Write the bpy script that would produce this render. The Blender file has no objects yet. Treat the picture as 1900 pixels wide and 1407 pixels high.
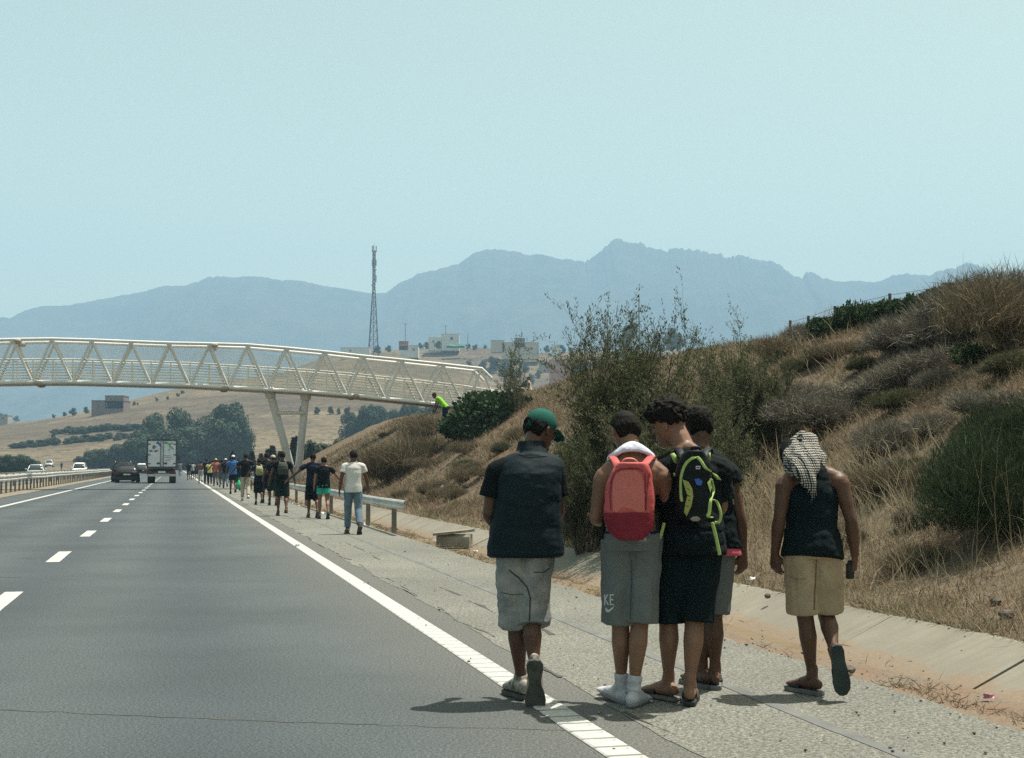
import bpy, bmesh, math, random
import numpy as np
from mathutils import Vector, Matrix

random.seed(7)
rng = np.random.default_rng(11)
SC = bpy.context.scene
COL = SC.collection
rad = math.radians

# ---------------------------------------------------------------- camera
CAM_Z, FPX, HOR = 1.36, 2600.0, 864.0
PITCH = math.atan((HOR - 703.5) / FPX)
cam = bpy.data.objects.new('camera', bpy.data.cameras.new('camera'))
COL.objects.link(cam)
cam.location = (0, 0, CAM_Z)
cam.rotation_euler = (math.pi / 2 + PITCH, 0, 0)
cam.data.sensor_width = 36
cam.data.lens = FPX / 1900 * 36
cam.data.clip_start, cam.data.clip_end = 0.1, 12000
SC.camera = cam

# ---------------------------------------------------------------- sky, sun, exposure
SUN = Vector((0.52, 0.27, 1.65)).normalized()          # direction towards the sun
w = bpy.data.worlds.new('World'); SC.world = w; w.use_nodes = True
nt = w.node_tree; nt.nodes.clear()
sky = nt.nodes.new('ShaderNodeTexSky'); sky.sky_type = 'NISHITA'; sky.sun_disc = False
sky.sun_elevation = math.asin(SUN.z)
sky.sun_rotation = math.atan2(SUN.x, SUN.y)
sky.altitude = 100; sky.air_density = 1.0; sky.dust_density = 2.0; sky.ozone_density = 1.0
bg = nt.nodes.new('ShaderNodeBackground'); bg.inputs[1].default_value = 0.12
wo = nt.nodes.new('ShaderNodeOutputWorld')
tint = nt.nodes.new('ShaderNodeMix'); tint.data_type = 'RGBA'; tint.blend_type = 'MULTIPLY'; tint.inputs[0].default_value = 1
tint.inputs[7].default_value = (1.33, 1.13, .64, 1)            # even tint over the sky, for the greenish cast of the windscreen
nt.links.new(sky.outputs[0], tint.inputs[6]); nt.links.new(tint.outputs[2], bg.inputs[0]); nt.links.new(bg.outputs[0], wo.inputs[0])
sun = bpy.data.objects.new('sun', bpy.data.lights.new('sun', 'SUN'))
COL.objects.link(sun)
sun.data.energy = 5.0; sun.data.angle = rad(0.55); sun.data.color = (1.0, 0.95, 0.86)
sun.rotation_euler = SUN.to_track_quat('Z', 'Y').to_euler()
SC.view_settings.view_transform = 'Standard'; SC.view_settings.look = 'None'
SC.view_settings.exposure = 0.93; SC.view_settings.gamma = 1.0
SC.view_settings.use_curve_mapping = False
SC.render.engine = 'CYCLES'
SC.cycles.use_denoising = False
SC.cycles.max_bounces = 6; SC.cycles.diffuse_bounces = 2; SC.cycles.glossy_bounces = 2
SC.cycles.transparent_max_bounces = 8; SC.cycles.volume_bounces = 0
SC.cycles.sample_clamp_indirect = 4; SC.cycles.sample_clamp_direct = 4

# ---------------------------------------------------------------- helpers
TH = math.atan(0.24)                                    # the road runs 13.5 degrees left of the view
CT, ST = math.cos(TH), math.sin(TH)
RF = Vector((-ST, CT, 0)); UP = Vector((0, 0, 1))
def W(s, t, z=0.0):                                     # along the road, to its right, up -> world
    return Vector((-ST * s + CT * t, CT * s + ST * t, z))
def WN(s, t):
    return -ST * s + CT * t, CT * s + ST * t
def st(X, Y):
    return -ST * X + CT * Y, CT * X + ST * Y
def ray(px, py):
    x, y = (px - 950) / FPX, -(py - 703.5) / FPX
    cp, sp = math.cos(PITCH), math.sin(PITCH)
    return Vector((x, cp - y * sp, sp + y * cp))
def at(px, py, Y):                                      # point of the place seen at that photo pixel, Y metres ahead
    d = ray(px, py); k = Y / d.y
    return Vector((d.x * k, Y, CAM_Z + d.z * k))
def onground(px, py, z=0.0):
    d = ray(px, py); k = (z - CAM_Z) / d.z
    return Vector((d.x * k, d.y * k, z))

def _hash(ix, iy, iz, seed):
    h = (ix * 374761393 + iy * 668265263 + iz * 2147483647 + seed * 1274126177) & 0xFFFFFFFF
    h = ((h ^ (h >> 13)) * 1274126177) & 0xFFFFFFFF
    h = h ^ (h >> 16)
    return (h & 0xFFFF) / 65535.0
def vnoise(p, seed=0):
    p = np.asarray(p, dtype=np.float64)
    i = np.floor(p).astype(np.int64); f = p - i
    f = f * f * (3 - 2 * f)
    r = 0
    for dx in (0, 1):
        for dy in (0, 1):
            for dz in (0, 1):
                wgt = (f[:, 0] if dx else 1 - f[:, 0]) * (f[:, 1] if dy else 1 - f[:, 1]) * (f[:, 2] if dz else 1 - f[:, 2])
                r = r + wgt * _hash(i[:, 0] + dx, i[:, 1] + dy, i[:, 2] + dz, seed)
    return r
def fbm(p, oct=4, seed=0):
    p = np.asarray(p, dtype=np.float64)
    a, s, n = 0.5, 0.0, 0.0
    for k in range(oct):
        s = s + a * (vnoise(p, seed + k) - 0.5); n += a; a *= 0.5; p = p * 2.03 + 7.1
    return s / n                                        # about -0.5 .. 0.5
def sstep(u):
    u = np.clip(u, 0, 1); return u * u * (3 - 2 * u)

def mesh_np(name, V, F):
    """V (n,3), F (m,k) of one face size"""
    V = np.ascontiguousarray(V, dtype=np.float32); F = np.ascontiguousarray(F, dtype=np.int32)
    me = bpy.data.meshes.new(name)
    m, k = F.shape
    me.vertices.add(len(V)); me.vertices.foreach_set('co', V.ravel())
    me.loops.add(m * k); me.loops.foreach_set('vertex_index', F.ravel())
    me.polygons.add(m); me.polygons.foreach_set('loop_start', np.arange(0, m * k, k, dtype=np.int32))
    me.update(calc_edges=True)
    return me
def put(name, me, m=None, parent=None, smooth=False, loc=None):
    if m is not None and not me.materials: me.materials.append(m)
    if smooth: me.polygons.foreach_set('use_smooth', np.ones(len(me.polygons), dtype=bool)); me.update()
    o = bpy.data.objects.new(name, me); COL.objects.link(o)
    if parent is not None: o.parent = parent
    if loc is not None: o.location = loc
    return o
def empty(name, loc=(0, 0, 0), rz=0.0):
    o = bpy.data.objects.new(name, None); COL.objects.link(o)
    o.location = loc; o.rotation_euler = (0, 0, rz); o.empty_display_size = 0.2
    return o
def tag(o, label, cat, group=None):
    o['label'] = label; o['category'] = cat
    if group: o['group'] = group
    return o
def kind(o, k):
    o['kind'] = k; return o
def grid_mesh(name, P):
    """P (a,b,3) -> quads"""
    a, b = P.shape[:2]
    idx = np.arange(a * b).reshape(a, b)
    F = np.stack([idx[:-1, :-1], idx[1:, :-1], idx[1:, 1:], idx[:-1, 1:]], -1).reshape(-1, 4)
    return mesh_np(name, P.reshape(-1, 3), F)

class MB:
    """collects closed shapes, gives one mesh"""
    def __init__(s): s.v = []; s.f = []
    def add(s, V, F):
        n = len(s.v); s.v.extend([tuple(v) for v in V]); s.f.extend([tuple(i + n for i in f) for f in F])
    def box(s, c, h, R=None, taper=1.0):
        V = []
        for z in (-1, 1):
            k = taper if z > 0 else 1.0
            for x, y in ((-1, -1), (1, -1), (1, 1), (-1, 1)):
                p = Vector((x * h[0] * k, y * h[1] * k, z * h[2]))
                V.append((R @ p if R is not None else p) + Vector(c))
        s.add(V, [(3, 2, 1, 0), (4, 5, 6, 7), (0, 1, 5, 4), (1, 2, 6, 5), (2, 3, 7, 6), (3, 0, 4, 7)])
    def rings(s, rings, cap=True):
        n = len(rings[0]); V = [p for r in rings for p in r]; F = []
        for k in range(len(rings) - 1):
            for i in range(n):
                j = (i + 1) % n
                F.append((k * n + i, k * n + j, (k + 1) * n + j, (k + 1) * n + i))
        if cap:
            F.append(tuple(range(n - 1, -1, -1))); F.append(tuple((len(rings) - 1) * n + i for i in range(n)))
        s.add(V, F)
    def tube(s, pts, rads, n=10, side=None, cap='round', sub=1):
        pts = [Vector(p) for p in pts]
        rads = [(r, r) if not isinstance(r, (tuple, list)) else tuple(r) for r in rads]
        if sub > 1 and len(pts) > 2:
            P, Rr = [], []
            for i in range(len(pts) - 1):
                p0 = pts[max(i - 1, 0)]; p1 = pts[i]; p2 = pts[i + 1]; p3 = pts[min(i + 2, len(pts) - 1)]
                for k in range(sub):
                    u = k / sub
                    P.append(0.5 * ((2 * p1) + (p2 - p0) * u + (2 * p0 - 5 * p1 + 4 * p2 - p3) * u * u + (3 * p1 - p0 - 3 * p2 + p3) * u ** 3))
                    v = u * u * (3 - 2 * u)
                    Rr.append(tuple(rads[i][q] * (1 - v) + rads[i + 1][q] * v for q in (0, 1)))
            P.append(pts[-1]); Rr.append(rads[-1]); pts, rads = P, Rr
        if cap == 'round':
            for e in (0, -1):
                d = (pts[0] - pts[1]).normalized() if e == 0 else (pts[-1] - pts[-2]).normalized()
                r = rads[e]; m = min(r)
                ex = [(pts[e] + d * m * 0.5, tuple(q * 0.86 for q in r)), (pts[e] + d * m * 0.86, tuple(q * 0.5 for q in r))]
                for p, q in ex:
                    if e == 0: pts.insert(0, p); rads.insert(0, q)
                    else: pts.append(p); rads.append(q)
        ref = Vector(side) if side is not None else None
        rings = []; prev = None
        for i, p in enumerate(pts):
            d = (pts[min(i + 1, len(pts) - 1)] - pts[max(i - 1, 0)])
            d = d.normalized() if d.length > 1e-9 else Vector((0, 0, 1))
            if ref is None:
                a = prev if prev is not None else (Vector((1, 0, 0)) if abs(d.x) < 0.8 else Vector((0, 1, 0)))
            else: a = ref
            a = (a - d * a.dot(d)); a = a.normalized() if a.length > 1e-6 else d.orthogonal().normalized()
            prev = a; b = d.cross(a)
            rings.append([p + a * rads[i][0] * math.cos(q) + b * rads[i][1] * math.sin(q) for q in [2 * math.pi * k / n for k in range(n)]])
        s.rings(rings)
    def ell(s, c, r, R=None, nu=12, nv=8):
        rings = []
        for k in range(1, nv):
            ph = math.pi * k / nv
            ring = []
            for i in range(nu):
                a = 2 * math.pi * i / nu
                p = Vector((r[0] * math.sin(ph) * math.cos(a), r[1] * math.sin(ph) * math.sin(a), -r[2] * math.cos(ph)))
                ring.append((R @ p if R is not None else p) + Vector(c))
            rings.append(ring)
        s.rings(rings)
    def mesh(s, name):
        me = bpy.data.meshes.new(name); me.from_pydata(s.v, [], s.f); me.update(); return me

_tmp = None
def remesh(me, voxel, smooth=3, fac=0.5):
    """one continuous skin round a union of closed shapes"""
    o = bpy.data.objects.new('remesh', me); COL.objects.link(o)
    m = o.modifiers.new('r', 'REMESH'); m.mode = 'VOXEL'; m.voxel_size = voxel; m.adaptivity = 0
    if smooth:
        k = o.modifiers.new('s', 'SMOOTH'); k.factor = fac; k.iterations = smooth
    dg = bpy.context.evaluated_depsgraph_get()
    out = bpy.data.meshes.new_from_object(o.evaluated_get(dg))
    bpy.data.objects.remove(o)
    out.materials.clear()
    return out
def displace(me, fn, zk=1.0):
    n = len(me.vertices); co = np.empty(n * 3, np.float32); no = np.empty(n * 3, np.float32)
    me.vertices.foreach_get('co', co); me.vertex_normals.foreach_get('vector', no)
    co = co.reshape(-1, 3).astype(np.float64); no = no.reshape(-1, 3)
    no[:, 2] *= zk
    co = co + no * np.asarray(fn(co))[:, None]
    me.vertices.foreach_set('co', co.astype(np.float32).ravel()); me.update()

# ---------------------------------------------------------------- materials
class NT:
    def __init__(s, name):
        s.m = bpy.data.materials.new(name); s.m.use_nodes = True
        s.t = s.m.node_tree; s.t.nodes.clear()
        s.out = s.n('ShaderNodeOutputMaterial'); s.b = s.n('ShaderNodeBsdfPrincipled')
        s.l(s.b.outputs[0], s.out.inputs[0])
    def n(s, ty, **kw):
        x = s.t.nodes.new(ty)
        for k, v in kw.items(): setattr(x, k, v)
        return x
    def l(s, a, b): s.t.links.new(a, b)
    def coord(s, which='Object', scale=(1, 1, 1)):
        c = s.n('ShaderNodeTexCoord'); m = s.n('ShaderNodeMapping'); m.inputs['Scale'].default_value = scale
        s.l(c.outputs[which], m.inputs[0]); return m.outputs[0]
    def noise(s, vec, scale, detail=4, rough=0.55):
        x = s.n('ShaderNodeTexNoise'); x.inputs['Scale'].default_value = scale; x.inputs['Detail'].default_value = detail
        x.inputs['Roughness'].default_value = rough; s.l(vec, x.inputs['Vector']); return x.outputs['Fac']
    def ramp(s, fac, stops):
        r = s.n('ShaderNodeValToRGB'); e = r.color_ramp.elements
        while len(e) < len(stops): e.new(0.5)
        for q, (p, c) in zip(e, stops):
            q.position = p; q.color = (*c, 1) if len(c) == 3 else c
        s.l(fac, r.inputs[0]); return r.outputs[0]
    def mix(s, fac, a, b, mode='MIX'):
        x = s.n('ShaderNodeMix', data_type='RGBA', blend_type=mode)
        for sock, v in ((x.inputs[0], fac), (x.inputs[6], a), (x.inputs[7], b)):
            if hasattr(v, 'is_output') or isinstance(v, bpy.types.NodeSocket): s.l(v, sock)
            else: sock.default_value = v if not isinstance(v, tuple) else ((*v, 1) if len(v) == 3 else v)
        return x.outputs[2]
    def math(s, op, a, b=0.0):
        x = s.n('ShaderNodeMath', operation=op)
        for sock, v in ((x.inputs[0], a), (x.inputs[1], b)):
            if isinstance(v, bpy.types.NodeSocket): s.l(v, sock)
            else: sock.default_value = v
        return x.outputs[0]
    def bump(s, h, strength=0.3, dist=0.01):
        x = s.n('ShaderNodeBump'); x.inputs['Strength'].default_value = strength; x.inputs['Distance'].default_value = dist
        s.l(h, x.inputs['Height']); s.l(x.outputs[0], s.b.inputs['Normal'])
    def set(s, **kw):
        for k, v in kw.items():
            sk = s.b.inputs[k]
            if isinstance(v, bpy.types.NodeSocket): s.l(v, sk)
            else: sk.default_value = (*v, 1) if isinstance(v, tuple) and len(v) == 3 and sk.type == 'RGBA' else v
        return s
def cm(c, k): return tuple(min(1, q * k) for q in c)
def pmat(name, c, var=0.25, scale=6.0, rough=0.8, bump=0.0, bscale=80.0, bdist=0.004, metallic=0.0, spec=0.3, detail=5, c2=None, stretch=(1, 1, 1)):
    t = NT(name); v = t.coord('Object', stretch)
    f = t.noise(v, scale, detail)
    col = t.ramp(f, [(0.3, cm(c, 1 - var)), (0.72, c2 or cm(c, 1 + var))])
    t.set(**{'Base Color': col, 'Roughness': rough, 'Metallic': metallic, 'Specular IOR Level': spec})
    if bump: t.bump(t.noise(v, bscale, 3), bump, bdist)
    return t.m
def leafmat(name, cols, trans=0.25, rough=0.7):
    t = NT(name); g = t.n('ShaderNodeNewGeometry')
    n = len(cols)
    col = t.ramp(g.outputs['Random Per Island'], [(i / max(1, n - 1), c) for i, c in enumerate(cols)])
    t.set(**{'Base Color': col, 'Roughness': rough, 'Specular IOR Level': 0.2})
    if trans:
        tr = t.n('ShaderNodeBsdfTranslucent'); t.l(col, tr.inputs[0])
        mx = t.n('ShaderNodeMixShader'); mx.inputs[0].default_value = trans
        t.l(t.b.outputs[0], mx.inputs[1]); t.l(tr.outputs[0], mx.inputs[2]); t.l(mx.outputs[0], t.out.inputs[0])
    return t.m

# ---------------------------------------------------------------- terrain
BT = [-60, 5.2, 5.6, 6.5, 7.5, 9.0, 11.0, 13.0, 14.5, 17.0, 25.0, 45.0, 80.0]
BZ = [-.05, .15, .17, .27, .62, 1.55, 2.75, 3.85, 4.5, 4.9, 5.1, 5.0, 4.2]
def bank(s, t):
    s = np.asarray(s, float); t = np.asarray(t, float)
    z = np.interp(t, BT, BZ)
    up = 1.0 - sstep((s - 92) / 70.0)
    near = 1.0 + 0.10 * sstep((30 - s) / 20.0)
    n = fbm(np.stack([s * 0.13, t * 0.13, s * 0], -1).reshape(-1, 3), 3, 5).reshape(s.shape) * 1.1
    n2 = fbm(np.stack([s * 0.9, t * 0.9, s * 0], -1).reshape(-1, 3), 3, 9).reshape(s.shape) * 0.22
    k = sstep((t - 5.4) / 4.0)
    return .12 + (z - .12) * up * near + n * k * up + n2 * sstep((t - 5.4) / 1.2)
def bankz(X, Y):
    s, t = st(X, Y); return float(bank(np.array([s]), np.array([t]))[0])
def hit(px, py):
    """where the line of sight of a photo pixel meets the bank"""
    d = ray(px, py); k = np.linspace(6, 110, 2100)
    X, Y, Z = d.x * k, d.y * k, CAM_Z + d.z * k
    s, t = st(X, Y)
    b = bank(s, t); ok = np.nonzero((Z < b) & (t > 5.3))[0]
    if len(ok) == 0: return None
    i = ok[0]; return Vector((X[i], Y[i], b[i]))

R1, R2 = 640.0, 910.0
H1 = [(-1500, 810), (-600, 800), (-200, 796), (0, 784), (90, 776), (180, 757), (300, 728), (370, 715), (450, 700), (560, 684), (600, 672), (640, 664), (700, 662), (760, 668), (850, 690), (950, 720), (1100, 760), (1300, 790), (2600, 800)]
H2 = [(-600, 830), (300, 800), (400, 760), (500, 700), (600, 662), (640, 653), (700, 650), (760, 650), (850, 647), (900, 645), (1000, 655), (1080, 653), (1200, 652), (1300, 648), (1400, 655), (1600, 690), (1900, 730), (2600, 780)]
def _ridge(H, R):
    return np.array([(p - 950) / FPX * R for p, _ in H]), np.array([CAM_Z + (HOR - q) / FPX * R for _, q in H])
X1, Z1 = _ridge(H1, R1); X2, Z2 = _ridge(H2, R2)
def hill(X, Y):
    X = np.asarray(X, float); Y = np.asarray(Y, float)
    s_, t_ = st(X, Y)
    h1 = np.interp(X, X1, Z1) * np.where(Y < R1, np.clip((Y - 395) / (R1 - 395), 0, 1) ** 1.15, 1 - 0.35 * sstep((Y - R1) / 170))
    h2 = np.interp(X, X2, Z2) * np.where(Y < R2, np.clip((Y - 650) / (R2 - 650), 0, 1) ** 1.1, 1 - 0.5 * sstep((Y - R2) / 280))
    z = np.maximum(h1, h2)
    n = fbm(np.stack([X * 0.02, Y * 0.02, X * 0], -1).reshape(-1, 3), 4, 3).reshape(X.shape) * 3.0
    return z + n * np.clip(z / 12, 0, 1) * np.clip((R1 + R2) / 2 / np.maximum(Y, 1), .5, 1) - 0.06
def hillz(X, Y): return float(hill(np.array([X]), np.array([Y]))[0])

def hithill(px, py):
    d = ray(px, py); k = np.linspace(396, 900, 1400); X, Y, Z = d.x * k, d.y * k, CAM_Z + d.z * k
    ok = np.nonzero(Z < hill(X, Y))[0]
    return None if len(ok) == 0 else Vector((X[ok[0]], Y[ok[0]], hillz(X[ok[0]], Y[ok[0]])))

# ---------------------------------------------------------------- ground materials
def m_ground():
    t = NT('dry_ground'); v = t.coord('Object')
    a = t.noise(v, 0.25, 6, .6); b = t.noise(v, 6.0, 6, .65); c = t.noise(v, 60, 3)
    base = t.ramp(b, [(0.3, (.080, .063, .043)), (.55, (.130, .104, .072)), (.75, (.185, .15, .108))])
    red = t.ramp(b, [(0.3, (.085, .058, .038)), (.7, (.15, .105, .070))])
    col = t.mix(t.ramp(a, [(.45, (0, 0, 0)), (.6, (1, 1, 1))]), base, red)
    t.set(**{'Base Color': col, 'Roughness': .95, 'Specular IOR Level': .1}); t.bump(t.mix(.5, b, c), .7, .05)
    return t.m
def m_hill():
    t = NT('hill_fields'); v = t.coord('Object', (1, 1.0, 3.0)); v2 = t.coord('Object', (.35, 1, 4))
    a = t.noise(v, .012, 5, .6); b = t.noise(v2, .07, 9, .78); c = t.noise(v, .35, 5, .7)
    straw = t.ramp(b, [(.32, (.070, .056, .038)), (.5, (.132, .105, .069)), (.68, (.19, .155, .103))])
    fallow = t.ramp(b, [(.32, (.060, .048, .036)), (.68, (.125, .098, .072))])
    col = t.mix(t.ramp(a, [(.47, (0, 0, 0)), (.53, (1, 1, 1))]), straw, fallow)
    col = t.mix(t.ramp(c, [(.53, (0, 0, 0)), (.62, (.85, .85, .85))]), col, (.042, .046, .032))
    t.set(**{'Base Color': col, 'Roughness': .95, 'Specular IOR Level': .05})
    return t.m
M_GROUND, M_HILL = m_ground(), m_hill()

# base ground sheet, to the horizon
kind(put('ground', grid_mesh('ground', np.stack(np.meshgrid(np.linspace(-5400, 5400, 41), np.linspace(-60, 5450, 31), [-0.10], indexing='ij'), -1)[:, :, 0, :]), M_HILL), 'structure')
# bank to the right of the road, with the cutting's slope
sv = np.concatenate([np.arange(-14, 30, .28), np.arange(30, 60, .5), np.arange(60, 185, 1.1)])
tv = np.concatenate([np.concatenate([[5.53, 5.60], np.arange(5.66, 16, .25)]), np.arange(16, 30, .7), np.arange(30, 82, 2.5)])
S_, T_ = np.meshgrid(sv, tv, indexing='ij'); Xb, Yb = WN(S_, T_)
Zb = bank(S_, T_); Zb[:, 0] = -.2; Zb[:, 1] = np.minimum(Zb[:, 1], .155)
kind(put('terrain', grid_mesh('terrain', np.stack([Xb, Yb, Zb], -1)), M_GROUND, smooth=True), 'structure')
# far hills with fields
xv = np.linspace(-780, 640, 230); yv = np.linspace(385, 1300, 170)
Xh, Yh = np.meshgrid(xv, yv, indexing='ij')
kind(put('hill', grid_mesh('hill', np.stack([Xh, Yh, hill(Xh, Yh)], -1)), M_HILL, smooth=True), 'structure')

# ---------------------------------------------------------------- mountains
def mountains():
    sk = [(-700, 610), (-400, 590), (-200, 585), (-60, 590), (0, 588), (15, 590), (40, 575), (70, 568), (120, 566), (175, 556), (250, 542), (300, 530), (340, 528), (375, 516), (420, 511), (470, 510), (510, 517), (560, 521), (610, 530), (650, 537), (685, 543), (715, 542), (735, 528), (770, 508), (800, 500), (850, 488), (870, 472), (900, 461), (920, 458), (945, 465), (985, 470), (1020, 475), (1060, 481), (1085, 485), (1115, 466), (1130, 450), (1150, 437), (1165, 447), (1190, 448), (1205, 458), (1230, 464), (1270, 460), (1310, 464), (1340, 470), (1350, 478), (1370, 473), (1400, 477), (1440, 484), (1460, 496), (1475, 508), (1492, 513), (1500, 502), (1515, 502), (1530, 515), (1560, 521), (1600, 519), (1630, 521), (1660, 512), (1690, 505), (1730, 509), (1750, 503), (1800, 487), (1815, 490), (1850, 500), (1950, 500), (2100, 520), (2400, 560), (2800, 600)]
    R = 4400.0
    px = np.linspace(-700, 2800, 1700)
    py = np.interp(px, [p for p, _ in sk], [q for _, q in sk])
    jag = fbm(np.stack([px * .05, px * 0, px * 0], -1), 5, 21) * 9 + fbm(np.stack([px * .22, px * 0 + 3, px * 0], -1), 3, 8) * (4 + 7 * np.exp(-((px - 1300) / 190.0) ** 2))
    py = py + jag * np.clip((560 - py) / 60, .3, 1)
    X = (px - 950) / FPX * R; Z = CAM_Z + (HOR - py) / FPX * R
    rows = []
    us = np.concatenate([np.linspace(-.25, 0, 4)[:-1], np.linspace(0, 1, 44)])
    for u in us:
        if u < 0: rows.append(np.stack([X, np.full_like(X, R - u * 2300), Z * (1 + u * 2.4)], -1)); continue
        y = R - u * 1700
        p = np.stack([X * .0024, np.full_like(X, y * .0019), X * 0], -1)
        rid = np.abs(fbm(p, 5, 33)) * 2
        z = Z * (1 - u) ** 1.25 * (1 - .55 * rid * np.sin(math.pi * min(1, u * 1.15)) ** .8 if u < .87 else 1)
        rows.append(np.stack([X * (1 - .05 * u), np.full_like(X, y) + fbm(p * 2, 3, 4) * 170 * min(1, u * 4), z - 0.2], -1))
    t = NT('mountain_rock'); v = t.coord('Object'); a = t.noise(v, .004, 8, .65); b = t.noise(v, .02, 5, .7)
    col = t.mix(t.ramp(b, [(.45, (0, 0, 0)), (.62, (1, 1, 1))]), t.ramp(a, [(.35, (.022, .028, .02)), (.65, (.045, .045, .036))]), (.055, .055, .05))
    t.set(**{'Base Color': col, 'Roughness': 1.0, 'Specular IOR Level': 0.0})
    me = grid_mesh('mountain', np.array(rows).transpose(1, 0, 2)[:, ::-1])
    kind(put('mountain', me, t.m, smooth=True), 'structure')
mountains()

# ---------------------------------------------------------------- air
def air():
    mb = MB(); mb.box((0, 2350, 418), (5600, 3150, 423))
    t = bpy.data.materials.new('haze'); t.use_nodes = True; n = t.node_tree; n.nodes.clear()
    v = n.nodes.new('ShaderNodeVolumePrincipled'); o = n.nodes.new('ShaderNodeOutputMaterial')
    v.inputs['Color'].default_value = (.44, .72, 1.0, 1); v.inputs['Density'].default_value = HAZE
    v.inputs['Anisotropy'].default_value = 0.0
    n.links.new(v.outputs[0], o.inputs['Volume'])
    t.volume_intersection_method = 'ACCURATE' if hasattr(t, 'volume_intersection_method') else None
    h = put('haze', mb.mesh('haze'), t); kind(h, 'stuff')
HAZE = 0.00031
try: air()
except Exception as e: print('haze', e)
# ---------------------------------------------------------------- road surfaces
def m_asphalt(name, c, grain, light, patch=0.12, ax=None):
    t = NT(name); v = t.coord('Object')
    a = t.noise(v, .35, 4, .6); g = t.noise(v, grain, 3, .7); g2 = t.noise(v, grain * 3.1, 2, .6)
    vo = t.n('ShaderNodeTexVoronoi'); vo.inputs['Scale'].default_value = grain * 1.3; t.l(v, vo.inputs['Vector'])
    base = t.ramp(a, [(.3, cm(c, 1 - patch)), (.7, cm(c, 1 + patch))])
    gr = t.ramp(t.mix(.5, g, g2), [(.36, (.22, .22, .21)), (.5, (1, 1, 1)), (.64, (light, light, light * .96))])
    col = t.mix(1.0, base, gr, 'MULTIPLY')
    if ax:                                                # wheel tracks and oil strip run along the road
        sx = t.n('ShaderNodeSeparateXYZ'); t.l(t.coord('Object'), sx.inputs[0])
        d = t.math('ADD', t.math('MULTIPLY', sx.outputs[0], CT), t.math('MULTIPLY', sx.outputs[1], ST))
        wv = t.math('SINE', t.math('MULTIPLY', t.math('ADD', d, ax), 2 * math.pi / 1.85))
        col = t.mix(t.math('MULTIPLY', t.math('ADD', wv, 1.0), .5), col, t.mix(1.0, col, (.79, .81, .85), 'MULTIPLY'))
        du = t.n('ShaderNodeMapRange'); du.inputs[1].default_value = 1.3; du.inputs[2].default_value = 2.5; t.l(t.math('ADD', d, t.math('MULTIPLY', a, .5)), du.inputs[0])
        col = t.mix(t.math('MULTIPLY', du.outputs[0], .8), col, t.mix(1.0, (.098, .098, .088), gr, 'MULTIPLY'))
    t.set(**{'Base Color': col, 'Roughness': .86, 'Specular IOR Level': .25})
    t.bump(t.mix(.6, g, vo.outputs['Distance']), .35, .005)
    return t.m
M_ASPH = m_asphalt('asphalt', (.053, .064, .068), 60, 2.2, .17, .3)
M_SHOU = m_asphalt('rough_chip_seal', (.120, .121, .106), 42, 2.2, .18)
M_TAR = pmat('tar_seal', (.115, .120, .115), .25, 3, .8, .2, 60)
M_CRACK = pmat('crack', (.06, .058, .05), .4, 2, .9)
def m_paint():
    t = NT('road_paint'); v = t.coord('Object')
    f = t.noise(v, 7, 6, .7); g = t.noise(v, 45, 3, .7)
    col = t.mix(t.ramp(t.mix(.5, f, g), [(.37, (1, 1, 1)), (.46, (0, 0, 0))]), t.ramp(f, [(.3, (.32, .33, .31)), (.7, (.43, .44, .415))]), (.17, .17, .16))
    t.set(**{'Base Color': col, 'Roughness': .75}); t.bump(g, .3, .004); return t.m
M_PAINT = m_paint(); M_PAINTD = pmat('worn_road_paint', (.14, .14, .13), .3, 9, .8)
def strip(name, s0, s1, t0, t1, z, m, ds=4.0, parent=None, wob=0.0, wf=1.0, seed=1, kd=None):
    n = max(2, int((s1 - s0) / ds) + 1); s = np.linspace(s0, s1, n)
    e = wob * fbm(np.stack([s * wf, s * 0, s * 0], -1), 4, seed) * 2
    e2 = wob * fbm(np.stack([s * wf, s * 0 + 9, s * 0], -1), 4, seed + 3) * 2
    c = wob * 2.5 * fbm(np.stack([s * wf * .3, s * 0 + 5, s * 0], -1), 3, seed + 5)
    P = []
    for tt, ee in ((t0, e), (t1, e2)):
        x, y = WN(s, tt + ee + c); P.append(np.stack([x, y, np.full_like(x, z)], -1))
    me = grid_mesh(name, np.array(P)); me.flip_normals() if me.polygons[0].normal.z < 0 else None
    o = put(name, me, m, parent)
    if kd: kind(o, kd)
    return o
road = strip('road', -14, 400, -7.2, 2.45, 0.0, M_ASPH, kd='structure')
road_b = strip('road', -14, 400, -21.5, -11.3, 0.004, M_ASPH, kd='structure')
shoulder = strip('shoulder', -14, 390, 2.42, 4.26, 0.003, M_SHOU, .06, wob=.035, wf=3.3, kd='structure')
M_DIRT = pmat('median_dirt', (.17, .145, .105), .3, 1.2, .95, .6, 20, .03)
strip('verge', -14, 400, -11.4, -7.1, 0.006, M_DIRT, .6, wob=.08, wf=1, kd='structure')
strip('verge', -14, 400, -28, -21.4, 0.006, M_DIRT, 2, wob=.3, kd='structure')
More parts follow.
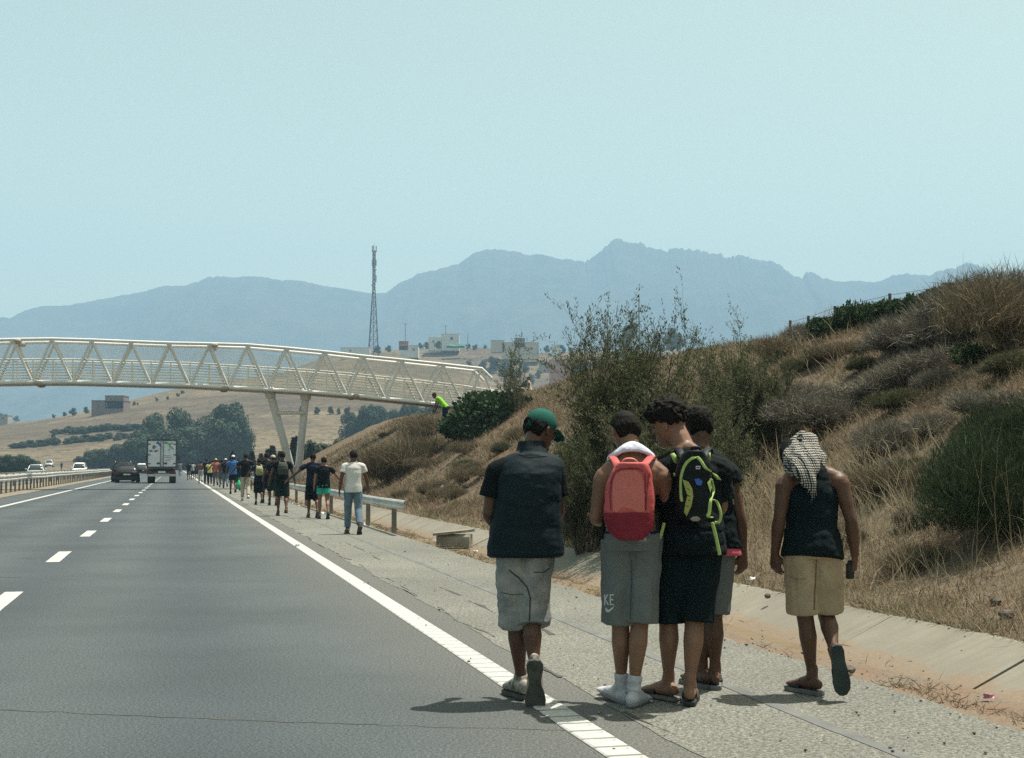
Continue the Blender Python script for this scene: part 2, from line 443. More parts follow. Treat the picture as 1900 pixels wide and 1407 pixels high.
# painted lines
def edge_line(t0, width, ribs):
    o = strip('edge_line', 36.6 if ribs else -5, 390, t0 - width / 2, t0 + width / 2, .003, M_PAINT, 3.0, road, .006, 3, 12)
    if ribs: o = strip('edge_line', -5, 36.6, t0 - width / 2, t0 + width / 2, .003, M_PAINTD, .3, road, .008, 3, 12)
    if ribs:
        n = 150
        bar = MB(); bar.box((0, 0, .0028), (width * .485, .080, .0028), None, .9)
        bm_ = bar.mesh('rib')
        for k in range(n):
            r = put('rib', bm_, M_PAINT, o); r.location = W(5.2 + k * .21, t0, .0028); r.rotation_euler = (0, 0, TH)
edge_line(2.07, .19, True)
edge_line(-5.57, .20, False)
Yd = 14.38
for k in range(50):
    s0 = Yd / CT * 1.0 + k * 7.3 - 1.15 - .0
    sc = s0 + .24 * 1.8 * 0
    strip('dash_line', s0 - .1, s0 + 2.4, -1.76, -1.57, .003, M_PAINT, .8, road, .004, 3, 40 + k)
for t0 in (-12.0, -19.9): strip('edge_line', 20, 390, t0 - .1, t0 + .1, .010, M_PAINT, 6, road_b)
for k in range(26): strip('dash_line', 40 + k * 13, 43 + k * 13, -16.05, -15.9, .010, M_PAINT, 3, road_b)
# sealed joints and cracks
strip('tar_seam', -4, 75, 3.29, 3.37, .006, M_TAR, .3, shoulder, .022, .8, 51)
for k in range(30):
    a = 3 + k * 1.9 + random.uniform(0, .6); strip('crack', a, a + random.uniform(.5, 1.9), 2.46, 2.46 + random.uniform(.006, .018), .006, M_CRACK, .06, shoulder, .045, 2.2, 61)
    if random.random() < .45: strip('crack', a, a + random.uniform(.4, 1.4), 2.93, 2.935, .006, M_CRACK, .06, shoulder, .06, 1.8, 65 + k)
def cross_crack(a, b, wd, seed, parent, m=M_CRACK):
    a, b = Vector(a), Vector(b); n = int((b - a).length / .06); u = np.linspace(0, 1, n)
    L = np.array([a.lerp(b, q) for q in u]); d = (b - a).normalized(); nr = np.array([-d.y, d.x, 0])
    c = fbm(np.stack([u * 14, u * 0, u * 0], -1), 5, seed) * .09
    wv = wd * (.5 + 1.0 * vnoise(np.stack([u * 40, u * 0, u * 0], -1), seed))
    P = np.array([L + nr * (c - wv)[:, None], L + nr * (c + wv)[:, None]])
    me = grid_mesh('crack', P); me.flip_normals() if me.polygons[0].normal.z < 0 else None
    return put('crack', me, m, parent)
cross_crack(onground(-40, 1316, .002), onground(700, 1345, .002), .007, 3, road)
cross_crack(onground(700, 1345, .002), onground(1130, 1357, .002), .004, 5, road)
cross_crack(onground(-20, 1070, .002), onground(38, 1072, .002), .012, 7, road)
cross_crack(onground(38, 1036, .002), onground(58, 1037, .002), .01, 8, road)
cross_crack(onground(190, 905, .002), onground(352, 904, .002), .05, 9, road)

# ---------------------------------------------------------------- concrete gutter: slabs, trough, soil
M_CONC = None
def m_conc():
    t = NT('gutter_concrete'); v = t.coord('Object'); oi = t.n('ShaderNodeObjectInfo')
    a = t.noise(v, 1.6, 6, .65); b = t.noise(v, 30, 4, .6)
    st_ = t.coord('Object', (1, 9, 1)); c = t.noise(st_, 1.2, 4, .6)
    col = t.ramp(a, [(.3, (.155, .145, .117)), (.7, (.22, .21, .172))])
    col = t.mix(t.ramp(c, [(.45, (0, 0, 0)), (.7, (.55, .55, .55))]), col, (.14, .125, .10))
    sx = t.n('ShaderNodeSeparateXYZ'); t.l(t.n('ShaderNodeTexCoord').outputs['Object'], sx.inputs[0])
    low = t.math('SUBTRACT', t.math('MULTIPLY', t.noise(v, 3.2, 6, .7), .30), t.math('ADD', sx.outputs[2], .155))
    col = t.mix(t.ramp(low, [(.0, (0, 0, 0)), (.05, (.8, .8, .8))]), col, t.ramp(b, [(.3, (.16, .105, .065)), (.7, (.23, .16, .105))]))
    col = t.mix(.25, col, t.ramp(oi.outputs['Random'], [(0, (.15, .14, .115)), (1, (.27, .25, .20))]))
    t.set(**{'Base Color': col, 'Roughness': .92, 'Specular IOR Level': .15}); t.bump(t.mix(.5, a, b), .35, .012); return t.m
M_CONC = m_conc()
gut = kind(empty('gutter'), 'structure')
L, gap = 2.0, .013
for k in range(44):
    s0 = 2.2 + k * L
    mb = MB(); js = np.linspace(s0, s0 + L - gap, 6)
    jit = random.uniform(-.005, .005); jt = random.uniform(-.012, .012)
    prof = [(4.27, -.03), (4.75, -.13), (4.95, -.115 + jit), (5.55 + jt, .165 + jit), (5.63 + jt, .165 + jit), (5.63, -.25), (4.27, -.25)]
    mb.rings([[W(s, t, z) for t, z in prof] for s in js])
    o = put('slab', mb.mesh('slab'), M_CONC, gut)
# soil and chippings washed into the trough
def soil():
    s = np.arange(-6, 80, .12); u = np.linspace(0, 1, 15)
    S, U = np.meshgrid(s, u, indexing='ij')
    fill = .5 + 1.0 * fbm(np.stack([s * .35, s * 0, s * 0], -1), 4, 77)
    fill = np.clip(fill - .35 + 1.0 * np.clip((10.2 - s) / 4, 0, 1), .05, 1.3)[:, None]
    t = 4.24 + U * (.30 + .34 * fill + .10 * fbm(np.stack([s * 2.5, s * 0, s * 0], -1), 3, 4)[:, None])
    bump_ = fbm(np.stack([S * 5, U * 6, S * 0], -1).reshape(-1, 3), 4, 12).reshape(S.shape) * .045
    z = -.012 - .05 * np.sin(np.pi * np.clip(U, 0, 1)) * (1 - fill * .6) + bump_ * np.sin(np.pi * U) - .05 * (U > .99)
    z = z - .03 * U * (1 - fill) * 2
    x, y = WN(S, t)
    t_ = NT('red_soil'); v = t_.coord('Object'); a = t_.noise(v, 2.0, 6, .6); b = t_.noise(v, 40, 4, .7)
    col = t_.mix(t_.ramp(a, [(.4, (0, 0, 0)), (.6, (1, 1, 1))]), t_.ramp(b, [(.3, (.105, .066, .042)), (.7, (.185, .122, .078))]), t_.ramp(b, [(.3, (.09, .074, .052)), (.7, (.165, .138, .10))]))
    t_.set(**{'Base Color': col, 'Roughness': .95}); t_.bump(b, .6, .02)
    kind(put('soil', grid_mesh('soil', np.stack([x, y, z], -1)), t_.m, smooth=True), 'stuff')
soil()
# loose stones on the shoulder edge and along the trough (too many to count)
def pebbles():
    n = 1500; V = []; F = []
    ico = [(0, 0, 1), (.9, 0, .3), (.28, .85, .3), (-.72, .53, .3), (-.72, -.53, .3), (.28, -.85, .3), (0, 0, -.6)]
    fc = [(0, 1, 2), (0, 2, 3), (0, 3, 4), (0, 4, 5), (0, 5, 1), (6, 2, 1), (6, 3, 2), (6, 4, 3), (6, 5, 4), (6, 1, 5)]
    for k in range(n):
        s = 4 + random.random() ** 1.6 * 55
        t = random.choice((random.gauss(4.35, .14), random.gauss(4.6, .2), random.uniform(1.95, 4.3), random.gauss(5.6, .1)))
        r = random.uniform(.004, .013) * (1.6 if random.random() < .06 else 1)
        z = .006 if t < 4.26 else (-.02 if t < 5.0 else .165)
        c = W(s, t, z + r * .3); a = random.uniform(0, 6.3); b = len(V)
        for p in ico:
            q = Vector(p) * r * random.uniform(.7, 1.3); q.z *= .75
            V.append((c.x + q.x * math.cos(a) - q.y * math.sin(a), c.y + q.x * math.sin(a) + q.y * math.cos(a), c.z + q.z))
        F += [tuple(i + b for i in f) for f in fc]
    m = leafmat('pebble', [(.05, .045, .04), (.14, .125, .10), (.22, .2, .165), (.08, .07, .06)], 0, .9)
    kind(put('gravel', mesh_np('gravel', np.array(V), np.array(F)), m), 'stuff')
pebbles()
# ---------------------------------------------------------------- shared simple meshes
def cyl_mesh(name, n=10, r1=1.0):
    mb = MB(); mb.rings([[Vector((g * math.cos(2 * math.pi * i / n), g * math.sin(2 * math.pi * i / n), z)) for i in range(n)] for z, g in ((-.5, 1), (.5, r1))])
    me = mb.mesh(name); me.polygons.foreach_set('use_smooth', [len(p.vertices) == 4 for p in me.polygons]); return me
def rod(name, a, b, r, m, parent, mesh):
    """a copy of a shared unit cylinder between two points"""
    a, b = Vector(a), Vector(b); d = b - a
    o = bpy.data.objects.new(name, mesh); COL.objects.link(o)
    if not mesh.materials: mesh.materials.append(m)
    o.parent = parent; o.location = (a + b) / 2; o.rotation_mode = 'QUATERNION'; o.rotation_quaternion = d.to_track_quat('Z', 'Y'); o.scale = (r, r, d.length)
    return o
RZ = Matrix.Rotation(TH, 3, 'Z')                           # road frame: x = to the right, y = along
UPV = UP
# ---------------------------------------------------------------- footbridge
def m_white_steel():
    t = NT('weathered_white_steel'); v = t.coord('Object'); a = t.noise(v, .6, 6, .65); b = t.noise(v, 5, 5, .7)
    col = t.ramp(a, [(.3, (.49, .49, .465)), (.7, (.60, .60, .575))])
    col = t.mix(t.ramp(b, [(.63, (0, 0, 0)), (.74, (.6, .6, .6))]), col, (.34, .25, .17))
    t.set(**{'Base Color': col, 'Roughness': .6}); return t.m
M_STEEL = m_white_steel()
M_RAILW = pmat('cream_rail', (.60, .58, .50), .15, 1.5, .6, c2=(.70, .68, .62))
M_DECK = pmat('deck_steel', (.36, .33, .28), .3, 1.2, .8, c2=(.42, .36, .28))
def bridge():
    B = tag(empty('footbridge', W(82.0 / CT, 6.9, 0)), 'white steel truss footbridge arching over the motorway on V shaped legs', 'footbridge')
    o = B.location.copy(); X0, Y0 = o.x, o.y
    P0 = at(570, 724, 82)
    def bp(px, py, ds=0.0):
        d = ray(px, py); m = d.x / d.y
        k = (m * P0.y - P0.x) / (CT - m * ST); p = at(px, py, P0.y + ST * k)
        return p + RF * ds - o
    top = [(-420, 668), (-348, 658), (-275, 649), (-200, 641), (-126, 635.5), (-52, 632), (23, 630), (96, 629), (170, 631), (243, 634), (314, 636.5), (389, 638), (460, 640), (532, 646), (604, 653), (675, 661), (746, 668), (822, 676), (894, 684)]
    bot = [(-458, 748), (-385, 739), (-311, 731), (-237, 724), (-163, 718), (-89, 713), (-14, 710), (60, 709), (134, 709), (208, 711), (280, 713), (352, 715), (424, 719), (497, 723), (569, 727), (644, 733), (715, 740), (786, 747), (862, 756)]
    um = cyl_mesh('diagonal', 8); uc = cyl_mesh('chord', 10); ur = cyl_mesh('rail', 6)
    Wd = 2.3
    for side in (0, 1):
        ds = side * Wd
        T = [bp(*p, ds) for p in top]; Bt = [bp(*p, ds) for p in bot]
        if side: T = [p - RF * 0 for p in T]
        mb = MB(); mb.tube([T[0]] + T[1:-1] + [T[-1], bp(912, 702, ds)], [.088] * (len(T) + 1), 10); put('top_chord', mb.mesh('top_chord'), M_STEEL, B, True)
        mb = MB(); mb.tube(Bt + [bp(930, 764, ds)], [.11] * (len(Bt) + 1), 10); put('bottom_chord', mb.mesh('bottom_chord'), M_STEEL, B, True)
        for i in range(len(T)):
            rod('diagonal', Bt[i], T[i], .072, M_STEEL, B, um)
            nx = Bt[i + 1] if i + 1 < len(Bt) else bp(925, 762, ds)
            rod('diagonal', T[i], nx, .072, M_STEEL, B, um)
        # hand rails
        inn = RF * (.16 if side == 0 else -.16)
        for q in range(8):
            h = .22 + q * .155
            pts = [p + inn + UPV * h for p in Bt] + [bp(985, 775, ds) + inn + UPV * h * 1.0]
            mb = MB(); mb.tube(pts, [.034 if q < 7 else .045] * len(pts), 6); put('rail', mb.mesh('rail'), M_RAILW, B, True)
        for i in range(0, len(Bt)):
            rod('rail_post', Bt[i] + inn, Bt[i] + inn + UPV * 1.32, .035, M_RAILW, B, ur)
            mid = Bt[i].lerp(Bt[i + 1], .5) if i + 1 < len(Bt) else None
            if mid is not None: rod('rail_post', mid + inn, mid + inn + UPV * 1.32, .035, M_RAILW, B, ur)
        # wire net above the rails
        rows = []
        for h0, h1 in ((1.3, None),):
            lo = [p + inn * .6 + UPV * 1.3 for p in Bt]; hi = [Bt[i].lerp(Bt[i], 1) + inn * .6 for i in range(len(Bt))]
            hi = [Vector((p.x, p.y, np.interp(i + .5, range(len(T)), [t.z for t in T]) - .1)) + inn * .6 for i, p in enumerate(Bt)]
            rows = [[*p] for p in lo], [[*p] for p in hi]
        put('wire_net', grid_mesh('wire_net', np.array(rows)), M_NET, B)
        # gusset knuckles
        for px, py in ((33, 633), (398, 641)):
            mb = MB(); mb.ell(bp(px, py, ds), (.22, .22, .16)); put('joint', mb.mesh('joint'), M_DECK, B, True)
        for px, py in ((70, 711), (418, 720), (660, 735)):
            mb = MB(); mb.ell(bp(px, py, ds), (.26, .22, .15)); put('joint', mb.mesh('joint'), M_DECK, B, True)
    Bn = [bp(*p, 0) for p in bot] + [bp(985, 773, 0)]
    rows = []
    for p in Bn: rows.append([p + RF * .06 + UPV * .10, p + RF * (Wd - .06) + UPV * .10, p + RF * (Wd - .06) - UPV * .06, p + RF * .06 - UPV * .06])
    mb = MB(); mb.rings(rows); put('deck', mb.mesh('deck'), M_DECK, B)
    for i in range(len(top)):
        a, b = bp(*top[i], 0), bp(*top[i], Wd); rod('cross_tie', a, b, .06, M_STEEL, B, um)
    # V shaped pier
    g = bp(563, 727, Wd / 2)
    foot = W(82.0 / CT + Wd / 2, 7.15, .1) - o
    for (px, py), r in (((505, 733), .24), ((570, 738), .225)):
        h = bp(px, py, Wd / 2)
        mb = MB(); mb.tube([foot + UPV * -.2, foot.lerp(h, .5), h], [r * .95, r, r * .98], 16); lg = put('pier_leg', mb.mesh('pier_leg'), M_STEEL, B, True)
        d = (h - foot).normalized()
        mb = MB(); mb.tube([h - d * .05, h + d * .12, h + d * .55], [.30, .33, .27], 16, cap='flat'); put('collar', mb.mesh('collar'), M_STEEL, lg, True)
    mb = MB(); mb.tube([bp(520, 765, Wd / 2), bp(566, 765, Wd / 2)], [.11, .11], 10); put('cross_beam', mb.mesh('cross_beam'), M_STEEL, B, True)
    mb = MB(); mb.box(foot + Vector((0, 0, -.1)), (.7, .7, .28)); put('footing', mb.mesh('footing'), M_CONC, B)
    # abutment under the landing
    c = bp(935, 775, Wd / 2)
    mb = MB(); mb.box(c + Vector((.9, .2, -.75)), (1.3, Wd * .55, .55), RZ); put('abutment', mb.mesh('abutment'), M_CONC, B)
def m_net():
    t = NT('wire_net'); v = t.coord('Object'); s = t.n('ShaderNodeSeparateXYZ'); t.l(v, s.inputs[0])
    a = t.math('ADD', s.outputs[0], s.outputs[2]); b = t.math('SUBTRACT', s.outputs[0], s.outputs[2])
    f = []
    for q in (a, b): f.append(t.math('LESS_THAN', t.math('FRACT', t.math('MULTIPLY', q, 14.0)), .12))
    t.set(**{'Base Color': (.5, .49, .45), 'Roughness': .6, 'Alpha': t.math('MAXIMUM', f[0], f[1])}); return t.m
M_NET = m_net()
bridge()

# ---------------------------------------------------------------- guard rails
M_GALV = pmat('galvanised_steel', (.46, .46, .43), .22, 1.3, .45, .1, 20, metallic=.55, c2=(.58, .57, .53))
M_POST = pmat('weathered_post', (.17, .155, .135), .3, 4, .8)
def guardrail(s0, s1, t0, zt, face, step, label, end=True, ds=4.0, m=None, bh=1.0):
    o = W(s0, t0, 0); R = tag(empty('guardrail', o), label, 'guardrail', None)
    pr = [(0, .155), (.03, .15), (.075, .10), (.075, .07), (.02, .02), (.02, -.02), (.075, -.07), (.075, -.10), (.03, -.15), (0, -.155)]
    pr = [(a * bh, b * bh) for a, b in pr]
    pr = pr + [(a - .006, b) for a, b in pr[::-1]]
    ss = np.arange(s0, s1, ds); rows = []
    for s in ss:
        zz = zt - .155 * bh; tt = t0
        tt += .012 * math.sin(s * .7) ; zz += .012 * math.sin(s * .31 + 1)
        rows.append([W(s, tt + face * a, zz + b) - o for a, b in pr])
    mb = MB(); mb.rings(rows); put('beam', mb.mesh('beam'), m or M_GALV, R)
    if end:
        mb = MB(); c = W(s0, t0, zt - .155 * bh) - o
        mb.rings([[c + RZ @ Vector((face * (.03 + .05 * math.cos(q)), -.03 + .06 * math.sin(q) , z)) for q in [2 * math.pi * i / 12 for i in range(12)]] for z in (-.16 * bh, .16 * bh)]); put('end_piece', mb.mesh('end_piece'), M_GALV, R)
    pm = MB(); hz = zt / 2 - .05
    for hx, cx in ((.05, 0),): 
        pm.box((0, -.05, hz - .1), (.045, .006, hz + .1)); pm.box((0, .05, hz - .1), (.045, .006, hz + .1)); pm.box((-.04, 0, hz - .1), (.005, .044, hz + .1))
    pme = pm.mesh('post'); pme.materials.append(M_POST)
    k = 0; s = s0 + step * .45
    while s < s1 and k < 300:
        p = bpy.data.objects.new('post', pme); COL.objects.link(p); p.parent = R
        p.location = W(s, t0 - face * .05, 0) - o; p.rotation_euler = (0, 0, TH); s += step; k += 1
    return R
guardrail(27, 260, 4.36, .68, -1, 4.0, 'grey steel guardrail along the right shoulder beside the walkers', False, bh=.62)
guardrail(30, 395, -8.0, .91, 1, 2.0, 'pale steel guardrail on the near edge of the central reserve', False)
guardrail(40, 395, -10.4, .93, -1, 4.0, 'second steel guardrail on the far side of the central reserve', False)
# white railing of the path at the bridge landing
def railing():
    p0, p1 = at(958, 750, 86.5), at(1062, 750, 93)
    o = Vector((p0.x, p0.y, p0.z)); R = tag(empty('railing', o), 'white metal railing beside the path at the bridge landing', 'railing')
    a, b = Vector((0, 0, 0)), Vector((p1.x - p0.x, p1.y - p0.y, 0)); ur = cyl_mesh('rail', 6)
    for q in range(4): rod('rail', a + UPV * (.2 + q * .27), b + UPV * (.2 + q * .27), .05, M_RAILW, R, ur)
    for q in range(4): rod('post', a.lerp(b, q / 3) - UPV * .9, a.lerp(b, q / 3) + UPV * 1.06, .07, M_RAILW, R, ur)
railing()

# ---------------------------------------------------------------- mast, poles, village
M_MAST = pmat('mast_steel', (.045, .045, .05), .3, .4, .7)
M_MASTR = pmat('mast_red_band', (.16, .07, .06), .2, .4, .7)
M_ANT = pmat('antenna_grey', (.35, .36, .37), .1, 1, .6)
FAR = 1.42
def mast():
    Y = 628 * FAR; b = at(693, 648, Y); o = Vector((b.x, b.y, hillz(b.x, Y) - .3)); H = at(692, 455, Y).z - o.z
    R = tag(empty('radio_mast', o), 'tall lattice radio mast with antennas on the village hill', 'radio mast')
    u = cyl_mesh('leg', 5)
    hw = lambda z: 2.4 * (1 - z / (H * .62)) + .75 if z < H * .62 else .75
    lv = list(np.linspace(0, H * .62, 9)) + list(np.linspace(H * .62, H * .95, 10))[1:]
    cs = [(-1, -1), (1, -1), (1, 1), (-1, 1)]
    for cx, cy in cs:
        mb = MB(); mb.tube([Vector((cx * hw(z), cy * hw(z), z)) for z in lv], [.22] * len(lv), 5, cap='flat'); put('leg', mb.mesh('leg'), M_MAST, R)
    mb = MB()
    for z0, z1 in zip(lv[:-1], lv[1:]):
        for i in range(4):
            a, b2 = cs[i], cs[(i + 1) % 4]
            for (p, zp), (q, zq) in (((a, z0), (b2, z1)), ((b2, z0), (a, z1)), ((a, z1), (b2, z1))):
                mb.tube([Vector((p[0] * hw(zp), p[1] * hw(zp), zp)), Vector((q[0] * hw(zq), q[1] * hw(zq), zq))], [.11, .11], 4, cap='flat')
    kind(put('lattice', mb.mesh('lattice'), M_MAST, R), 'stuff')
    mb = MB(); mb.tube([Vector((0, 0, 0)), Vector((0, 0, H * .95))], [.22, .2], 6); put('ladder', mb.mesh('ladder'), M_MASTR, R)
    am = MB(); am.box((0, 0, 0), (.3, .22, 2.1)); amm = am.mesh('antenna_panel'); amm.materials.append(M_ANT)
    for z in (H * .965, H * .70, H * .84):
        for i in range(3):
            a = bpy.data.objects.new('antenna_panel', amm); COL.objects.link(a); a.parent = R; ang = i * 2.1 + z
            a.location = (1.4 * math.cos(ang), 1.4 * math.sin(ang), z); a.rotation_euler = (0, 0, ang); 
    for z, x in ((H * .78, 1.1), (H * .64, -1.0)):
        mb = MB(); mb.tube([Vector((x, -.4, z)), Vector((x, -.75, z)), Vector((x, -.95, z))], [.2, .6, .7], 12); put('dish', mb.mesh('dish'), M_ANT, R, True)
    rod('spike', (0, 0, H * .95), (0, 0, H * 1.02), .09, M_MAST, R, u)
mast()
def pole(px, y0, y1, Y, label, arms=True, r=.22):
    Y *= FAR
    b = at(px, y0, Y); t_ = at(px, y1, Y); z0 = hillz(b.x, Y) if Y > 150 else b.z; o = Vector((b.x, Y, min(z0, b.z) - .3)); h = t_.z - o.z
    R = tag(empty('utility_pole', o), label, 'utility pole'); u = cyl_mesh('pole', 6, .7)
    rod('pole', (0, 0, 0), (0, 0, h), r, M_MAST, R, u)
    if arms: rod('crossarm', (-1.8, 0, h - .35), (1.8, 0, h - .35), .10, M_MAST, R, u); rod('crossarm', (-1.0, 0, h - .3), (0, 0, h - 1.1), .07, M_MAST, R, u)
pole(752, 645, 600, 632, 'utility pole with cross arm by the red roof on the hill')
pole(827, 624, 604, 633, 'lattice post standing behind the white two storey house')
pole(868, 645, 620, 634, 'thin wooden pole right of the green tarpaulin', False)
pole(990, 640, 624, 636, 'thin pole standing behind the long cream house', False)
pole(1186, 640, 548, 640, 'slim grey mast rising behind the tall tamarisk', False, .5)

def wallmat(n, c): return pmat(n, c, .12, .5, .9, .1, 4, c2=cm(c, 1.12))
W_WHITE, W_CREAM, W_PINK, W_BROWN, W_GREY = wallmat('white_render', (.56, .55, .52)), wallmat('cream_render', (.42, .37, .28)), wallmat('pink_render', (.36, .17, .13)), wallmat('bare_brick', (.17, .125, .11)), wallmat('grey_render', (.30, .29, .27))
M_WIN = pmat('window_dark', (.03, .035, .04), .1, 1, .3); M_FRAME = pmat('window_frame', (.35, .34, .32), .1, 1, .7); M_TILE = pmat('red_roof', (.33, .06, .05), .2, 1, .8)
def house(label, blocks, Y, wins, name='house', base=None):
    Y *= FAR
    """blocks: (px0, px1, py_top, py_base, depth m, material); wins: (px, py, w px, h px)"""
    p = at((blocks[0][0] + blocks[0][1]) / 2, blocks[0][3], Y); o = Vector((p.x, Y, p.z))
    R = tag(empty(name, o), label, 'house'); q = Y / FPX
    for x0, x1, yt, yb, dep, m in blocks:
        a, b = at(x0, yt, Y), at(x1, yb, Y)
        mb = MB(); mb.box(Vector(((a.x + b.x) / 2, Y + dep / 2, (a.z + b.z - 3) / 2)) - o, ((b.x - a.x) / 2, dep / 2, (a.z - b.z + 3) / 2)); put('wall', mb.mesh('wall'), m, R)
        mb = MB(); mb.box(Vector(((a.x + b.x) / 2, Y + dep / 2, a.z + .12)) - o, ((b.x - a.x) / 2 + .15, dep / 2 + .15, .14)); put('roof', mb.mesh('roof'), m, R)
    for px, py, w_, h_ in wins:
        c = at(px, py, Y) - o
        mb = MB(); mb.box(c + Vector((0, -.02, 0)), (w_ * q / 2 + .1, .06, h_ * q / 2 + .1)); f = put('window', mb.mesh('window'), M_FRAME, R)
        mb = MB(); mb.box(c + Vector((0, -.06, 0)), (w_ * q / 2, .05, h_ * q / 2)); put('pane', mb.mesh('pane'), M_WIN, f)
    return R
house('white two storey house with one dark square window on the hill', [(819, 852, 620, 642, 9, W_WHITE), (794, 819.5, 627, 642, 8, W_WHITE)], 628, [(838, 628, 5, 5), (804, 634, 3, 4)])
house('long low white wall and shed beside the radio mast', [(632, 686, 645.5, 656, 6, W_WHITE)], 622, [(650, 651, 2.5, 3)])
house('small white house under the red roof on the hill', [(742, 776, 641, 655, 8, W_WHITE), (740, 757, 634, 641, 6, M_TILE)], 620, [(755, 648, 3, 4), (768, 649, 3, 4)])
house('long cream house with stepped flat roof and red balcony', [(932, 1000, 636, 658, 10, W_CREAM), (911, 936, 632, 645, 8, W_CREAM), (955, 974, 628, 636, 6, W_BROWN)], 616, [(975, 646, 4, 5), (986, 647, 4, 5), (945, 645, 3, 4)])
house('pink walled house below the cream house on the slope', [(1020, 1092, 668, 700, 10, W_PINK), (1060, 1094, 676, 702, 7, W_PINK)], 520, [(1034, 676, 4, 4), (1048, 677, 4, 4), (1060, 692, 6, 8)])
house('tiny white cube house on the skyline', [(1024, 1039, 640, 652, 5, W_WHITE)], 634, [(1031, 645, 2.5, 3)])
house('low shed with bright white curved roof', [(1000, 1022, 672, 680, 5, W_GREY)], 530, [(1010, 676, 4, 3)], 'shed')
house('unfinished brown block house with two steps on the left hill', [(170, 229, 744, 762, 10, W_BROWN), (195, 229, 735, 744.5, 8, W_BROWN)], 396, [(182, 752, 4, 5), (196, 752, 4, 5), (206, 740, 4, 4), (218, 740, 4, 4)])
house('small grey block house beyond the field at left', [(0, 14, 771, 782, 6, W_GREY)], 430, [(6, 776, 3, 3)])
def tarp():
    Y = 622 * FAR; a = at(828, 645, Y); b = at(862, 637, Y); o = Vector((a.x, Y, a.z)); P = []
    for u in np.linspace(0, 1, 9): P.append([(u * (b.x - a.x), v * 3, (b.z - a.z) * (.4 + .6 * v) * (.8 + .2 * math.sin(u * 9))) for v in (0, .5, 1)] + [(u * (b.x - a.x), 3.1, 0)])
    tag(put('tarpaulin', grid_mesh('tarpaulin', np.array(P)), pmat('green_tarp', (.012, .11, .07), .15, 1, .6), None, True, o), 'green tarpaulin below the white two storey house', 'tarpaulin')
tarp()
# wire fence along the top of the bank
def wire_fence():
    pts = [(1466, 618, 576), (1496, 613, 588), (1552, 592, 573), (1650, 572, 548), (1735, 548, 520)]
    P = []
    for px, py, pt in pts:
        h = None; q = py - 60
        while h is None and q < py + 80: q += 3; h = hit(px, q)
        P.append((Vector(h), at(px, pt, h.y)))
    o = P[0][0].copy(); R = tag(empty('wire_fence', o), 'wire fence on leaning wooden posts along the top of the bank', 'fence'); u = cyl_mesh('post', 6)
    m = pmat('old_wood', (.10, .085, .07), .3, 8, .9)
    for i, (b, t_) in enumerate(P):
        tt = Vector((b.x + random.uniform(-.06, .06), b.y, b.z + 26 * b.y / FPX + .12)); P[i] = (b, tt); rod('post', b - o - UPV * .3, tt - o, .035, m, R, u)
    for q in (.35, .65, .92):
        mb = MB(); mb.tube([b.lerp(t_, q) - o for b, t_ in P], [.006] * len(P), 4, cap='flat', sub=1); put('wire', mb.mesh('wire'), M_POST, R)
wire_fence()
# ---------------------------------------------------------------- plants: mesh generators
def tris_spray(pos, dirs, ln, wd, bend=0.25, seed=0):
    """thin blades: base pair, mid pair, tip -> 3 triangles each; pos (n,3) dirs (n,3)"""
    n = len(pos); r = np.random.default_rng(seed)
    d = dirs / np.linalg.norm(dirs, axis=1, keepdims=True)
    rnd = r.normal(size=(n, 3)); s = np.cross(d, rnd); s /= np.linalg.norm(s, axis=1, keepdims=True) + 1e-9
    b = np.cross(d, s)
    L_ = ln[:, None]; w_ = wd[:, None]
    mid = pos + d * L_ * .55 + b * L_ * bend * .22; tip = pos + d * L_ + b * L_ * bend * .8
    V = np.stack([pos - s * w_, pos + s * w_, mid - s * w_ * .7, mid + s * w_ * .7, tip], 1).reshape(-1, 3)
    i = np.arange(n)[:, None] * 5
    F = np.concatenate([i + np.array([[0, 1, 2]]), i + np.array([[1, 3, 2]]), i + np.array([[2, 3, 4]])], 1).reshape(-1, 3)
    return V, F
def leaf_quads(pos, dirs, size, seed=0, ratio=.5, nrm=None):
    n = len(pos); r = np.random.default_rng(seed)
    d = dirs / (np.linalg.norm(dirs, axis=1, keepdims=True) + 1e-9)
    s = np.cross(d, r.normal(size=(n, 3)) if nrm is None else nrm + r.normal(size=(n, 3)) * .35); s /= np.linalg.norm(s, axis=1, keepdims=True) + 1e-9
    b = np.cross(d, s); sz = size[:, None]
    V = np.stack([pos, pos + d * sz * .5 + s * sz * ratio * .5 + b * sz * .12, pos + d * sz, pos + d * sz * .5 - s * sz * ratio * .5 + b * sz * .12], 1).reshape(-1, 3)
    F = (np.arange(n)[:, None] * 4 + np.array([[0, 1, 2, 3]]))
    return V, F
def prisms(segs):
    """segs (p0,p1,r0,r1) -> 3 sided twigs"""
    A = np.array([s[0] for s in segs]); B = np.array([s[1] for s in segs]); r0 = np.array([s[2] for s in segs])[:, None]; r1 = np.array([s[3] for s in segs])[:, None]
    d = B - A; d /= np.linalg.norm(d, axis=1, keepdims=True) + 1e-9
    ref = np.where(np.abs(d[:, 2:3]) < .9, np.array([[0, 0, 1.0]]), np.array([[1.0, 0, 0]]))
    s = np.cross(d, ref); s /= np.linalg.norm(s, axis=1, keepdims=True) + 1e-9; b = np.cross(d, s); V = []
    for base, r in ((A, r0), (B, r1)):
        for k in range(3): a = 2.0944 * k; V.append(base + (s * math.cos(a) + b * math.sin(a)) * r)
    V = np.stack(V, 1).reshape(-1, 3); i = np.arange(len(segs))[:, None] * 6
    F = np.concatenate([i + np.array([q]) for q in ([0, 1, 4, 3], [1, 2, 5, 4], [2, 0, 3, 5])], 1).reshape(-1, 4)
    return V, F
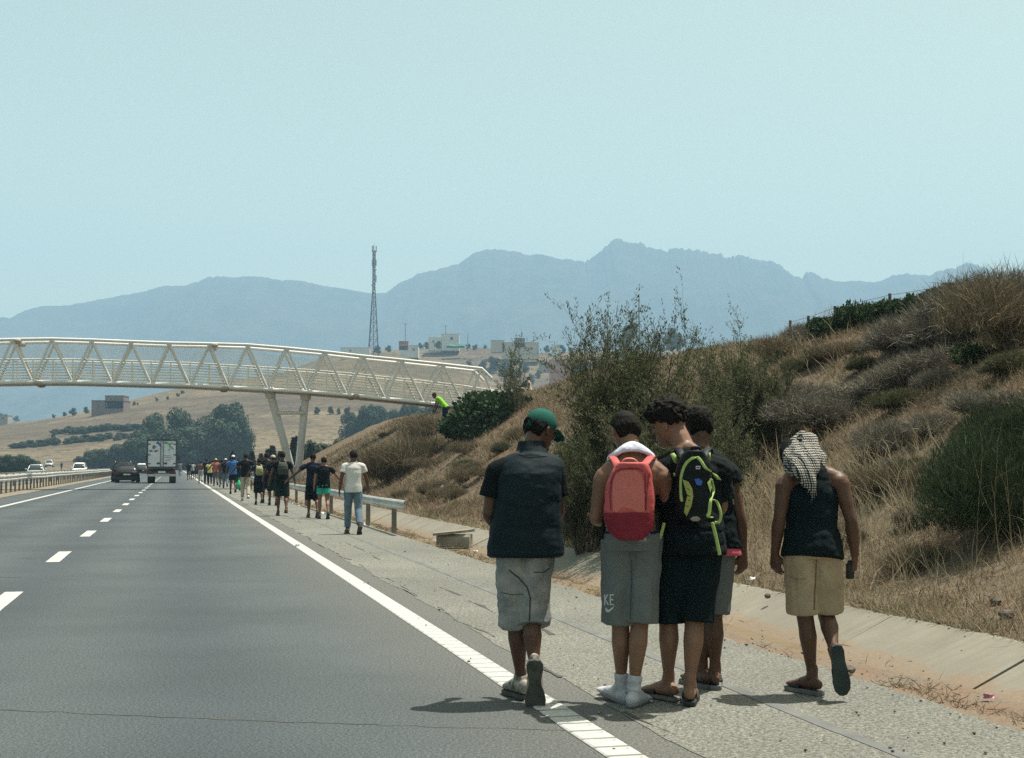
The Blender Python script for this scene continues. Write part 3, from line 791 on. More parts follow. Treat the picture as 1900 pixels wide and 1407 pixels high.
def grow(rs, p, d, ln, r, depth, segs, tips, nseg=4, up=.10, wob=.18, kids=(3, 4), spread=.55, shrink=.55):
    p = np.array(p, float); d = np.array(d, float); d /= np.linalg.norm(d)
    for k in range(nseg):
        d2 = d + rs.normal(size=3) * wob + np.array([0, 0, up]); d2 /= np.linalg.norm(d2)
        q = p + d2 * ln / nseg; ra = r * (1 - .75 * k / nseg); rb = r * (1 - .75 * (k + 1) / nseg)
        segs.append((p, q, ra, rb))
        if depth > 0 and k >= 1:
            for _ in range(rs.integers(kids[0] // 2 + 1, kids[1] + 1) if k < nseg - 1 else 1):
                c = d2 + rs.normal(size=3) * spread; grow(rs, p + (q - p) * rs.random(), c, ln * shrink * rs.uniform(.7, 1.15), ra * .5, depth - 1, segs, tips, max(2, nseg - 1), up, wob, kids, spread, shrink)
        if depth == 0: tips.append((p, q))
        p, d = q, d2
M_BARK = pmat('bark', (.075, .06, .045), .3, 12, .9)
M_TWIG = leafmat('twig_grey', [(.12, .105, .085), (.17, .15, .125), (.085, .072, .058)], 0, .9)
M_TAM = leafmat('tamarisk_leaf', [(.052, .070, .030), (.076, .092, .040), (.100, .108, .050), (.064, .078, .036), (.120, .115, .060)], .35)
M_SCRUB = leafmat('grey_scrub_twig', [(.125, .112, .088), (.17, .152, .122), (.205, .185, .152), (.10, .09, .068), (.085, .085, .055)], .1, .9)
M_BROWN = leafmat('brown_scrub_twig', [(.12, .095, .06), (.18, .14, .088), (.09, .078, .048), (.23, .185, .12), (.075, .072, .04)], .1, .9)
M_GREENB = leafmat('green_broom_shoot', [(.020, .036, .014), (.029, .049, .019), (.042, .062, .026), (.015, .028, .012), (.062, .076, .04)], .22, .7)
M_LEAFG = leafmat('dark_green_leaf', [(.016, .036, .015), (.025, .052, .019), (.036, .066, .024), (.021, .044, .017)], .2, .8)
M_TREE = leafmat('far_tree_leaf', [(.014, .032, .016), (.022, .044, .019), (.034, .058, .026), (.011, .026, .014)], .15, .7)
M_CONIF = leafmat('conifer_leaf', [(.020, .034, .020), (.028, .044, .024), (.016, .028, .018)], .1, .7)
M_STRAW = leafmat('dry_grass', [(.14, .108, .066), (.185, .145, .09), (.24, .195, .128), (.105, .083, .052), (.16, .12, .073), (.30, .245, .168), (.085, .07, .045)], .3, .9)
M_STRAWP = leafmat('pale_straw', [(.29, .25, .165), (.23, .19, .12), (.36, .315, .215), (.18, .145, .09)], .35, .85)

def tamarisk(seed, h, wd, nst=16, nleaf=15000, leafl=.06, kids=(2, 3)):
    rs = np.random.default_rng(seed); segs, tips = [], []
    for k in range(nst):
        a = rs.uniform(0, 2 * math.pi); lean = rs.uniform(.05, .75) * wd / h
        grow(rs, (math.cos(a) * .15, math.sin(a) * .15, 0), (math.cos(a) * lean, math.sin(a) * lean, 1), h * rs.uniform(.5, 1.0) * (1 - .25 * lean), .022, 2, segs, tips, 6, .10, .13, kids, .55, .36)
    tw = mesh_np('stem', *prisms(segs))
    P0 = np.array([t[0] for t in tips]); P1 = np.array([t[1] for t in tips])
    i = rs.integers(0, len(tips), nleaf); u = rs.random(nleaf)[:, None]
    pos = P0[i] * (1 - u) + P1[i] * u + rs.normal(size=(nleaf, 3)) * .018
    dr = (P1[i] - P0[i]) + rs.normal(size=(nleaf, 3)) * .06 + np.array([0, 0, .05])
    V, F = leaf_quads(pos, dr, rs.uniform(.5, 1.3, nleaf) * leafl, seed, .28)
    return tw, mesh_np('foliage', V, F)
def dome(seed, n, r, ln, wd, lumps=7, up=.6, flat=.75, core=.45):
    """a rounded thicket of fine shoots with an uneven outline"""
    rs = np.random.default_rng(seed); C = []
    for k in range(lumps):
        a = rs.uniform(0, 6.283); q = rs.uniform(.1, .62); C.append((math.cos(a) * q, math.sin(a) * q, rs.uniform(.15, .45), rs.uniform(.38, .62)))
    C = np.array(C); i = rs.integers(0, lumps, n)
    v = rs.normal(size=(n, 3)); v /= np.linalg.norm(v, axis=1, keepdims=True)
    v[:, 2] = np.abs(v[:, 2]) * 1.0 - .15
    q = (core + (1 - core) * rs.random(n) ** .6)[:, None]
    pos = C[i, :3] + v * q * C[i, 3:4]; pos[:, 2] = np.maximum(pos[:, 2], .0) * flat
    dr = v * .8 + rs.normal(size=(n, 3)) * .45 + np.array([0, 0, up])
    V, F = tris_spray(pos * r - (dr / np.linalg.norm(dr, axis=1, keepdims=True)) * (ln * .6), dr, rs.uniform(.6, 1.4, n) * ln, np.full(n, wd), .5, seed)
    V[:, 2] = np.maximum(V[:, 2], -.1)
    return V, F
def leafy(seed, n, r, size, lumps=8, flat=.8):
    rs = np.random.default_rng(seed); C = []
    for k in range(lumps):
        a = rs.uniform(0, 6.283); q = rs.uniform(.05, .65); C.append((math.cos(a) * q, math.sin(a) * q, rs.uniform(.25, .7), rs.uniform(.28, .5)))
    C = np.array(C); i = rs.integers(0, lumps, n); v = rs.normal(size=(n, 3)); v /= np.linalg.norm(v, axis=1, keepdims=True)
    q = (.5 + .5 * rs.random(n) ** .5)[:, None] * (1 + .25 * (rs.random(n)[:, None] - .4)); pos = (C[i, :3] + v * q * C[i, 3:4]); pos[:, 2] = np.maximum(pos[:, 2], .02) * flat
    return leaf_quads(pos * r, v + rs.normal(size=(n, 3)) * .8 + np.array([0, 0, .3]), rs.uniform(.6, 1.4, n) * size, seed, .6)
def stems_for(seed, r, h, n=9, rad_=.012, m='stem'):
    rs = np.random.default_rng(seed); segs, tips = [], []
    for k in range(n):
        a = rs.uniform(0, 6.283); grow(rs, (0, 0, -.05), (math.cos(a) * .7, math.sin(a) * .7, .8), h, rad_, 1, segs, tips, 4, .05, .2, (2, 3), .6, .5)
    return mesh_np('stem', *prisms(segs))
def plant(name, label, cat, parts, loc, sc=1.0, rz=0.0, group=None, scz=None):
    R = tag(empty(name, loc, rz), label, cat, group); R.scale = (sc, sc, scz or sc)
    for nm, me, m in parts: put(nm, me, m, R)
    return R
def copy_plant(src, loc, sc, rz, label, group=None, scz=None):
    c = src.copy(); COL.objects.link(c); c.location = loc; c.rotation_euler = (0, 0, rz); c.scale = (sc, sc, scz or sc); c['label'] = label
    if group: c['group'] = group
    elif 'group' in c: del c['group']
    for ch in src.children:
        k = ch.copy(); COL.objects.link(k); k.parent = c
    return c
def onbank(px, Y):
    X = (px - 950) / FPX * Y; return Vector((X, Y, bankz(X, Y)))
def onhill(px, Y):
    X = (px - 950) / FPX * Y; return Vector((X, Y, hillz(X, Y)))

# ---- tamarisks in the middle
tA = tamarisk(3, 3.4, 1.15, 36, 70000, .052, (3, 4)); tB = tamarisk(8, 2.15, 1.4, 22, 36000, .050, (3, 4)); tC = tamarisk(14, 2.2, 1.3, 18, 15000, .055); tD = tamarisk(21, 4.2, 1.0, 5, 3000, .09)
def tam(tp, px, Y, sc, rz, label, scz=None, dz=0):
    p = onbank(px, Y); p.z += dz - .1
    return plant('tamarisk_bush', label, 'bush', [('stem', tp[0], M_BARK), ('foliage', tp[1], M_TAM)], p, sc, rz, 'tamarisk bushes on the bank', scz)
tam(tA, 1165, 20.5, 1.0, 0.3, 'tallest feathery tamarisk bush above the men with backpacks')
tam(tC, 1088, 19.6, .82, 1.3, 'low dense tamarisk behind the coral backpack at the slab edge')
tam(tC, 1200, 18.6, 1.0, 4.0, 'dense low tamarisk behind the tall man with curly hair')
tam(tB, 1265, 20.6, 1.0, 4.4, 'bushy tamarisk rising over the lime backpack')
tam(tB, 1372, 22.5, .92, 2.0, 'second tall tamarisk with dark sprigs on the skyline', 1.0)
tam(tC, 1320, 19.0, .85, 5.0, 'olive tamarisk behind the half hidden man')
tam(tC, 1415, 22.0, .8, .6, 'olive tamarisk up the bank above the checked scarf')
tam(tC, 1120, 25.5, .8, 2.8, 'tamarisk further back filling the gap by the tall one')
tam(tD, 945, 48, .80, .7, 'thin bare tamarisk sapling by the bridge landing')
tam(tD, 962, 47, .5, 3.3, 'sparse grey tamarisk in front of the white railing')
tam(tC, 1052, 31, .55, 1.9, 'low broad tamarisk beyond the railing end')
# ---- grey and brown scrub
gS = [mesh_np('twigs', *dome(30 + k, 9000, 1.0, .22, .0045, 7 + k, .45, .75)) for k in range(3)]
gSs = [stems_for(40 + k, 1, .7) for k in range(2)]
bS = [mesh_np('twigs', *dome(60 + k, 8000, 1.0, .26, .0045, 8, .8, .8)) for k in range(2)]
lS = [mesh_np('foliage', *leafy(70 + k, 5000, 1.0, .085, 9)) for k in range(2)]
kb = [0]
OL = [mesh_np('twigs', *dome(80 + k, 7000, 1.0, .14, .006, 8, .6, .8)) for k in range(2)]
def scrub(px, Y, sc, label, typ='grey', group=None, scz=None, py=None):
    k = kb[0]; kb[0] += 1
    p = onbank(px, Y) if py is None else hit(px, py)
    if p is None: return
    p = Vector(p); p.z -= .08 * sc
    parts = {'grey': [('stem', gSs[k % 2], M_BARK), ('twigs', gS[k % 3], M_SCRUB)], 'brown': [('stem', gSs[k % 2], M_BARK), ('twigs', bS[k % 2], M_BROWN)], 'leafy': [('stem', gSs[k % 2], M_BARK), ('foliage', lS[k % 2], M_LEAFG)]}[typ]
    plant('shrub', label, 'bush', parts, p, sc, random.uniform(0, 6.28), group, scz)
scrub(740, 0, 1.75, 'big brown dome of dry scrub on the bank beside the guardrail end', 'brown', None, 2.2, 885)
scrub(700, 0, 1.5, 'pale brown scrub at the foot of the bank behind the white shirt', 'brown', None, 1.4, 880)
scrub(790, 0, 1.6, 'brown thicket beside the bending man in the green shirt', 'brown', None, 1.5, 815)
scrub(900, 0, 2.2, 'dark green leafy shrub under the end of the footbridge', 'leafy', None, 1.9, 800)
scrub(868, 0, 1.6, 'smaller dark green shrub left of the one under the bridge end', 'leafy', None, 1.3, 806)
scrub(1560, 0, 1.15, 'wide grey scrub thicket in the middle of the slope', 'grey', None, 1.0, 790)
scrub(1500, 0, 1.0, 'grey scrub left of the wide thicket on the slope', 'grey', None, .95, 770)
scrub(1625, 0, 1.0, 'grey scrub with pale seed heads on the middle slope', 'grey', None, .8, 740)
scrub(1700, 0, 1.1, 'grey brown scrub right of the seed heads', 'grey', None, .85, 705)
scrub(1640, 0, .55, 'small rounded grey scrub above the checked scarf', 'grey', None, .62, 835)
scrub(1740, 0, .6, 'low grey scrub between the slope path and green broom', 'grey', None, .42, 800)
scrub(1850, 0, .6, 'grey scrub directly above the green broom bush', 'grey', None, .45, 760)
scrub(1840, 0, 1.4, 'dark tall thicket at the top of the bank by the right edge', 'grey', None, 1.5, 600)
scrub(1760, 0, 1.25, 'large grey thicket below the summit of the bank', 'grey', None, 1.35, 640)
scrub(1885, 0, 1.1, 'straw brown thicket on the right edge near the summit', 'brown', None, 1.3, 640)
scrub(1690, 0, 1.0, 'grey thicket left of the summit thickets', 'grey', None, 1.0, 650)
scrub(1820, 0, .45, 'bright green small shrub on the upper right slope', 'leafy', None, .40, 668)
scrub(1765, 0, .6, 'dark leafy shrub on the skyline left of the summit thicket', 'leafy', None, .5, 560)
scrub(1690, 0, .8, 'broad green shrub on the red earth skyline', 'leafy', None, .75, 588)
scrub(1640, 0, .7, 'green shrub beside the broad one on the skyline', 'leafy', None, .6, 596)
scrub(1590, 0, .65, 'narrow dark green shrub on the skyline by the fence', 'leafy', None, .9, 610)
scrub(1545, 0, .7, 'green yellow shrub low on the skyline under the fence', 'leafy', None, .55, 622)
scrub(1490, 0, .8, 'bare grey shrub at the left end of the wire fence', 'grey', None, .75, 632)
scrub(1600, 0, .5, 'low olive shrub below the fence', 'brown', None, .4, 655)
scrub(1450, 0, .9, 'olive brown scrub on the skyline right of the tamarisks', 'brown', None, .7, 665)
scrub(1050, 0, .7, 'dry brown scrub at the slab edge behind the cap man', 'brown', None, .6, 1005)
scrub(1560, 0, .45, 'low dry weeds right of the scarfed man', 'brown', None, .42, 1010)
scrub(1690, 0, .5, 'dry brown weeds at the left foot of the green broom', 'brown', None, .35, 1055)
scrub(1625, 0, .5, 'small olive weeds behind the scarfed man', 'brown', None, .5, 920)
scrub(675, 0, .22, 'little green weed on the bare earth behind the guardrail', 'leafy', None, .2, 915)
for k in range(14):
    px = random.uniform(1440, 1900); py = random.uniform(640, 1000)
    scrub(px, 0, random.uniform(.22, .5), 'small tuft of grey scrub scattered on the dry slope', random.choice(('grey', 'grey', 'brown')), 'small scrub tufts on the slope', None, py)
for k in range(30):
    px = random.uniform(640, 1000); py = random.uniform(770, 930)
    scrub(px, 0, random.uniform(.3, .6), 'low brown tuft on the bank between guardrail and tamarisks', 'brown', 'low tufts on the bank behind the guardrail', None, py)
M_OLIVE = leafmat('olive_scrub_leaf', [(.050, .058, .026), (.075, .078, .036), (.10, .095, .05), (.038, .044, .022)], .2, .8)
for k, (px, py, sc) in enumerate(((1475, 690, .55), (1600, 690, .55), (1665, 760, .6), (1870, 700, .6), (1700, 880, .42), (1655, 905, .35), (1520, 860, .4), (1480, 800, .5), (1890, 810, .5), (930, 840, .6), (960, 880, .5), (870, 870, .55), (1000, 830, .6))):
    h = hit(px, py)
    if h is None: continue
    plant('shrub', 'small olive leaved shrub among the dry grass of the bank', 'bush', [('stem', gSs[k % 2], M_BARK), ('twigs', bS[k % 2] if k % 3 else gS[k % 3], M_BROWN if k % 3 else M_SCRUB), ('foliage', lS[k % 2].copy(), M_OLIVE)] if False else [('stem', gSs[k % 2], M_BARK), ('twigs', OL[k % 2], M_OLIVE)], h - Vector((0, 0, .05)), sc, random.uniform(0, 6.28), 'olive shrubs on the dry bank', sc * .85)
# ---- green broom at right
V1, F1 = dome(91, 34000, 1.25, .10, .0038, 12, .8, 1.05, .3)
p = onbank(1852, 12.9); plant('broom_bush', 'large dense green broom bush at the right edge', 'bush', [('stem', stems_for(92, 1, 1.0, 14), M_BARK), ('shoots', mesh_np('shoots', V1, F1), M_GREENB)], p - Vector((0, 0, .1)), .66, .5, None, .98)
V1, F1 = dome(93, 18000, 1.0, .10, .0038, 9, .8, 1.0, .3)
p = onbank(1905, 13.4); plant('broom_bush', 'green broom bush cut by the right edge behind the large one', 'bush', [('stem', gSs[0], M_BARK), ('shoots', mesh_np('shoots', V1, F1), M_GREENB)], p, .75, 1.5, None, 1.05)
def stalks():
    rs = np.random.default_rng(5)
    for k, (px, Y) in enumerate(((1805, 12.2), (1850, 12.0), (1875, 11.9), (1890, 12.1))):
        segs, tips = [], []
        grow(rs, (0, 0, 0), (rs.uniform(-.15, .15), rs.uniform(-.1, .1), 1), rs.uniform(.9, 1.35), .006, 1, segs, tips, 6, .02, .05, (1, 1), .3, .3)
        tag(put('dry_stalk', mesh_np('dry_stalk', *prisms(segs)), M_STRAWP, None, False, onbank(px, Y)), 'pale dry stalk standing in front of the green broom bush', 'plant', 'dry stalks by the broom')
stalks()

# ---- grass (too many blades to count)
def grass(name, n, smin, smax, tfun, lmin, lmax, wfun, mat, lean=.5, seed=1, clump=.0, mask=None, up=1.0):
    rs = np.random.default_rng(seed)
    u = rs.random(n); s = smin * (smax / smin) ** u if smin > 0 else smin + (smax - smin) * u
    t = tfun(rs, s)
    if clump:
        nc = max(20, n // 45); ci = rs.integers(0, n, nc); j = rs.integers(0, nc, n); k = rs.random(n) < .75
        s = np.where(k, s[ci[j]] + rs.normal(size=n) * clump, s); t = np.where(k, t[ci[j]] + rs.normal(size=n) * clump, t)
    keep = (t > 5.58) & (s > 3.5)
    dn = fbm(np.stack([s * .6, t * .6, s * 0], -1), 3, seed + 50)
    keep &= dn + .32 > rs.random(n) * .55
    s, t, dn = s[keep], t[keep], dn[keep]; n = len(s)
    X, Y = WN(s, t); Z = bank(s, t)
    e = .3; sl = (bank(s, t + e) - Z) / e
    pos = np.stack([X, Y, Z - .01], -1)
    dr = rs.normal(size=(n, 3)) * lean + np.array([0, 0, up]); dr[:, 2] = np.abs(dr[:, 2]) + .1
    dr[:, 0] -= sl * .25
    ln = rs.uniform(lmin, lmax, n) * (1 + 1.2 * dn); wd = wfun(Y) * rs.uniform(.6, 1.3, n)
    V, F = tris_spray(pos, dr, ln, wd, .6, seed)
    return kind(put(name, mesh_np(name, V, F), mat), 'stuff')
gw = lambda Y: .0016 + .00018 * Y
grass('grass', 60000, 5, 16, lambda r, s: 5.6 + 8.5 * r.random(len(s)) ** 1.3, .05, .14, gw, M_STRAW, 1.0, 1, .12)
grass('grass', 125000, 12, 34, lambda r, s: 5.6 + 10.5 * r.random(len(s)), .07, .20, gw, M_STRAW, .95, 2, .2)
grass('grass', 140000, 30, 95, lambda r, s: 5.6 + 13 * r.random(len(s)), .12, .28, gw, M_STRAW, .9, 3, .4)
grass('grass', 9000, 8, 22, lambda r, s: 5.9 + 2.6 * r.random(len(s)) ** .8, .25, .60, lambda Y: gw(Y) * .9, M_STRAWP, .30, 4, .22)
grass('grass', 26000, 4.5, 34, lambda r, s: 5.585 + np.abs(r.normal(size=len(s))) * .10, .05, .15, gw, M_STRAWP, 1.0, 5, .08)
grass('grass', 2500, 16, 34, lambda r, s: 11.5 + 4.5 * r.random(len(s)), .2, .5, gw, M_STRAWP, .35, 6, .2)

def trough_straw():
    rs = np.random.default_rng(77); n = 9000; s = 5 * (12.0 ** rs.random(n)); t = 4.36 + np.abs(rs.normal(size=n)) * .22
    dn = fbm(np.stack([s * .9, t * 2, s * 0], -1), 3, 5); k = (dn + .22 > rs.random(n) * .5) & (t < 5.1); s, t = s[k], t[k]; n = len(s)
    X, Y = WN(s, t); pos = np.stack([X, Y, np.full(n, -.03) + .06 * np.clip(t - 4.75, 0, 1)], -1); dr = rs.normal(size=(n, 3)); dr[:, 2] = np.abs(dr[:, 2]) * .45 + .05
    V, F = tris_spray(pos, dr, rs.uniform(.03, .10, n), gw(Y) * rs.uniform(.6, 1.2, n), .6, 7)
    kind(put('straw', mesh_np('straw', V, F), M_STRAW), 'stuff')
trough_straw()
# ---- trees and thickets far away
def tree_mesh(seed, h, wd, n, size, lumps=16, low=.12):
    rs = np.random.default_rng(seed); segs, tips = [], []
    for k in range(5):
        a = rs.uniform(0, 6.283); grow(rs, (0, 0, 0) if k == 0 else (0, 0, h * .15), (math.cos(a) * .5, math.sin(a) * .5, 1), h * .6, h * .025, 1, segs, tips, 4, .1, .15, (2, 3), .6, .5)
    tk = mesh_np('trunk', *prisms(segs)); C = []
    for k in range(lumps):
        a = rs.uniform(0, 6.283); z = rs.uniform(low, .82); q = rs.uniform(.1, 1) * math.sqrt(max(.05, 1 - (z * 1.05 - .25) ** 2)) * .75
        C.append((math.cos(a) * q * wd, math.sin(a) * q * wd, z * h, rs.uniform(.24, .42) * wd))
    C = np.array(C); i = rs.integers(0, lumps, n); v = rs.normal(size=(n, 3)); v /= np.linalg.norm(v, axis=1, keepdims=True)
    pos = C[i, :3] + v * ((.80 + .25 * rs.random(n) ** .7)[:, None]) * C[i, 3:4]; pos[:, 2] = np.maximum(pos[:, 2], .1)
    V, F = leaf_quads(pos, np.cross(v, rs.normal(size=(n, 3))), rs.uniform(.6, 1.4, n) * size, seed, .8, v)
    return tk, mesh_np('crown', V, F)
def conifer_mesh(seed, h, wd, n, size):
    rs = np.random.default_rng(seed); z = rs.random(n) ** .8; a = rs.uniform(0, 6.283, n); tier = .75 + .25 * np.abs(np.sin(z * 22)); q = (1 - z) * wd * tier * (.4 + .6 * rs.random(n) ** .5)
    pos = np.stack([np.cos(a) * q, np.sin(a) * q, z * h], -1); dr = np.stack([np.cos(a), np.sin(a), np.full(n, -.15)], -1) + rs.normal(size=(n, 3)) * .4
    V, F = leaf_quads(pos, dr, rs.uniform(.6, 1.4, n) * size, seed, .5)
    return mesh_np('trunk', *prisms([((0, 0, -.3), (0, 0, h * .9), h * .02, h * .004)])), mesh_np('crown', V, F)
TM = [tree_mesh(100 + k, 1.0, .62, 5200, .05, 13) for k in range(4)]
CM = [conifer_mesh(120 + k, 1.0, .27, 1500, .07) for k in range(2)]
tn = [0]
def tree(px, pyt, pyb, Y, label, group=None, con=False, wf=1.0, z=None, name=None):
    k = tn[0]; tn[0] += 1
    if Y >= 178 and Y != 268:                             # stands on the far hills
        pyb = min(pyb, 868); h = hithill(px, pyb)
        if h is None: Y *= FAR; zz = at(px, pyb, Y).z
        else: Y, zz = h.y, h.z
    else: zz = at(px, pyb, Y).z if Y == 268 else onbank(px, Y).z
    X = (px - 950) / FPX * Y; hgt = (at(px, pyt, Y).z - zz) * 1.03; zz -= .02 * hgt
    if z is not None: zz = z
    src = CM[k % 2] if con else TM[k % 4]
    R = tag(empty(name or ('conifer_tree' if con else 'broadleaf_tree'), (X, Y, zz), random.uniform(0, 6.28)), label, 'tree', group); R.scale = (hgt * wf, hgt * wf, hgt)
    put('trunk', src[0], M_BARK, R); put('crown', src[1], M_CONIF if con else M_TREE, R)
tree(425, 742, 868, 205, 'largest dark round tree behind the walkers right of the truck', None, False, .80)
tree(372, 755, 862, 212, 'dark tree directly above the truck roof, right side', None, False, .75)
tree(335, 760, 866, 208, 'dark tree above the truck roof, left side', None, False, .72)
tree(295, 768, 858, 214, 'dark tree left of the truck roof', None, False, .72)
tree(450, 765, 872, 198, 'dark tree at the right flank of the largest tree', None, False, .55)
tree(385, 800, 880, 188, 'lower dark tree between truck and walkers', None, False, .9)
tree(415, 812, 880, 180, 'lowest dark tree above the heads of the far walkers', None, False, .9)
tree(270, 795, 866, 205, 'dark shrubby tree at the left end of the tree clump', None, False, .8)
for k in range(30):
    px = 152 + k * 7 + random.uniform(-5, 5); top = 846 - (px - 150) * .27 + random.uniform(-5, 5)
    tree(px, top, 874, 190 + random.uniform(-8, 10), 'dark thicket tree in the sloping belt left of the truck', 'thicket trees left of the truck', False, 1.25)
for k in range(26):
    px = 655 + k * 6.6 + random.uniform(-4, 4); top = 757 + 8 * math.sin(k * .7) + random.uniform(-3, 5) + max(0, (665 - px) * .8)
    tree(px, top, 822, 262 + random.uniform(-12, 12), 'grey green tree in the plantation under the bridge', 'plantation trees under the bridge', False, .75)
for k in range(16):
    px = 565 + k * 8.5 + random.uniform(-4, 4); tree(px, 822 + random.uniform(-5, 8) - (px - 565) * .05, 880, 165 + random.uniform(-10, 10), 'dark young tree in the belt behind the bridge leg', 'young trees behind the bridge leg', False, .75)
for px, tp in ((433, 838), (468, 838), (498, 834), (506, 828), (520, 838), (548, 812), (578, 823), (600, 828), (485, 842), (630, 822)):
    tree(px, tp, 880, 160 + random.uniform(-8, 8), 'small dark conifer beyond the people near the bridge leg', 'small conifers near the bridge leg', True, 1.2)
for px, tp, bt in ((588, 755, 766), (614, 754, 766), (628, 757, 766), (644, 754, 766), (560, 752, 763)):
    tree(px, tp, bt + 3, 300, 'round bush in the row along the field edge behind the leg', 'round bushes along the field edge', False, .8, None, 'round_bush')
for k in range(70):                                        # hedges on the left hill
    u = k / 69; px = 20 + 260 * u + random.uniform(-6, 6); py = 832 - 22 * u + random.uniform(-2, 2) if k % 2 else 806 - 10 * u + random.uniform(-3, 2)
    if k % 2 == 0: px = 100 + 180 * u
    h = random.uniform(8, 13)
    R_ = tree(px, py - h, py, 300, 'dark hedge bush on the field banks of the left hill', 'hedge bushes on the left hill', False, 1.9, None, 'hedge_bush')
tree(100, 803, 814, 262, 'single round bush alone in the stubble field', None, False, .8, None, 'round_bush')
for k in range(24):
    px = -10 + k * 3.2 + random.uniform(-2, 2); tree(px, 850 + random.uniform(-6, 5), 878, 268, 'green roadside bush behind the silver car', 'roadside bushes behind the silver car', False, 1.0, None, 'roadside_bush')
for k, (px, tp, bt) in enumerate(((135, 757, 772), (160, 755, 768), (120, 764, 773), (100, 768, 776), (232, 747, 757), (248, 745, 753), (255, 747, 752))):
    tree(px, tp, bt, 405, 'green tree beside the brown block house', 'trees round the brown block house', False, .8, None)
for px, tp, bt in ((15, 768, 782), (30, 772, 783), (2, 766, 780)): tree(px, tp, bt, 700, 'dim far tree at the left edge beyond the field', 'far trees at the left edge', False, 1.0)
for px, py in ((338, 731), (375, 722), (388, 718), (290, 745), (310, 742), (330, 736), (470, 728), (500, 738)): tree(px, py - 7, py, 395, 'small scrub bush dotted on the bare hillside', 'scrub bushes on the bare hillside', False, 1.0, None, 'round_bush')
for px, tp, bt, Y in ((1250, 606, 652, 630, ), (1225, 615, 655, 634), (1262, 618, 652, 628), (1165, 600, 660, 633)): tree(px, tp, bt, Y, 'dark tree on the skyline behind the tall tamarisk', 'skyline trees behind the tamarisk', False, .6)
for px, tp, bt, Y in ((812, 632, 648, 615), (700, 640, 656, 615), (720, 641, 654, 615), (780, 636, 648, 618), (790, 634, 648, 617), (880, 638, 650, 620), (1015, 641, 655, 612), (1045, 640, 656, 612), (1060, 645, 660, 610), (868, 637, 648, 622), (900, 640, 648, 625)):
    tree(px, tp, bt, Y, 'dark garden tree among the village houses', 'garden trees among the village houses', False, .8)
for px, tp, bt, Y in ((915, 662, 692, 540), (895, 668, 690, 545), (940, 668, 696, 535), (975, 672, 690, 540), (1000, 685, 702, 500), (1030, 690, 712, 490), (1060, 696, 710, 490), (985, 695, 712, 480), (870, 670, 684, 560), (960, 682, 700, 520), (1095, 670, 690, 540), (1120, 660, 690, 540)):
    tree(px, tp, bt, Y, 'dark tree on the slope below the village', 'trees on the slope below the village', False, .85)
# ---------------------------------------------------------------- people
def m_skin(name, c):
    t = NT(name); v = t.coord('Object'); a = t.noise(v, 7, 5, .6); b = t.noise(v, 160, 3, .6)
    col = t.ramp(a, [(.3, cm(c, .82)), (.7, cm((c[0] * 1.05, c[1], c[2] * .96), 1.12))])
    t.set(**{'Base Color': col, 'Roughness': .52, 'Specular IOR Level': .32, 'Subsurface Weight': .06, 'Subsurface Radius': (.02, .008, .005)})
    t.bump(b, .12, .002); return t.m
def m_cloth(name, c, var=.14, weave=420, bump=.25, rough=.92, fade=None, scale=5, sheen=.0):
    t = NT(name); v = t.coord('Object'); a = t.noise(v, scale, 6, .65); b = t.noise(v, weave, 2, .5)
    col = t.ramp(a, [(.3, cm(c, 1 - var)), (.7, fade or cm(c, 1 + var))])
    col = t.mix(.35, col, t.mix(1.0, col, t.ramp(b, [(.35, (.6, .6, .6)), (.65, (1.5, 1.5, 1.5))]), 'MULTIPLY'))
    t.set(**{'Base Color': col, 'Roughness': rough, 'Specular IOR Level': .15, 'Sheen Weight': sheen}); t.bump(b, bump, .002); return t.m
SK1 = m_skin('skin_brown', (.125, .064, .038)); SK2 = m_skin('skin_tan', (.185, .102, .066)); SK3 = m_skin('skin_dark', (.088, .045, .029))
M_HAIR = pmat('black_hair', (.008, .0068, .006), .4, 60, .8, .5, 240, .004, spec=.12)
M_EYE = pmat('eye', (.02, .015, .012), .1, 5, .2); M_LIP = pmat('lip', (.16, .07, .055), .1, 30, .5)

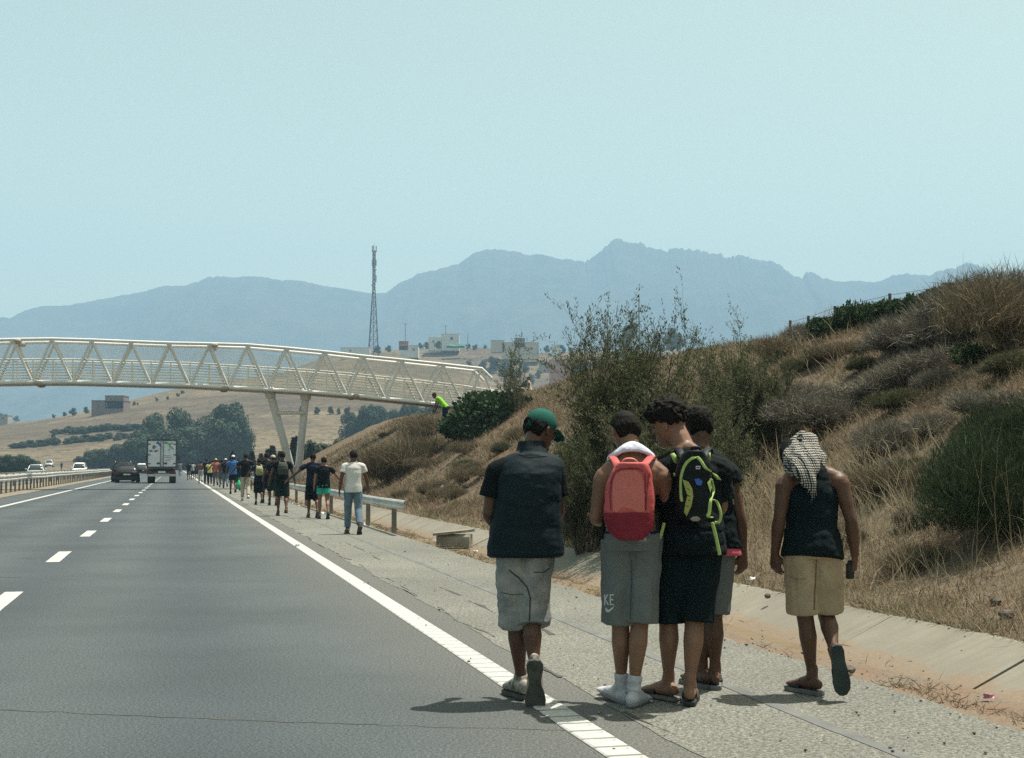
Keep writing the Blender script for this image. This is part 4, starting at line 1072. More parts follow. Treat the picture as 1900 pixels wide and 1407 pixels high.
HD = .232
def head_shape(mb, c, R, k=1.0):
    """head, face and ears round centre c; R turns local (x right, y forward, z up)"""
    h = HD * k
    sl = [(-.50, .09, .10, .36), (-.44, .16, .02, .40), (-.36, .215, -.10, .41), (-.26, .26, -.22, .405), (-.15, .29, -.33, .40), (-.04, .31, -.385, .385), (.06, .325, -.41, .385), (.16, .33, -.42, .40), (.26, .315, -.40, .385), (.35, .275, -.35, .33), (.43, .20, -.25, .22), (.485, .10, -.13, .09)]
    rings = []
    for z, wd, b, f in sl:
        r = []
        for i in range(18):
            a = 2 * math.pi * i / 18; ca, sa = math.cos(a), math.sin(a)
            x = wd * math.copysign(abs(ca) ** .9, ca); y = (f if sa > 0 else -b) * sa if True else 0
            if b > 0 and sa <= 0: y = b + (f - b) * .0 + (b * 0)
            r.append(c + R @ (Vector((x, y, z)) * h))
        rings.append(r)
    mb.rings(rings)
    P = lambda x, y, z: c + R @ (Vector((x, y, z)) * h)
    mb.tube([P(0, .36, .09), P(0, .43, -.01), P(0, .485, -.10), P(0, .40, -.135)], [(.03 * h, .03 * h), (.045 * h, .05 * h), (.075 * h, .06 * h), (.06 * h, .03 * h)], 8)
    mb.tube([P(-.13, .36, -.245), P(0, .425, -.235), P(.13, .36, -.245)], [.025 * h, .045 * h, .025 * h], 7)
    mb.tube([P(-.11, .36, -.295), P(0, .415, -.295), P(.11, .36, -.295)], [.025 * h, .045 * h, .025 * h], 7)
    mb.ell(P(0, .365, -.41), (.11 * h, .075 * h, .07 * h), R)
    mb.tube([P(-.25, .33, .10), P(-.12, .40, .125), P(0, .385, .105), P(.12, .40, .125), P(.25, .33, .10)], [.045 * h] * 5, 7)
    for sx in (-1, 1):
        mb.ell(P(sx * .345, -.05, .0), (.035 * h, .085 * h, .135 * h), R @ Matrix.Rotation(sx * .35, 3, 'Z'))
        mb.ell(P(sx * .19, .31, -.08), (.08 * h, .07 * h, .07 * h), R)
def face_bits(root, c, R, k, loc):
    h = HD * k
    for sx in (-1, 1):
        mb = MB(); mb.ell(c + R @ (Vector((sx * .14, .345, .035)) * h), (.055 * h, .05 * h, .035 * h), R, 8, 6)
        put('eye', mb.mesh('eye'), M_EYE, root, True)
        mb = MB(); mb.tube([c + R @ (Vector((sx * q, y, z)) * h) for q, y, z in ((.05, .41, .125), (.14, .42, .15), (.25, .36, .12))], [.02 * h, .026 * h, .014 * h], 6)
        put('eyebrow', mb.mesh('eyebrow'), M_HAIR, root, True)
    mb = MB(); mb.tube([c + R @ (Vector((q, y, -.268)) * h) for q, y in ((-.13, .37), (-.05, .425), (.05, .425), (.13, .37))], [.012 * h, .02 * h, .02 * h, .012 * h], 6)
    put('mouth', mb.mesh('mouth'), M_LIP, root, True)

def hair_mesh(c, R, k, style='short', vox=.006):
    h = HD * k; mb = MB()
    P = lambda x, y, z: c + R @ (Vector((x, y, z)) * h)
    if style in ('short', 'fade', 'under'):
        sl = [(-.20, .27, -.30, -.12), (-.08, .335, -.40, -.10), (.04, .35, -.435, -.02), (.14, .355, -.445, .20), (.22, .345, -.43, .40), (.32, .31, -.39, .40), (.41, .25, -.31, .30), (.49, .16, -.2, .16), (.525, .06, -.08, .06)]
        amp, fr = .006, 70
    elif style == 'curly':
        sl = [(.02, .34, -.42, -.06), (.12, .375, -.46, .16), (.22, .40, -.48, .46), (.34, .40, -.47, .53), (.46, .36, -.42, .50), (.56, .27, -.33, .36), (.63, .13, -.16, .16)]
        amp, fr = .024, 56
    elif style == 'shorttop':
        sl = [(-.22, .25, -.28, -.12), (-.06, .33, -.40, -.08), (.08, .35, -.43, .05), (.2, .365, -.45, .42), (.34, .35, -.42, .46), (.46, .29, -.34, .40), (.54, .17, -.2, .2)]
        amp, fr = .010, 60
    rings = []
    for z, wd, b, f in sl:
        r = []
        for i in range(18):
            a = 2 * math.pi * i / 18; ca, sa = math.cos(a), math.sin(a)
            cy = (b + f) / 2; ry = (f - b) / 2
            r.append(P(wd * ca, cy + ry * sa, z))
        rings.append(r)
    mb.rings(rings)
    me = remesh(mb.mesh('hair'), vox, 3)
    displace(me, lambda p: amp * (vnoise(p * fr, 3) + .6 * vnoise(p * fr * 2.1, 4) - .55))
    return me

def hand(mb, wr, d, n, side, k=1.0, curl=.5, fine=True):
    """palm and five fingers from wrist wr; d along the hand, n out of the palm, side = thumb direction"""
    d = d.normalized(); n = (n - d * n.dot(d)).normalized(); sd = d.cross(n)
    if sd.dot(side) < 0: sd = -sd
    mb.tube([wr - d * .02 * k, wr + d * .03 * k, wr + d * .07 * k, wr + d * .092 * k], [(.026 * k, .02 * k), (.036 * k, .018 * k), (.042 * k, .016 * k), (.040 * k, .013 * k)], 10, side=sd)
    for q, ln, dl in ((.031, .068, -.004), (.0105, .077, .003), (-.0105, .072, .0), (-.030, .056, -.008)):
        p = wr + d * (.088 + dl) * k + sd * q * k; pts = [p - d * .02 * k]; a = .12; e = p.copy(); pts.append(e.copy())
        for j, f in enumerate((.46, .30, .24)):
            a += curl * (.55, .75, .55)[j]
            e = e + (d * math.cos(a) + n * math.sin(a) + sd * q * 2.2 * (j == 0)) * ln * f * k; pts.append(e.copy())
        mb.tube(pts, [.0092 * k, .009 * k, .0084 * k, .0078 * k, .0065 * k], 8)
    p = wr + d * .022 * k + sd * .026 * k + n * .006 * k
    mb.tube([p - sd * .012 * k, p + (d * .026 + sd * .018 + n * .010) * k, p + (d * .055 + sd * .022 + n * .022) * k, p + (d * .078 + sd * .016 + n * .034) * k], [.013 * k, .0125 * k, .0105 * k, .0075 * k], 8)

def foot_shape(mb, an, f, up, k=1.0):
    f = f.normalized(); up = (up - f * up.dot(f)).normalized(); sd = f.cross(up)
    P = lambda a, b, c=0: an + f * a * k + up * b * k + sd * c * k
    mb.tube([P(-.055, -.045), P(-.03, -.043), P(.03, -.036), (P(.09, -.047)), P(.145, -.058), P(.185, -.064), P(.205, -.066)], [(.026 * k, .03 * k), (.034 * k, .037 * k), (.036 * k, .045 * k), (.041 * k, .032 * k), (.047 * k, .022 * k), (.044 * k, .017 * k), (.034 * k, .012 * k)], 12, side=sd)
    mb.tube([P(-.005, .05), P(.0, .0), P(.03, -.03)], [.034 * k, .038 * k, .036 * k], 10)
    return P, sd
def sandal(root, an, f, up, k, m_sole, m_strap, thick=.024, strap='band', m_insole=None, bulge=1.0, out=None):
    f = f.normalized(); up = (up - f * up.dot(f)).normalized(); sd = f.cross(up)
    out = out or [(-.085, .0), (-.078, .028), (-.045, .037), (.02, .036), (.09, .043), (.15, .051), (.20, .045), (.232, .022), (.238, .0)]
    ol = [(a, b * bulge) for a, b in out] + [(a, -b * bulge) for a, b in out[-2:0:-1]]
    P = lambda a, b, c: an + f * a * k + up * b * k + sd * c * k
    z0 = -.082
    mb = MB(); mb.rings([[P(a * q, z, c * q) for a, c in ol] for z, q in ((z0 - thick, .97), (z0 - thick * .5, 1.0), (z0, .985))])
    put('sole', mb.mesh('sole'), m_sole, root)
    if strap == 'band':
        rings = []
        for a in (.075, .10, .13, .155):
            lift = .045 - (a - .075) * .22
            rings.append([P(a, z0 + .004 + (lift * math.sin(q) if 0 <= q <= math.pi else 0), .049 * math.cos(q)) for q in [math.pi * i / 10 for i in range(11)]] +
                         [P(a, z0 + .004 + (lift - .006) * math.sin(q), .043 * math.cos(q)) for q in [math.pi * (10 - i) / 10 for i in range(11)]])
        mb = MB(); mb.rings(rings); put('strap', mb.mesh('strap'), m_strap, root, True)
    elif strap == 'thong':
        mb = MB()
        for sx in (-1, 1):
            mb.tube([P(.165, z0 + .004, 0), P(.14, z0 + .028, sx * .015), P(.09, z0 + .04, sx * .036), P(.045, z0 + .004, sx * .042)], [(.007, .004)] * 4, 7, sub=3)
        put('strap', mb.mesh('strap'), m_strap, root, True)

class Fig:
    """joints in world metres relative to the figure's base"""
    def __init__(s, J, k=1.0):
        s.J = {a: Vector(b) for a, b in J.items()}; s.k = k
        j = s.J
        s.hip = (j['hipL'] + j['hipR']) / 2; s.sh = (j['shL'] + j['shR']) / 2
        s.hx = (j['hipR'] - j['hipL']).normalized(); s.sx = (j['shR'] - j['shL']).normalized()
        s.up = (j['neck'] - s.hip).normalized()
        s.fw = s.up.cross(s.sx).normalized()
        s.chest = j.get('chest', s.hip.lerp(j['neck'], .62) - s.fw * .012)
        s.pts = [s.hip - s.up * .09 * s.k, s.hip, s.hip.lerp(s.chest, .5), s.chest, j['neck']]
        s.us = [-.2, 0, .31, .62, 1.0]
    def spine(s, u):
        for i in range(4):
            if u <= s.us[i + 1] or i == 3:
                q = (u - s.us[i]) / (s.us[i + 1] - s.us[i]); return s.pts[i].lerp(s.pts[i + 1], q)
    def ring(s, u, a, b, fo=0.0, n=24, ex=2.25, so=0.0, tilt=0.0):
        c = s.spine(u); up = (s.spine(min(1.0, u + .08)) - s.spine(max(-.2, u - .08))).normalized()
        q = max(0, min(1, u)); sx = s.hx.lerp(s.sx, q).normalized(); fw = up.cross(sx).normalized()
        out = []
        for i in range(n):
            t = 2 * math.pi * i / n; ca, sa = math.cos(t), math.sin(t)
            x = a * math.copysign(abs(ca) ** (2 / ex), ca); y = b * math.copysign(abs(sa) ** (2 / ex), sa)
            out.append(c + sx * (x + so) + fw * (y + fo) + up * (tilt * x))
        return out

def body_mesh(F, opt, vox=.0055):
    j, k = F.J, F.k; mb = MB(); g = opt.get('girth', 1.0)
    sl = [(-.17, .11, .085, 0), (-.05, .158, .112, -.006), (.03, .160, .112, -.006), (.16, .148, .098, .0), (.33, .132, .09, .006), (.5, .142, .098, .006), (.66, .16, .106, 0), (.78, .168, .104, -.004), (.88, .150, .085, -.006), (.95, .10, .068, -.004), (1.0, .062, .056, .0)]
    hw = (j['shR'] - j['shL']).length / 2 / .165
    mb.rings([F.ring(u, a * k * g * (hw ** .8 if u > .4 else 1), b * k * g, f * k) for u, a, b, f in sl])
    hc, HR = j['head'], opt['HR']
    mb.tube([j['neck'] - F.up * .05 * k, j['neck'], j['neck'].lerp(hc, .45) - HR @ Vector((0, .012, 0)), hc + HR @ Vector((0, -.025, -.03)) * k], [.075 * k, .060 * k, .056 * k, .058 * k], 12)
    for sd in 'LR':                                        # trapezius
        mb.tube([j['neck'] + F.up * .015 * k - F.fw * .015, j['neck'].lerp(j['sh' + sd], .55) - F.up * .008 * k - F.fw * .015, j['sh' + sd] + F.up * .0], [(.045 * k, .05 * k), (.046 * k, .045 * k), (.045 * k, .045 * k)], 10)
    head_shape(mb, hc, HR, k)
    for sd in 'LR':
        s, e, wv = j['sh' + sd], j['el' + sd], j['wr' + sd]; g2 = g ** .7
        ad = (e - s).normalized(); mb.tube([s + ad * .012 * k, s.lerp(e, .14), s.lerp(e, .34), s.lerp(e, .55), s.lerp(e, .8), e], [.052 * k * g2, (.060 * k * g2, .060 * k * g2), (.052 * k * g2, .053 * k * g2), (.047 * k * g2, .049 * k * g2), .041 * k * g2, .038 * k * g2], 14, sub=2)
        mb.ell(s + ad * .022 * k - F.sx * (.012 if sd == 'R' else -.012), (.064 * k * g2, .062 * k * g2, .060 * k * g2), None, 16, 10)
        mb.tube([s.lerp(F.spine(.9), .75), s.lerp(F.spine(.9), .3), s + ad * .02], [(.05 * k, .07 * k), (.055 * k, .062 * k), (.052 * k, .055 * k)], 12)
        mb.tube([e, e.lerp(wv, .25), e.lerp(wv, .6), e.lerp(wv, .92), wv], [.039 * k * g2, .044 * k * g2, .036 * k * g2, .0275 * k, (.028 * k, .022 * k)], 12, sub=2)
        hd = opt.get('hand' + sd, {})
        d = hd.get('d', (wv - e)); out = F.sx * (1 if sd == 'R' else -1)
        hand(mb, wv, d, hd.get('n', -out), hd.get('thumb', F.fw), k, hd.get('curl', .5))
        h, kn, an = j['hip' + sd], j['kn' + sd], j['an' + sd]
        back = -F.fw * .012 * k
        mb.tube([h + F.up * .03, h.lerp(kn, .15), h.lerp(kn, .5), h.lerp(kn, .85), kn], [.088 * k * g, .088 * k * g, .074 * k * g2, .059 * k * g2, .053 * k], 14)
        mb.tube([kn, kn.lerp(an, .15) + back, kn.lerp(an, .33) + back * 1.6, kn.lerp(an, .6) + back * .5, kn.lerp(an, .85), an], [.053 * k, (.053 * k * g2, .053 * k), (.056 * k * g2, .058 * k * g2), (.043 * k * g2, .044 * k), (.031 * k, .034 * k), (.033 * k, .036 * k)], 14)
        ft = opt['foot' + sd]
        foot_shape(mb, an, ft['f'], ft['up'], k)
        mb.ell(h.lerp(F.hip, .1) - F.fw * .035 * k - F.up * .03, (.08 * k * g, .065 * k, .08 * k))
    me = remesh(mb.mesh('body'), vox, 3)
    return me

def wrinkle(me, amp=.008, f=(9, 9, 16), seed=1, fine=.35):
    f = np.array(f, float)
    displace(me, lambda p: amp * (2.0 * fbm(p * f, 3, seed) + fine * 2 * np.abs(fbm(p * f * 2.3 + 5, 2, seed + 9)) - fine * .3 + .9 * (.25 - np.abs(fbm(p * f * .6 + 3, 2, seed + 4)) * 1.6)), .3)

def top_mesh(F, slices, sleeves=None, vox=.008, amp=.008, seed=1, name='shirt', f=(9, 9, 16), extra=None):
    mb = MB(); k = F.k
    mb.rings([F.ring(u, a * k, b * k, fo * k, **(kw or {})) for u, a, b, fo, kw in [(*q, None) if len(q) == 4 else q for q in slices]])
    if sleeves:
        for sd in 'LR':
            s, e = F.J['sh' + sd], F.J['el' + sd]; ln, r0, r1 = sleeves; end = s.lerp(e, ln)
            mb.tube([F.spine(.95), F.spine(.92).lerp(s, .6) - F.up * .012 * k, s - F.up * .026 * k], [(.078 * k, .066 * k), (.080 * k, .070 * k), (r0 * k * 1.0,) * 2], 12)
            mb.tube([s - F.up * .022 * k, s.lerp(end, .5), end], [r0 * k, (r0 * k, r0 * k), ((r0 + r1) / 2 * k,) * 2, (r1 * k, r1 * k)], 14, cap='flat')
    if extra: extra(mb)
    me = remesh(mb.mesh(name), vox, 3)
    wrinkle(me, amp, f, seed); return me
def shorts_mesh(F, hem, u1=.2, wa=.175, wb=.128, r0=.10, r1=.10, vox=.008, amp=.008, seed=1, name='shorts', fo=-.004, hemL=None, f=(10, 10, 9)):
    """hem: fraction hip->knee (may pass 1 down the shin)"""
    mb = MB(); k = F.k; j = F.J
    mb.rings([F.ring(u, a * k, b * k, fo * k) for u, a, b in ((-.16, wa * .96, wb * .95), (-.03, wa * 1.02, wb * 1.05), (.08, wa, wb), (u1, wa * .93, wb * .92))])
    for sd in 'LR':
        h, kn, an = j['hip' + sd], j['kn' + sd], j['an' + sd]
        hm = hem if sd == 'R' or hemL is None else hemL
        if hm <= 1: end = h.lerp(kn, hm); pts = [h, h.lerp(end, .5), end]
        else: end = kn.lerp(an, hm - 1); pts = [h, kn.lerp(h, .45), kn, end]
        rr = [r0 * k + (r1 - r0) * k * i / (len(pts) - 1) for i in range(len(pts))]
        mb.tube(pts, rr, 16, cap='flat')
    me = remesh(mb.mesh(name), vox, 3); wrinkle(me, amp, f, seed)
    zt = F.hip.z; fl = amp * 1.1
    displace(me, lambda p: fl * np.clip((zt - p[:, 2]) / .45, 0, 1.2) * 2 * fbm(p * np.array([11, 11, 1.6]), 2, seed + 31), 0.0)
    return me
def trouser_mesh(F, wa=.162, wb=.118, r0=.104, r1=.080, r2=.066, vox=.01, amp=.006, seed=1, end=.93):
    mb = MB(); k = F.k; j = F.J
    mb.rings([F.ring(u, a * k, b * k, -.004 * k) for u, a, b in ((-.16, wa * .9, wb * .95), (-.03, wa * 1.0, wb * 1.05), (.08, wa, wb), (.2, wa * .93, wb * .92))])
    for sd in 'LR':
        h, kn, an = j['hip' + sd], j['kn' + sd], j['an' + sd]
        mb.tube([h, h.lerp(kn, .5), kn, kn.lerp(an, .5), kn.lerp(an, end)], [r0 * k, (r0 + r1) / 2 * k, r1 * k, (r1 + r2) / 2 * k, r2 * k], 14, cap='flat')
    me = remesh(mb.mesh('trousers'), vox, 3); wrinkle(me, amp, (10, 10, 12), seed); return me

def shoe(root, an, f, up, k, m_up, m_sole, vox=.007, name='shoe'):
    mb = MB(); f = f.normalized(); up = (up - f * up.dot(f)).normalized(); sd = f.cross(up)
    P = lambda a, b, c=0: an + f * a * k + up * b * k + sd * c * k
    mb.tube([P(-.07, -.04), P(-.03, -.035), P(.03, -.03), P(.10, -.045), P(.16, -.056), P(.205, -.062), P(.225, -.064)], [(.03 * k, .042 * k), (.041 * k, .048 * k), (.042 * k, .052 * k), (.049 * k, .040 * k), (.052 * k, .03 * k), (.044 * k, .024 * k), (.028 * k, .017 * k)], 12, side=sd)
    mb.tube([P(-.012, .028), P(-.005, -.01)], [.046 * k, .046 * k], 12, cap='flat')
    me = remesh(mb.mesh(name), vox, 2); o = put(name, me, m_up, root, True)
    sandal(o, an, f, up, k, m_sole, None, .024, 'none', bulge=1.12, out=[(-.09, 0), (-.084, .026), (-.055, .042), (-.02, .040), (.025, .031), (.06, .031), (.11, .046), (.15, .052), (.195, .046), (.225, .028), (.236, 0)])
    return o

# ---- pixel measurements of the five people in front -> joints
def fig_from(tab, Y0, k, flat=('anL', 'anR'), sole=.024):
    base = None; J = {}
    for a, (px, py, dy) in tab.items(): J[a] = at(px, py, Y0 + dy)
    gx = (J['anL'].x + J['anR'].x) / 2
    base = Vector((gx, Y0, 0.006))
    for a in flat: J[a].z = base.z + (.082 + sole) * k
    return base, Fig({a: b - base for a, b in J.items()}, k)
def HRot(yaw=0, pitch=0, roll=0):                           # yaw + turns to the left, pitch + looks down, roll + leans right
    return Matrix.Rotation(yaw, 3, 'Z') @ Matrix.Rotation(-pitch, 3, 'X') @ Matrix.Rotation(roll, 3, 'Y')

def attach(root, name, me, m, smooth=True): return put(name, me, m, root, smooth)
from mathutils.bvhtree import BVHTree
def bvh_of(me): return BVHTree.FromPolygons([v.co.copy() for v in me.vertices], [tuple(p.vertices) for p in me.polygons])
def decal(root, base, bvh, poly, m, name, off=.003, thick=.0):
    """a printed or sewn patch lying on a garment: polygon in photo pixels carried along the sight line onto the cloth; a fan with inner rings so it follows the surface"""
    c = (sum(p[0] for p in poly) / len(poly), sum(p[1] for p in poly) / len(poly))
    rows = []
    for q in (1.0, .8, .6, .4, .2, .02):
        rows.append([(c[0] + (p[0] - c[0]) * q, c[1] + (p[1] - c[1]) * q) for p in poly])
    return _decal_rows(root, base, bvh, rows, m, name, off, True)
def ribbon(root, base, bvh, pts, wpx, m, name, off=.003, steps=8):
    P = []
    for a, b in zip(pts[:-1], pts[1:]):
        for k in range(steps): P.append((a[0] + (b[0] - a[0]) * k / steps, a[1] + (b[1] - a[1]) * k / steps))
    P.append(pts[-1]); L, Rr = [], []
    for i, p in enumerate(P):
        q0, q1 = P[max(0, i - 1)], P[min(len(P) - 1, i + 1)]
        d = Vector((q1[0] - q0[0], q1[1] - q0[1])).normalized()
        wv = wpx if not isinstance(wpx, (tuple, list)) else wpx[0] + (wpx[1] - wpx[0]) * i / (len(P) - 1)
        L.append((p[0] - d.y * wv / 2, p[1] + d.x * wv / 2)); Rr.append((p[0] + d.y * wv / 2, p[1] - d.x * wv / 2))
    M = [((a[0] + b[0]) / 2, (a[1] + b[1]) / 2) for a, b in zip(L, Rr)]
    return _decal_rows(root, base, bvh, [L, M, Rr], m, name, off, False)
def _decal_rows(root, base, bvh, rows, m, name, off, closed):
    o0 = Vector((0, 0, CAM_Z)) - base; V = []; okk = []; lastd = None
    for r in rows:
        for px, py in r:
            d = ray(px, py).normalized(); h = bvh.ray_cast(o0, d)
            if h[0] is None: okk.append(False); V.append(None); continue
            lastd = h[3]; V.append(o0 + d * (h[3] - off)); okk.append(True)
    if lastd is None: return None
    n = len(rows[0]); k = 0
    for i, v in enumerate(V):
        if v is None:
            px, py = rows[i // n][i % n]; V[i] = o0 + ray(px, py).normalized() * lastd
    F = []
    for a in range(len(rows) - 1):
        for i in range(n if closed else n - 1):
            jn = (i + 1) % n
            q = (a * n + i, a * n + jn, (a + 1) * n + jn, (a + 1) * n + i)
            if all(okk[x] for x in q): F.append(q)
    if not F: return None
    me = bpy.data.meshes.new(name); me.from_pydata(V, [], F); me.update()
    return put(name, me, m, root, True)

C_VEST = m_cloth('navy_vest_cloth', (.0045, .0125, .017), .22, 300, .3, .7, scale=4)
C_BLACK = m_cloth('black_cloth', (.003, .006, .0075), .25, 420, .25)
C_BLACK2 = m_cloth('washed_black_cloth', (.003, .0085, .0105), .25, 420, .25)
C_GREY = m_cloth('grey_jersey', (.115, .125, .125), .13, 380, .35)
C_DENIM = m_cloth('faded_denim', (.16, .185, .215), .30, 340, .4, fade=(.30, .29, .26), scale=9)
C_BEIGE = m_cloth('beige_cotton', (.31, .245, .165), .2, 380, .35, scale=7)
C_CAP = m_cloth('green_cap_cloth', (.012, .075, .060), .15, 300, .3)
C_TOWEL = m_cloth('white_towel', (.52, .55, .66), .08, 260, .7, sheen=.4)
C_CORAL = m_cloth('coral_nylon', (.40, .080, .080), .10, 300, .2, .6)
C_CORAL2 = m_cloth('light_coral_nylon', (.47, .135, .118), .08, 300, .2, .6)
C_RED = m_cloth('dark_red_nylon', (.165, .016, .028), .12, 300, .2, .6)
C_PACK = m_cloth('black_nylon', (.004, .007, .0085), .2, 300, .25, .55)
C_LIME = m_cloth('lime_webbing', (.29, .40, .13), .15, 500, .3, .6)
C_LIME2 = m_cloth('yellow_green_mesh', (.28, .30, .085), .25, 600, .5, .7)
C_NAVY = m_cloth('navy_waistband', (.012, .02, .07), .1); C_PINK = m_cloth('pink_cloth', (.52, .10, .15), .1)
C_SOCK = m_cloth('white_sock', (.40, .41, .44), .25, 300, .5)
C_SOCKG = m_cloth('grey_sock_sole', (.18, .19, .20), .25, 300, .5)
C_WHITEP = pmat('white_print', (.42, .44, .44), .08, 40, .7); C_BLUEP = pmat('blue_patch', (.03, .10, .36), .1, 40, .6)
C_SEAM = pmat('dark_seam', (.035, .03, .026), .3, 60, .95)
R_BLACK = pmat('black_rubber', (.022, .024, .024), .25, 20, .7, .3, 120); R_GREEN = pmat('dark_green_rubber', (.025, .038, .036), .3, 14, .75, .4, 70)
R_GREY = pmat('grey_rubber', (.13, .135, .13), .25, 14, .75, .3, 60); C_SHOE = pmat('trainer_upper', (.15, .14, .12), .6, 26, .8, .3, 200, c2=(.42, .38, .32))
R_SOLE = pmat('trainer_sole', (.055, .06, .05), .35, 18, .8, .5, 90)
def scarf_mat():
    t = NT('checked_scarf'); v = t.coord('Object'); s = t.n('ShaderNodeSeparateXYZ')
    nz = t.n('ShaderNodeTexNoise'); nz.inputs['Scale'].default_value = 9; t.l(v, nz.inputs['Vector'])
    mx = t.mix(.02, v, nz.outputs['Color']); t.l(mx, s.inputs[0])
    f = 2 * math.pi / .0115
    a = t.math('SINE', t.math('MULTIPLY', t.math('ADD', s.outputs[0], t.math('MULTIPLY', s.outputs[1], .6)), f)); b = t.math('SINE', t.math('MULTIPLY', s.outputs[2], f * .8))
    g = t.math('ADD', a, b); g2 = t.math('GREATER_THAN', g, .25)
    col = t.mix(g2, (.018, .018, .02), t.ramp(t.noise(v, 12, 4), [(.3, (.30, .29, .26)), (.7, (.45, .435, .39))]))
    t.set(**{'Base Color': col, 'Roughness': .95, 'Specular IOR Level': .1}); t.bump(t.noise(v, 300, 2), .4, .002); return t.m
C_SCARF = scarf_mat()

def person(base, F, opt, label, skin, group=None, vox=.0055, face=True, hair='short', hk=1.0):
    root = tag(empty('person', base), label, 'person', group)
    attach(root, 'body', body_mesh(F, opt, vox), skin)
    if hair: attach(root, 'hair', hair_mesh(F.J['head'], opt['HR'], F.k * hk, hair), M_HAIR)
    if face: face_bits(root, F.J['head'], opt['HR'], F.k, None)
    return root

# ============ A: padded vest and green cap
def hero_a():
    Y0 = 8.16
    base, F = fig_from(dict(hipL=(951, 1006, 0), hipR=(997, 1006, 0), knL=(957, 1146, .05), knR=(985, 1150, .0), anL=(966, 1262, .13), anR=(992, 1240, -.10),
                            shL=(924, 868, 0), shR=(1026, 868, .02), elL=(907, 952, .0), elR=(1036, 948, .06), wrL=(930, 990, .22), wrR=(1022, 985, .24), neck=(985, 842, .03), head=(1002, 798, .09)), Y0, 1.0, ('anL',), .024)
    f1, f2 = (RF + Vector((-.12, 0, -.02))), Vector((.02, .24, -1.0))
    HR = HRot(-.80, .26, .10)
    opt = dict(HR=HR, footL=dict(f=f1, up=UP), footR=dict(f=f2, up=Vector((0, 1, .25))), handL=dict(d=Vector((.5, .8, .2)), n=Vector((0.3, 0, 1))), handR=dict(d=Vector((-.5, .8, .2)), n=Vector((-.3, 0, 1))))
    r = person(base, F, opt, 'man in padded dark vest and green cap walking on the white edge line', SK3, None)
    j = F.J
    # tee under the vest
    attach(r, 'shirt', top_mesh(F, [(-.1, .165, .12, 0), (.3, .155, .115, .0), (.7, .175, .118, 0), (.9, .15, .09, -.005), (.99, .08, .07, 0)], (.66, .072, .086), amp=.006, seed=4), C_BLACK)
    def collar(mb):
        c = j['neck']
        for q, (dz, a, b, fo) in enumerate(((0, 0, 0, 0),)): pass
        rings = []
        for z, a, b, fo in ((-.05, .12, .085, -.0), (-.01, .098, .082, .0), (.035, .083, .078, .012), (.075, .080, .078, .02)):
            cc = c + F.up * z + F.fw * fo
            rings.append([cc + F.sx * a * math.cos(t) + F.fw * b * math.sin(t) for t in [2 * math.pi * i / 20 for i in range(20)]])
        mb.rings(rings)
    vest = top_mesh(F, [(-.205, .200, .150, .01, dict(so=.008)), (-.17, .226, .172, .01, dict(so=.008)), (-.05, .224, .168, .005, dict(so=.005)), (.15, .211, .160, .0), (.35, .202, .155, 0), (.55, .200, .152, 0), (.74, .201, .145, 0), (.86, .200, .122, 0), (.925, .187, .100, 0), (.985, .14, .085, 0)], None, amp=.011, seed=21, name='vest', f=(7, 7, 12), extra=collar)
    attach(r, 'vest', vest, C_VEST); B = bvh_of(vest)
    ribbon(r, base, B, [(960, 842), (984, 848), (1015, 845)], 1.6, C_PACK, 'seam')
    ribbon(r, base, B, [(906, 930), (950, 938), (1000, 938), (1032, 930)], 1.3, C_PACK, 'seam')
    sh = shorts_mesh(F, 1.13, .12, .182, .135, .105, .098, amp=.019, seed=33, f=(10, 10, 11)); so = attach(r, 'shorts', sh, C_DENIM); B = bvh_of(sh)
    ribbon(so, base, B, [(944, 1058), (962, 1072), (978, 1090), (984, 1110), (983, 1135), (982, 1158)], 2.2, C_SEAM, 'seam')
    ribbon(so, base, B, [(930, 1100), (950, 1104), (972, 1103)], 1.0, C_SEAM, 'seam'); ribbon(so, base, B, [(990, 1062), (1010, 1062), (1020, 1054)], 1.6, C_SEAM, 'seam')
    shoe(r, j['anL'], f1, UP, 1.0, C_SHOE, R_SOLE); shoe(r, j['anR'], f2, Vector((0, 1, .25)), 1.03, C_SHOE, R_SOLE)
    # cap: crown, brim, button
    h = HD; P = lambda x, y, z: j['head'] + HR @ (Vector((x, y, z)) * h)
    mb = MB(); rings = []
    for z, wd, b, f in ((.02, .345, -.44, .36), (.12, .365, -.455, .42), (.24, .362, -.45, .43), (.36, .325, -.40, .38), (.46, .25, -.30, .28), (.53, .14, -.17, .15), (.55, .03, -.05, .03)):
        rings.append([P(wd * math.cos(t), (b + f) / 2 + (f - b) / 2 * math.sin(t), z + (.10 if math.sin(t) > 0 else -.02) * abs(math.sin(t)) * (z < .2)) for t in [2 * math.pi * i / 24 for i in range(24)]])
    mb.rings(rings); me = mb.mesh('cap'); wrinkle(me, .003, (30, 30, 30), 2); cap = attach(r, 'cap', me, C_CAP)
    mb = MB(); rows = []
    for y in (.34, .46, .60, .74, .86):
        q = (y - .34) / .52; hw = .40 * math.sqrt(max(0.02, 1 - q ** 2.4))
        top = [P(hw * x, y - .07 * x * x, .17 - .20 * q - .06 * x * x) for x in (-1, -.7, -.35, 0, .35, .7, 1)]
        rows.append(top + [p - HR @ Vector((0, 0, .006)) for p in top[::-1]])
    mb.rings(rows); attach(cap, 'brim', mb.mesh('brim'), C_CAP)
    mb = MB(); mb.ell(P(0, 0, .555), (.006, .006, .004)); attach(cap, 'button', mb.mesh('button'), C_CAP)
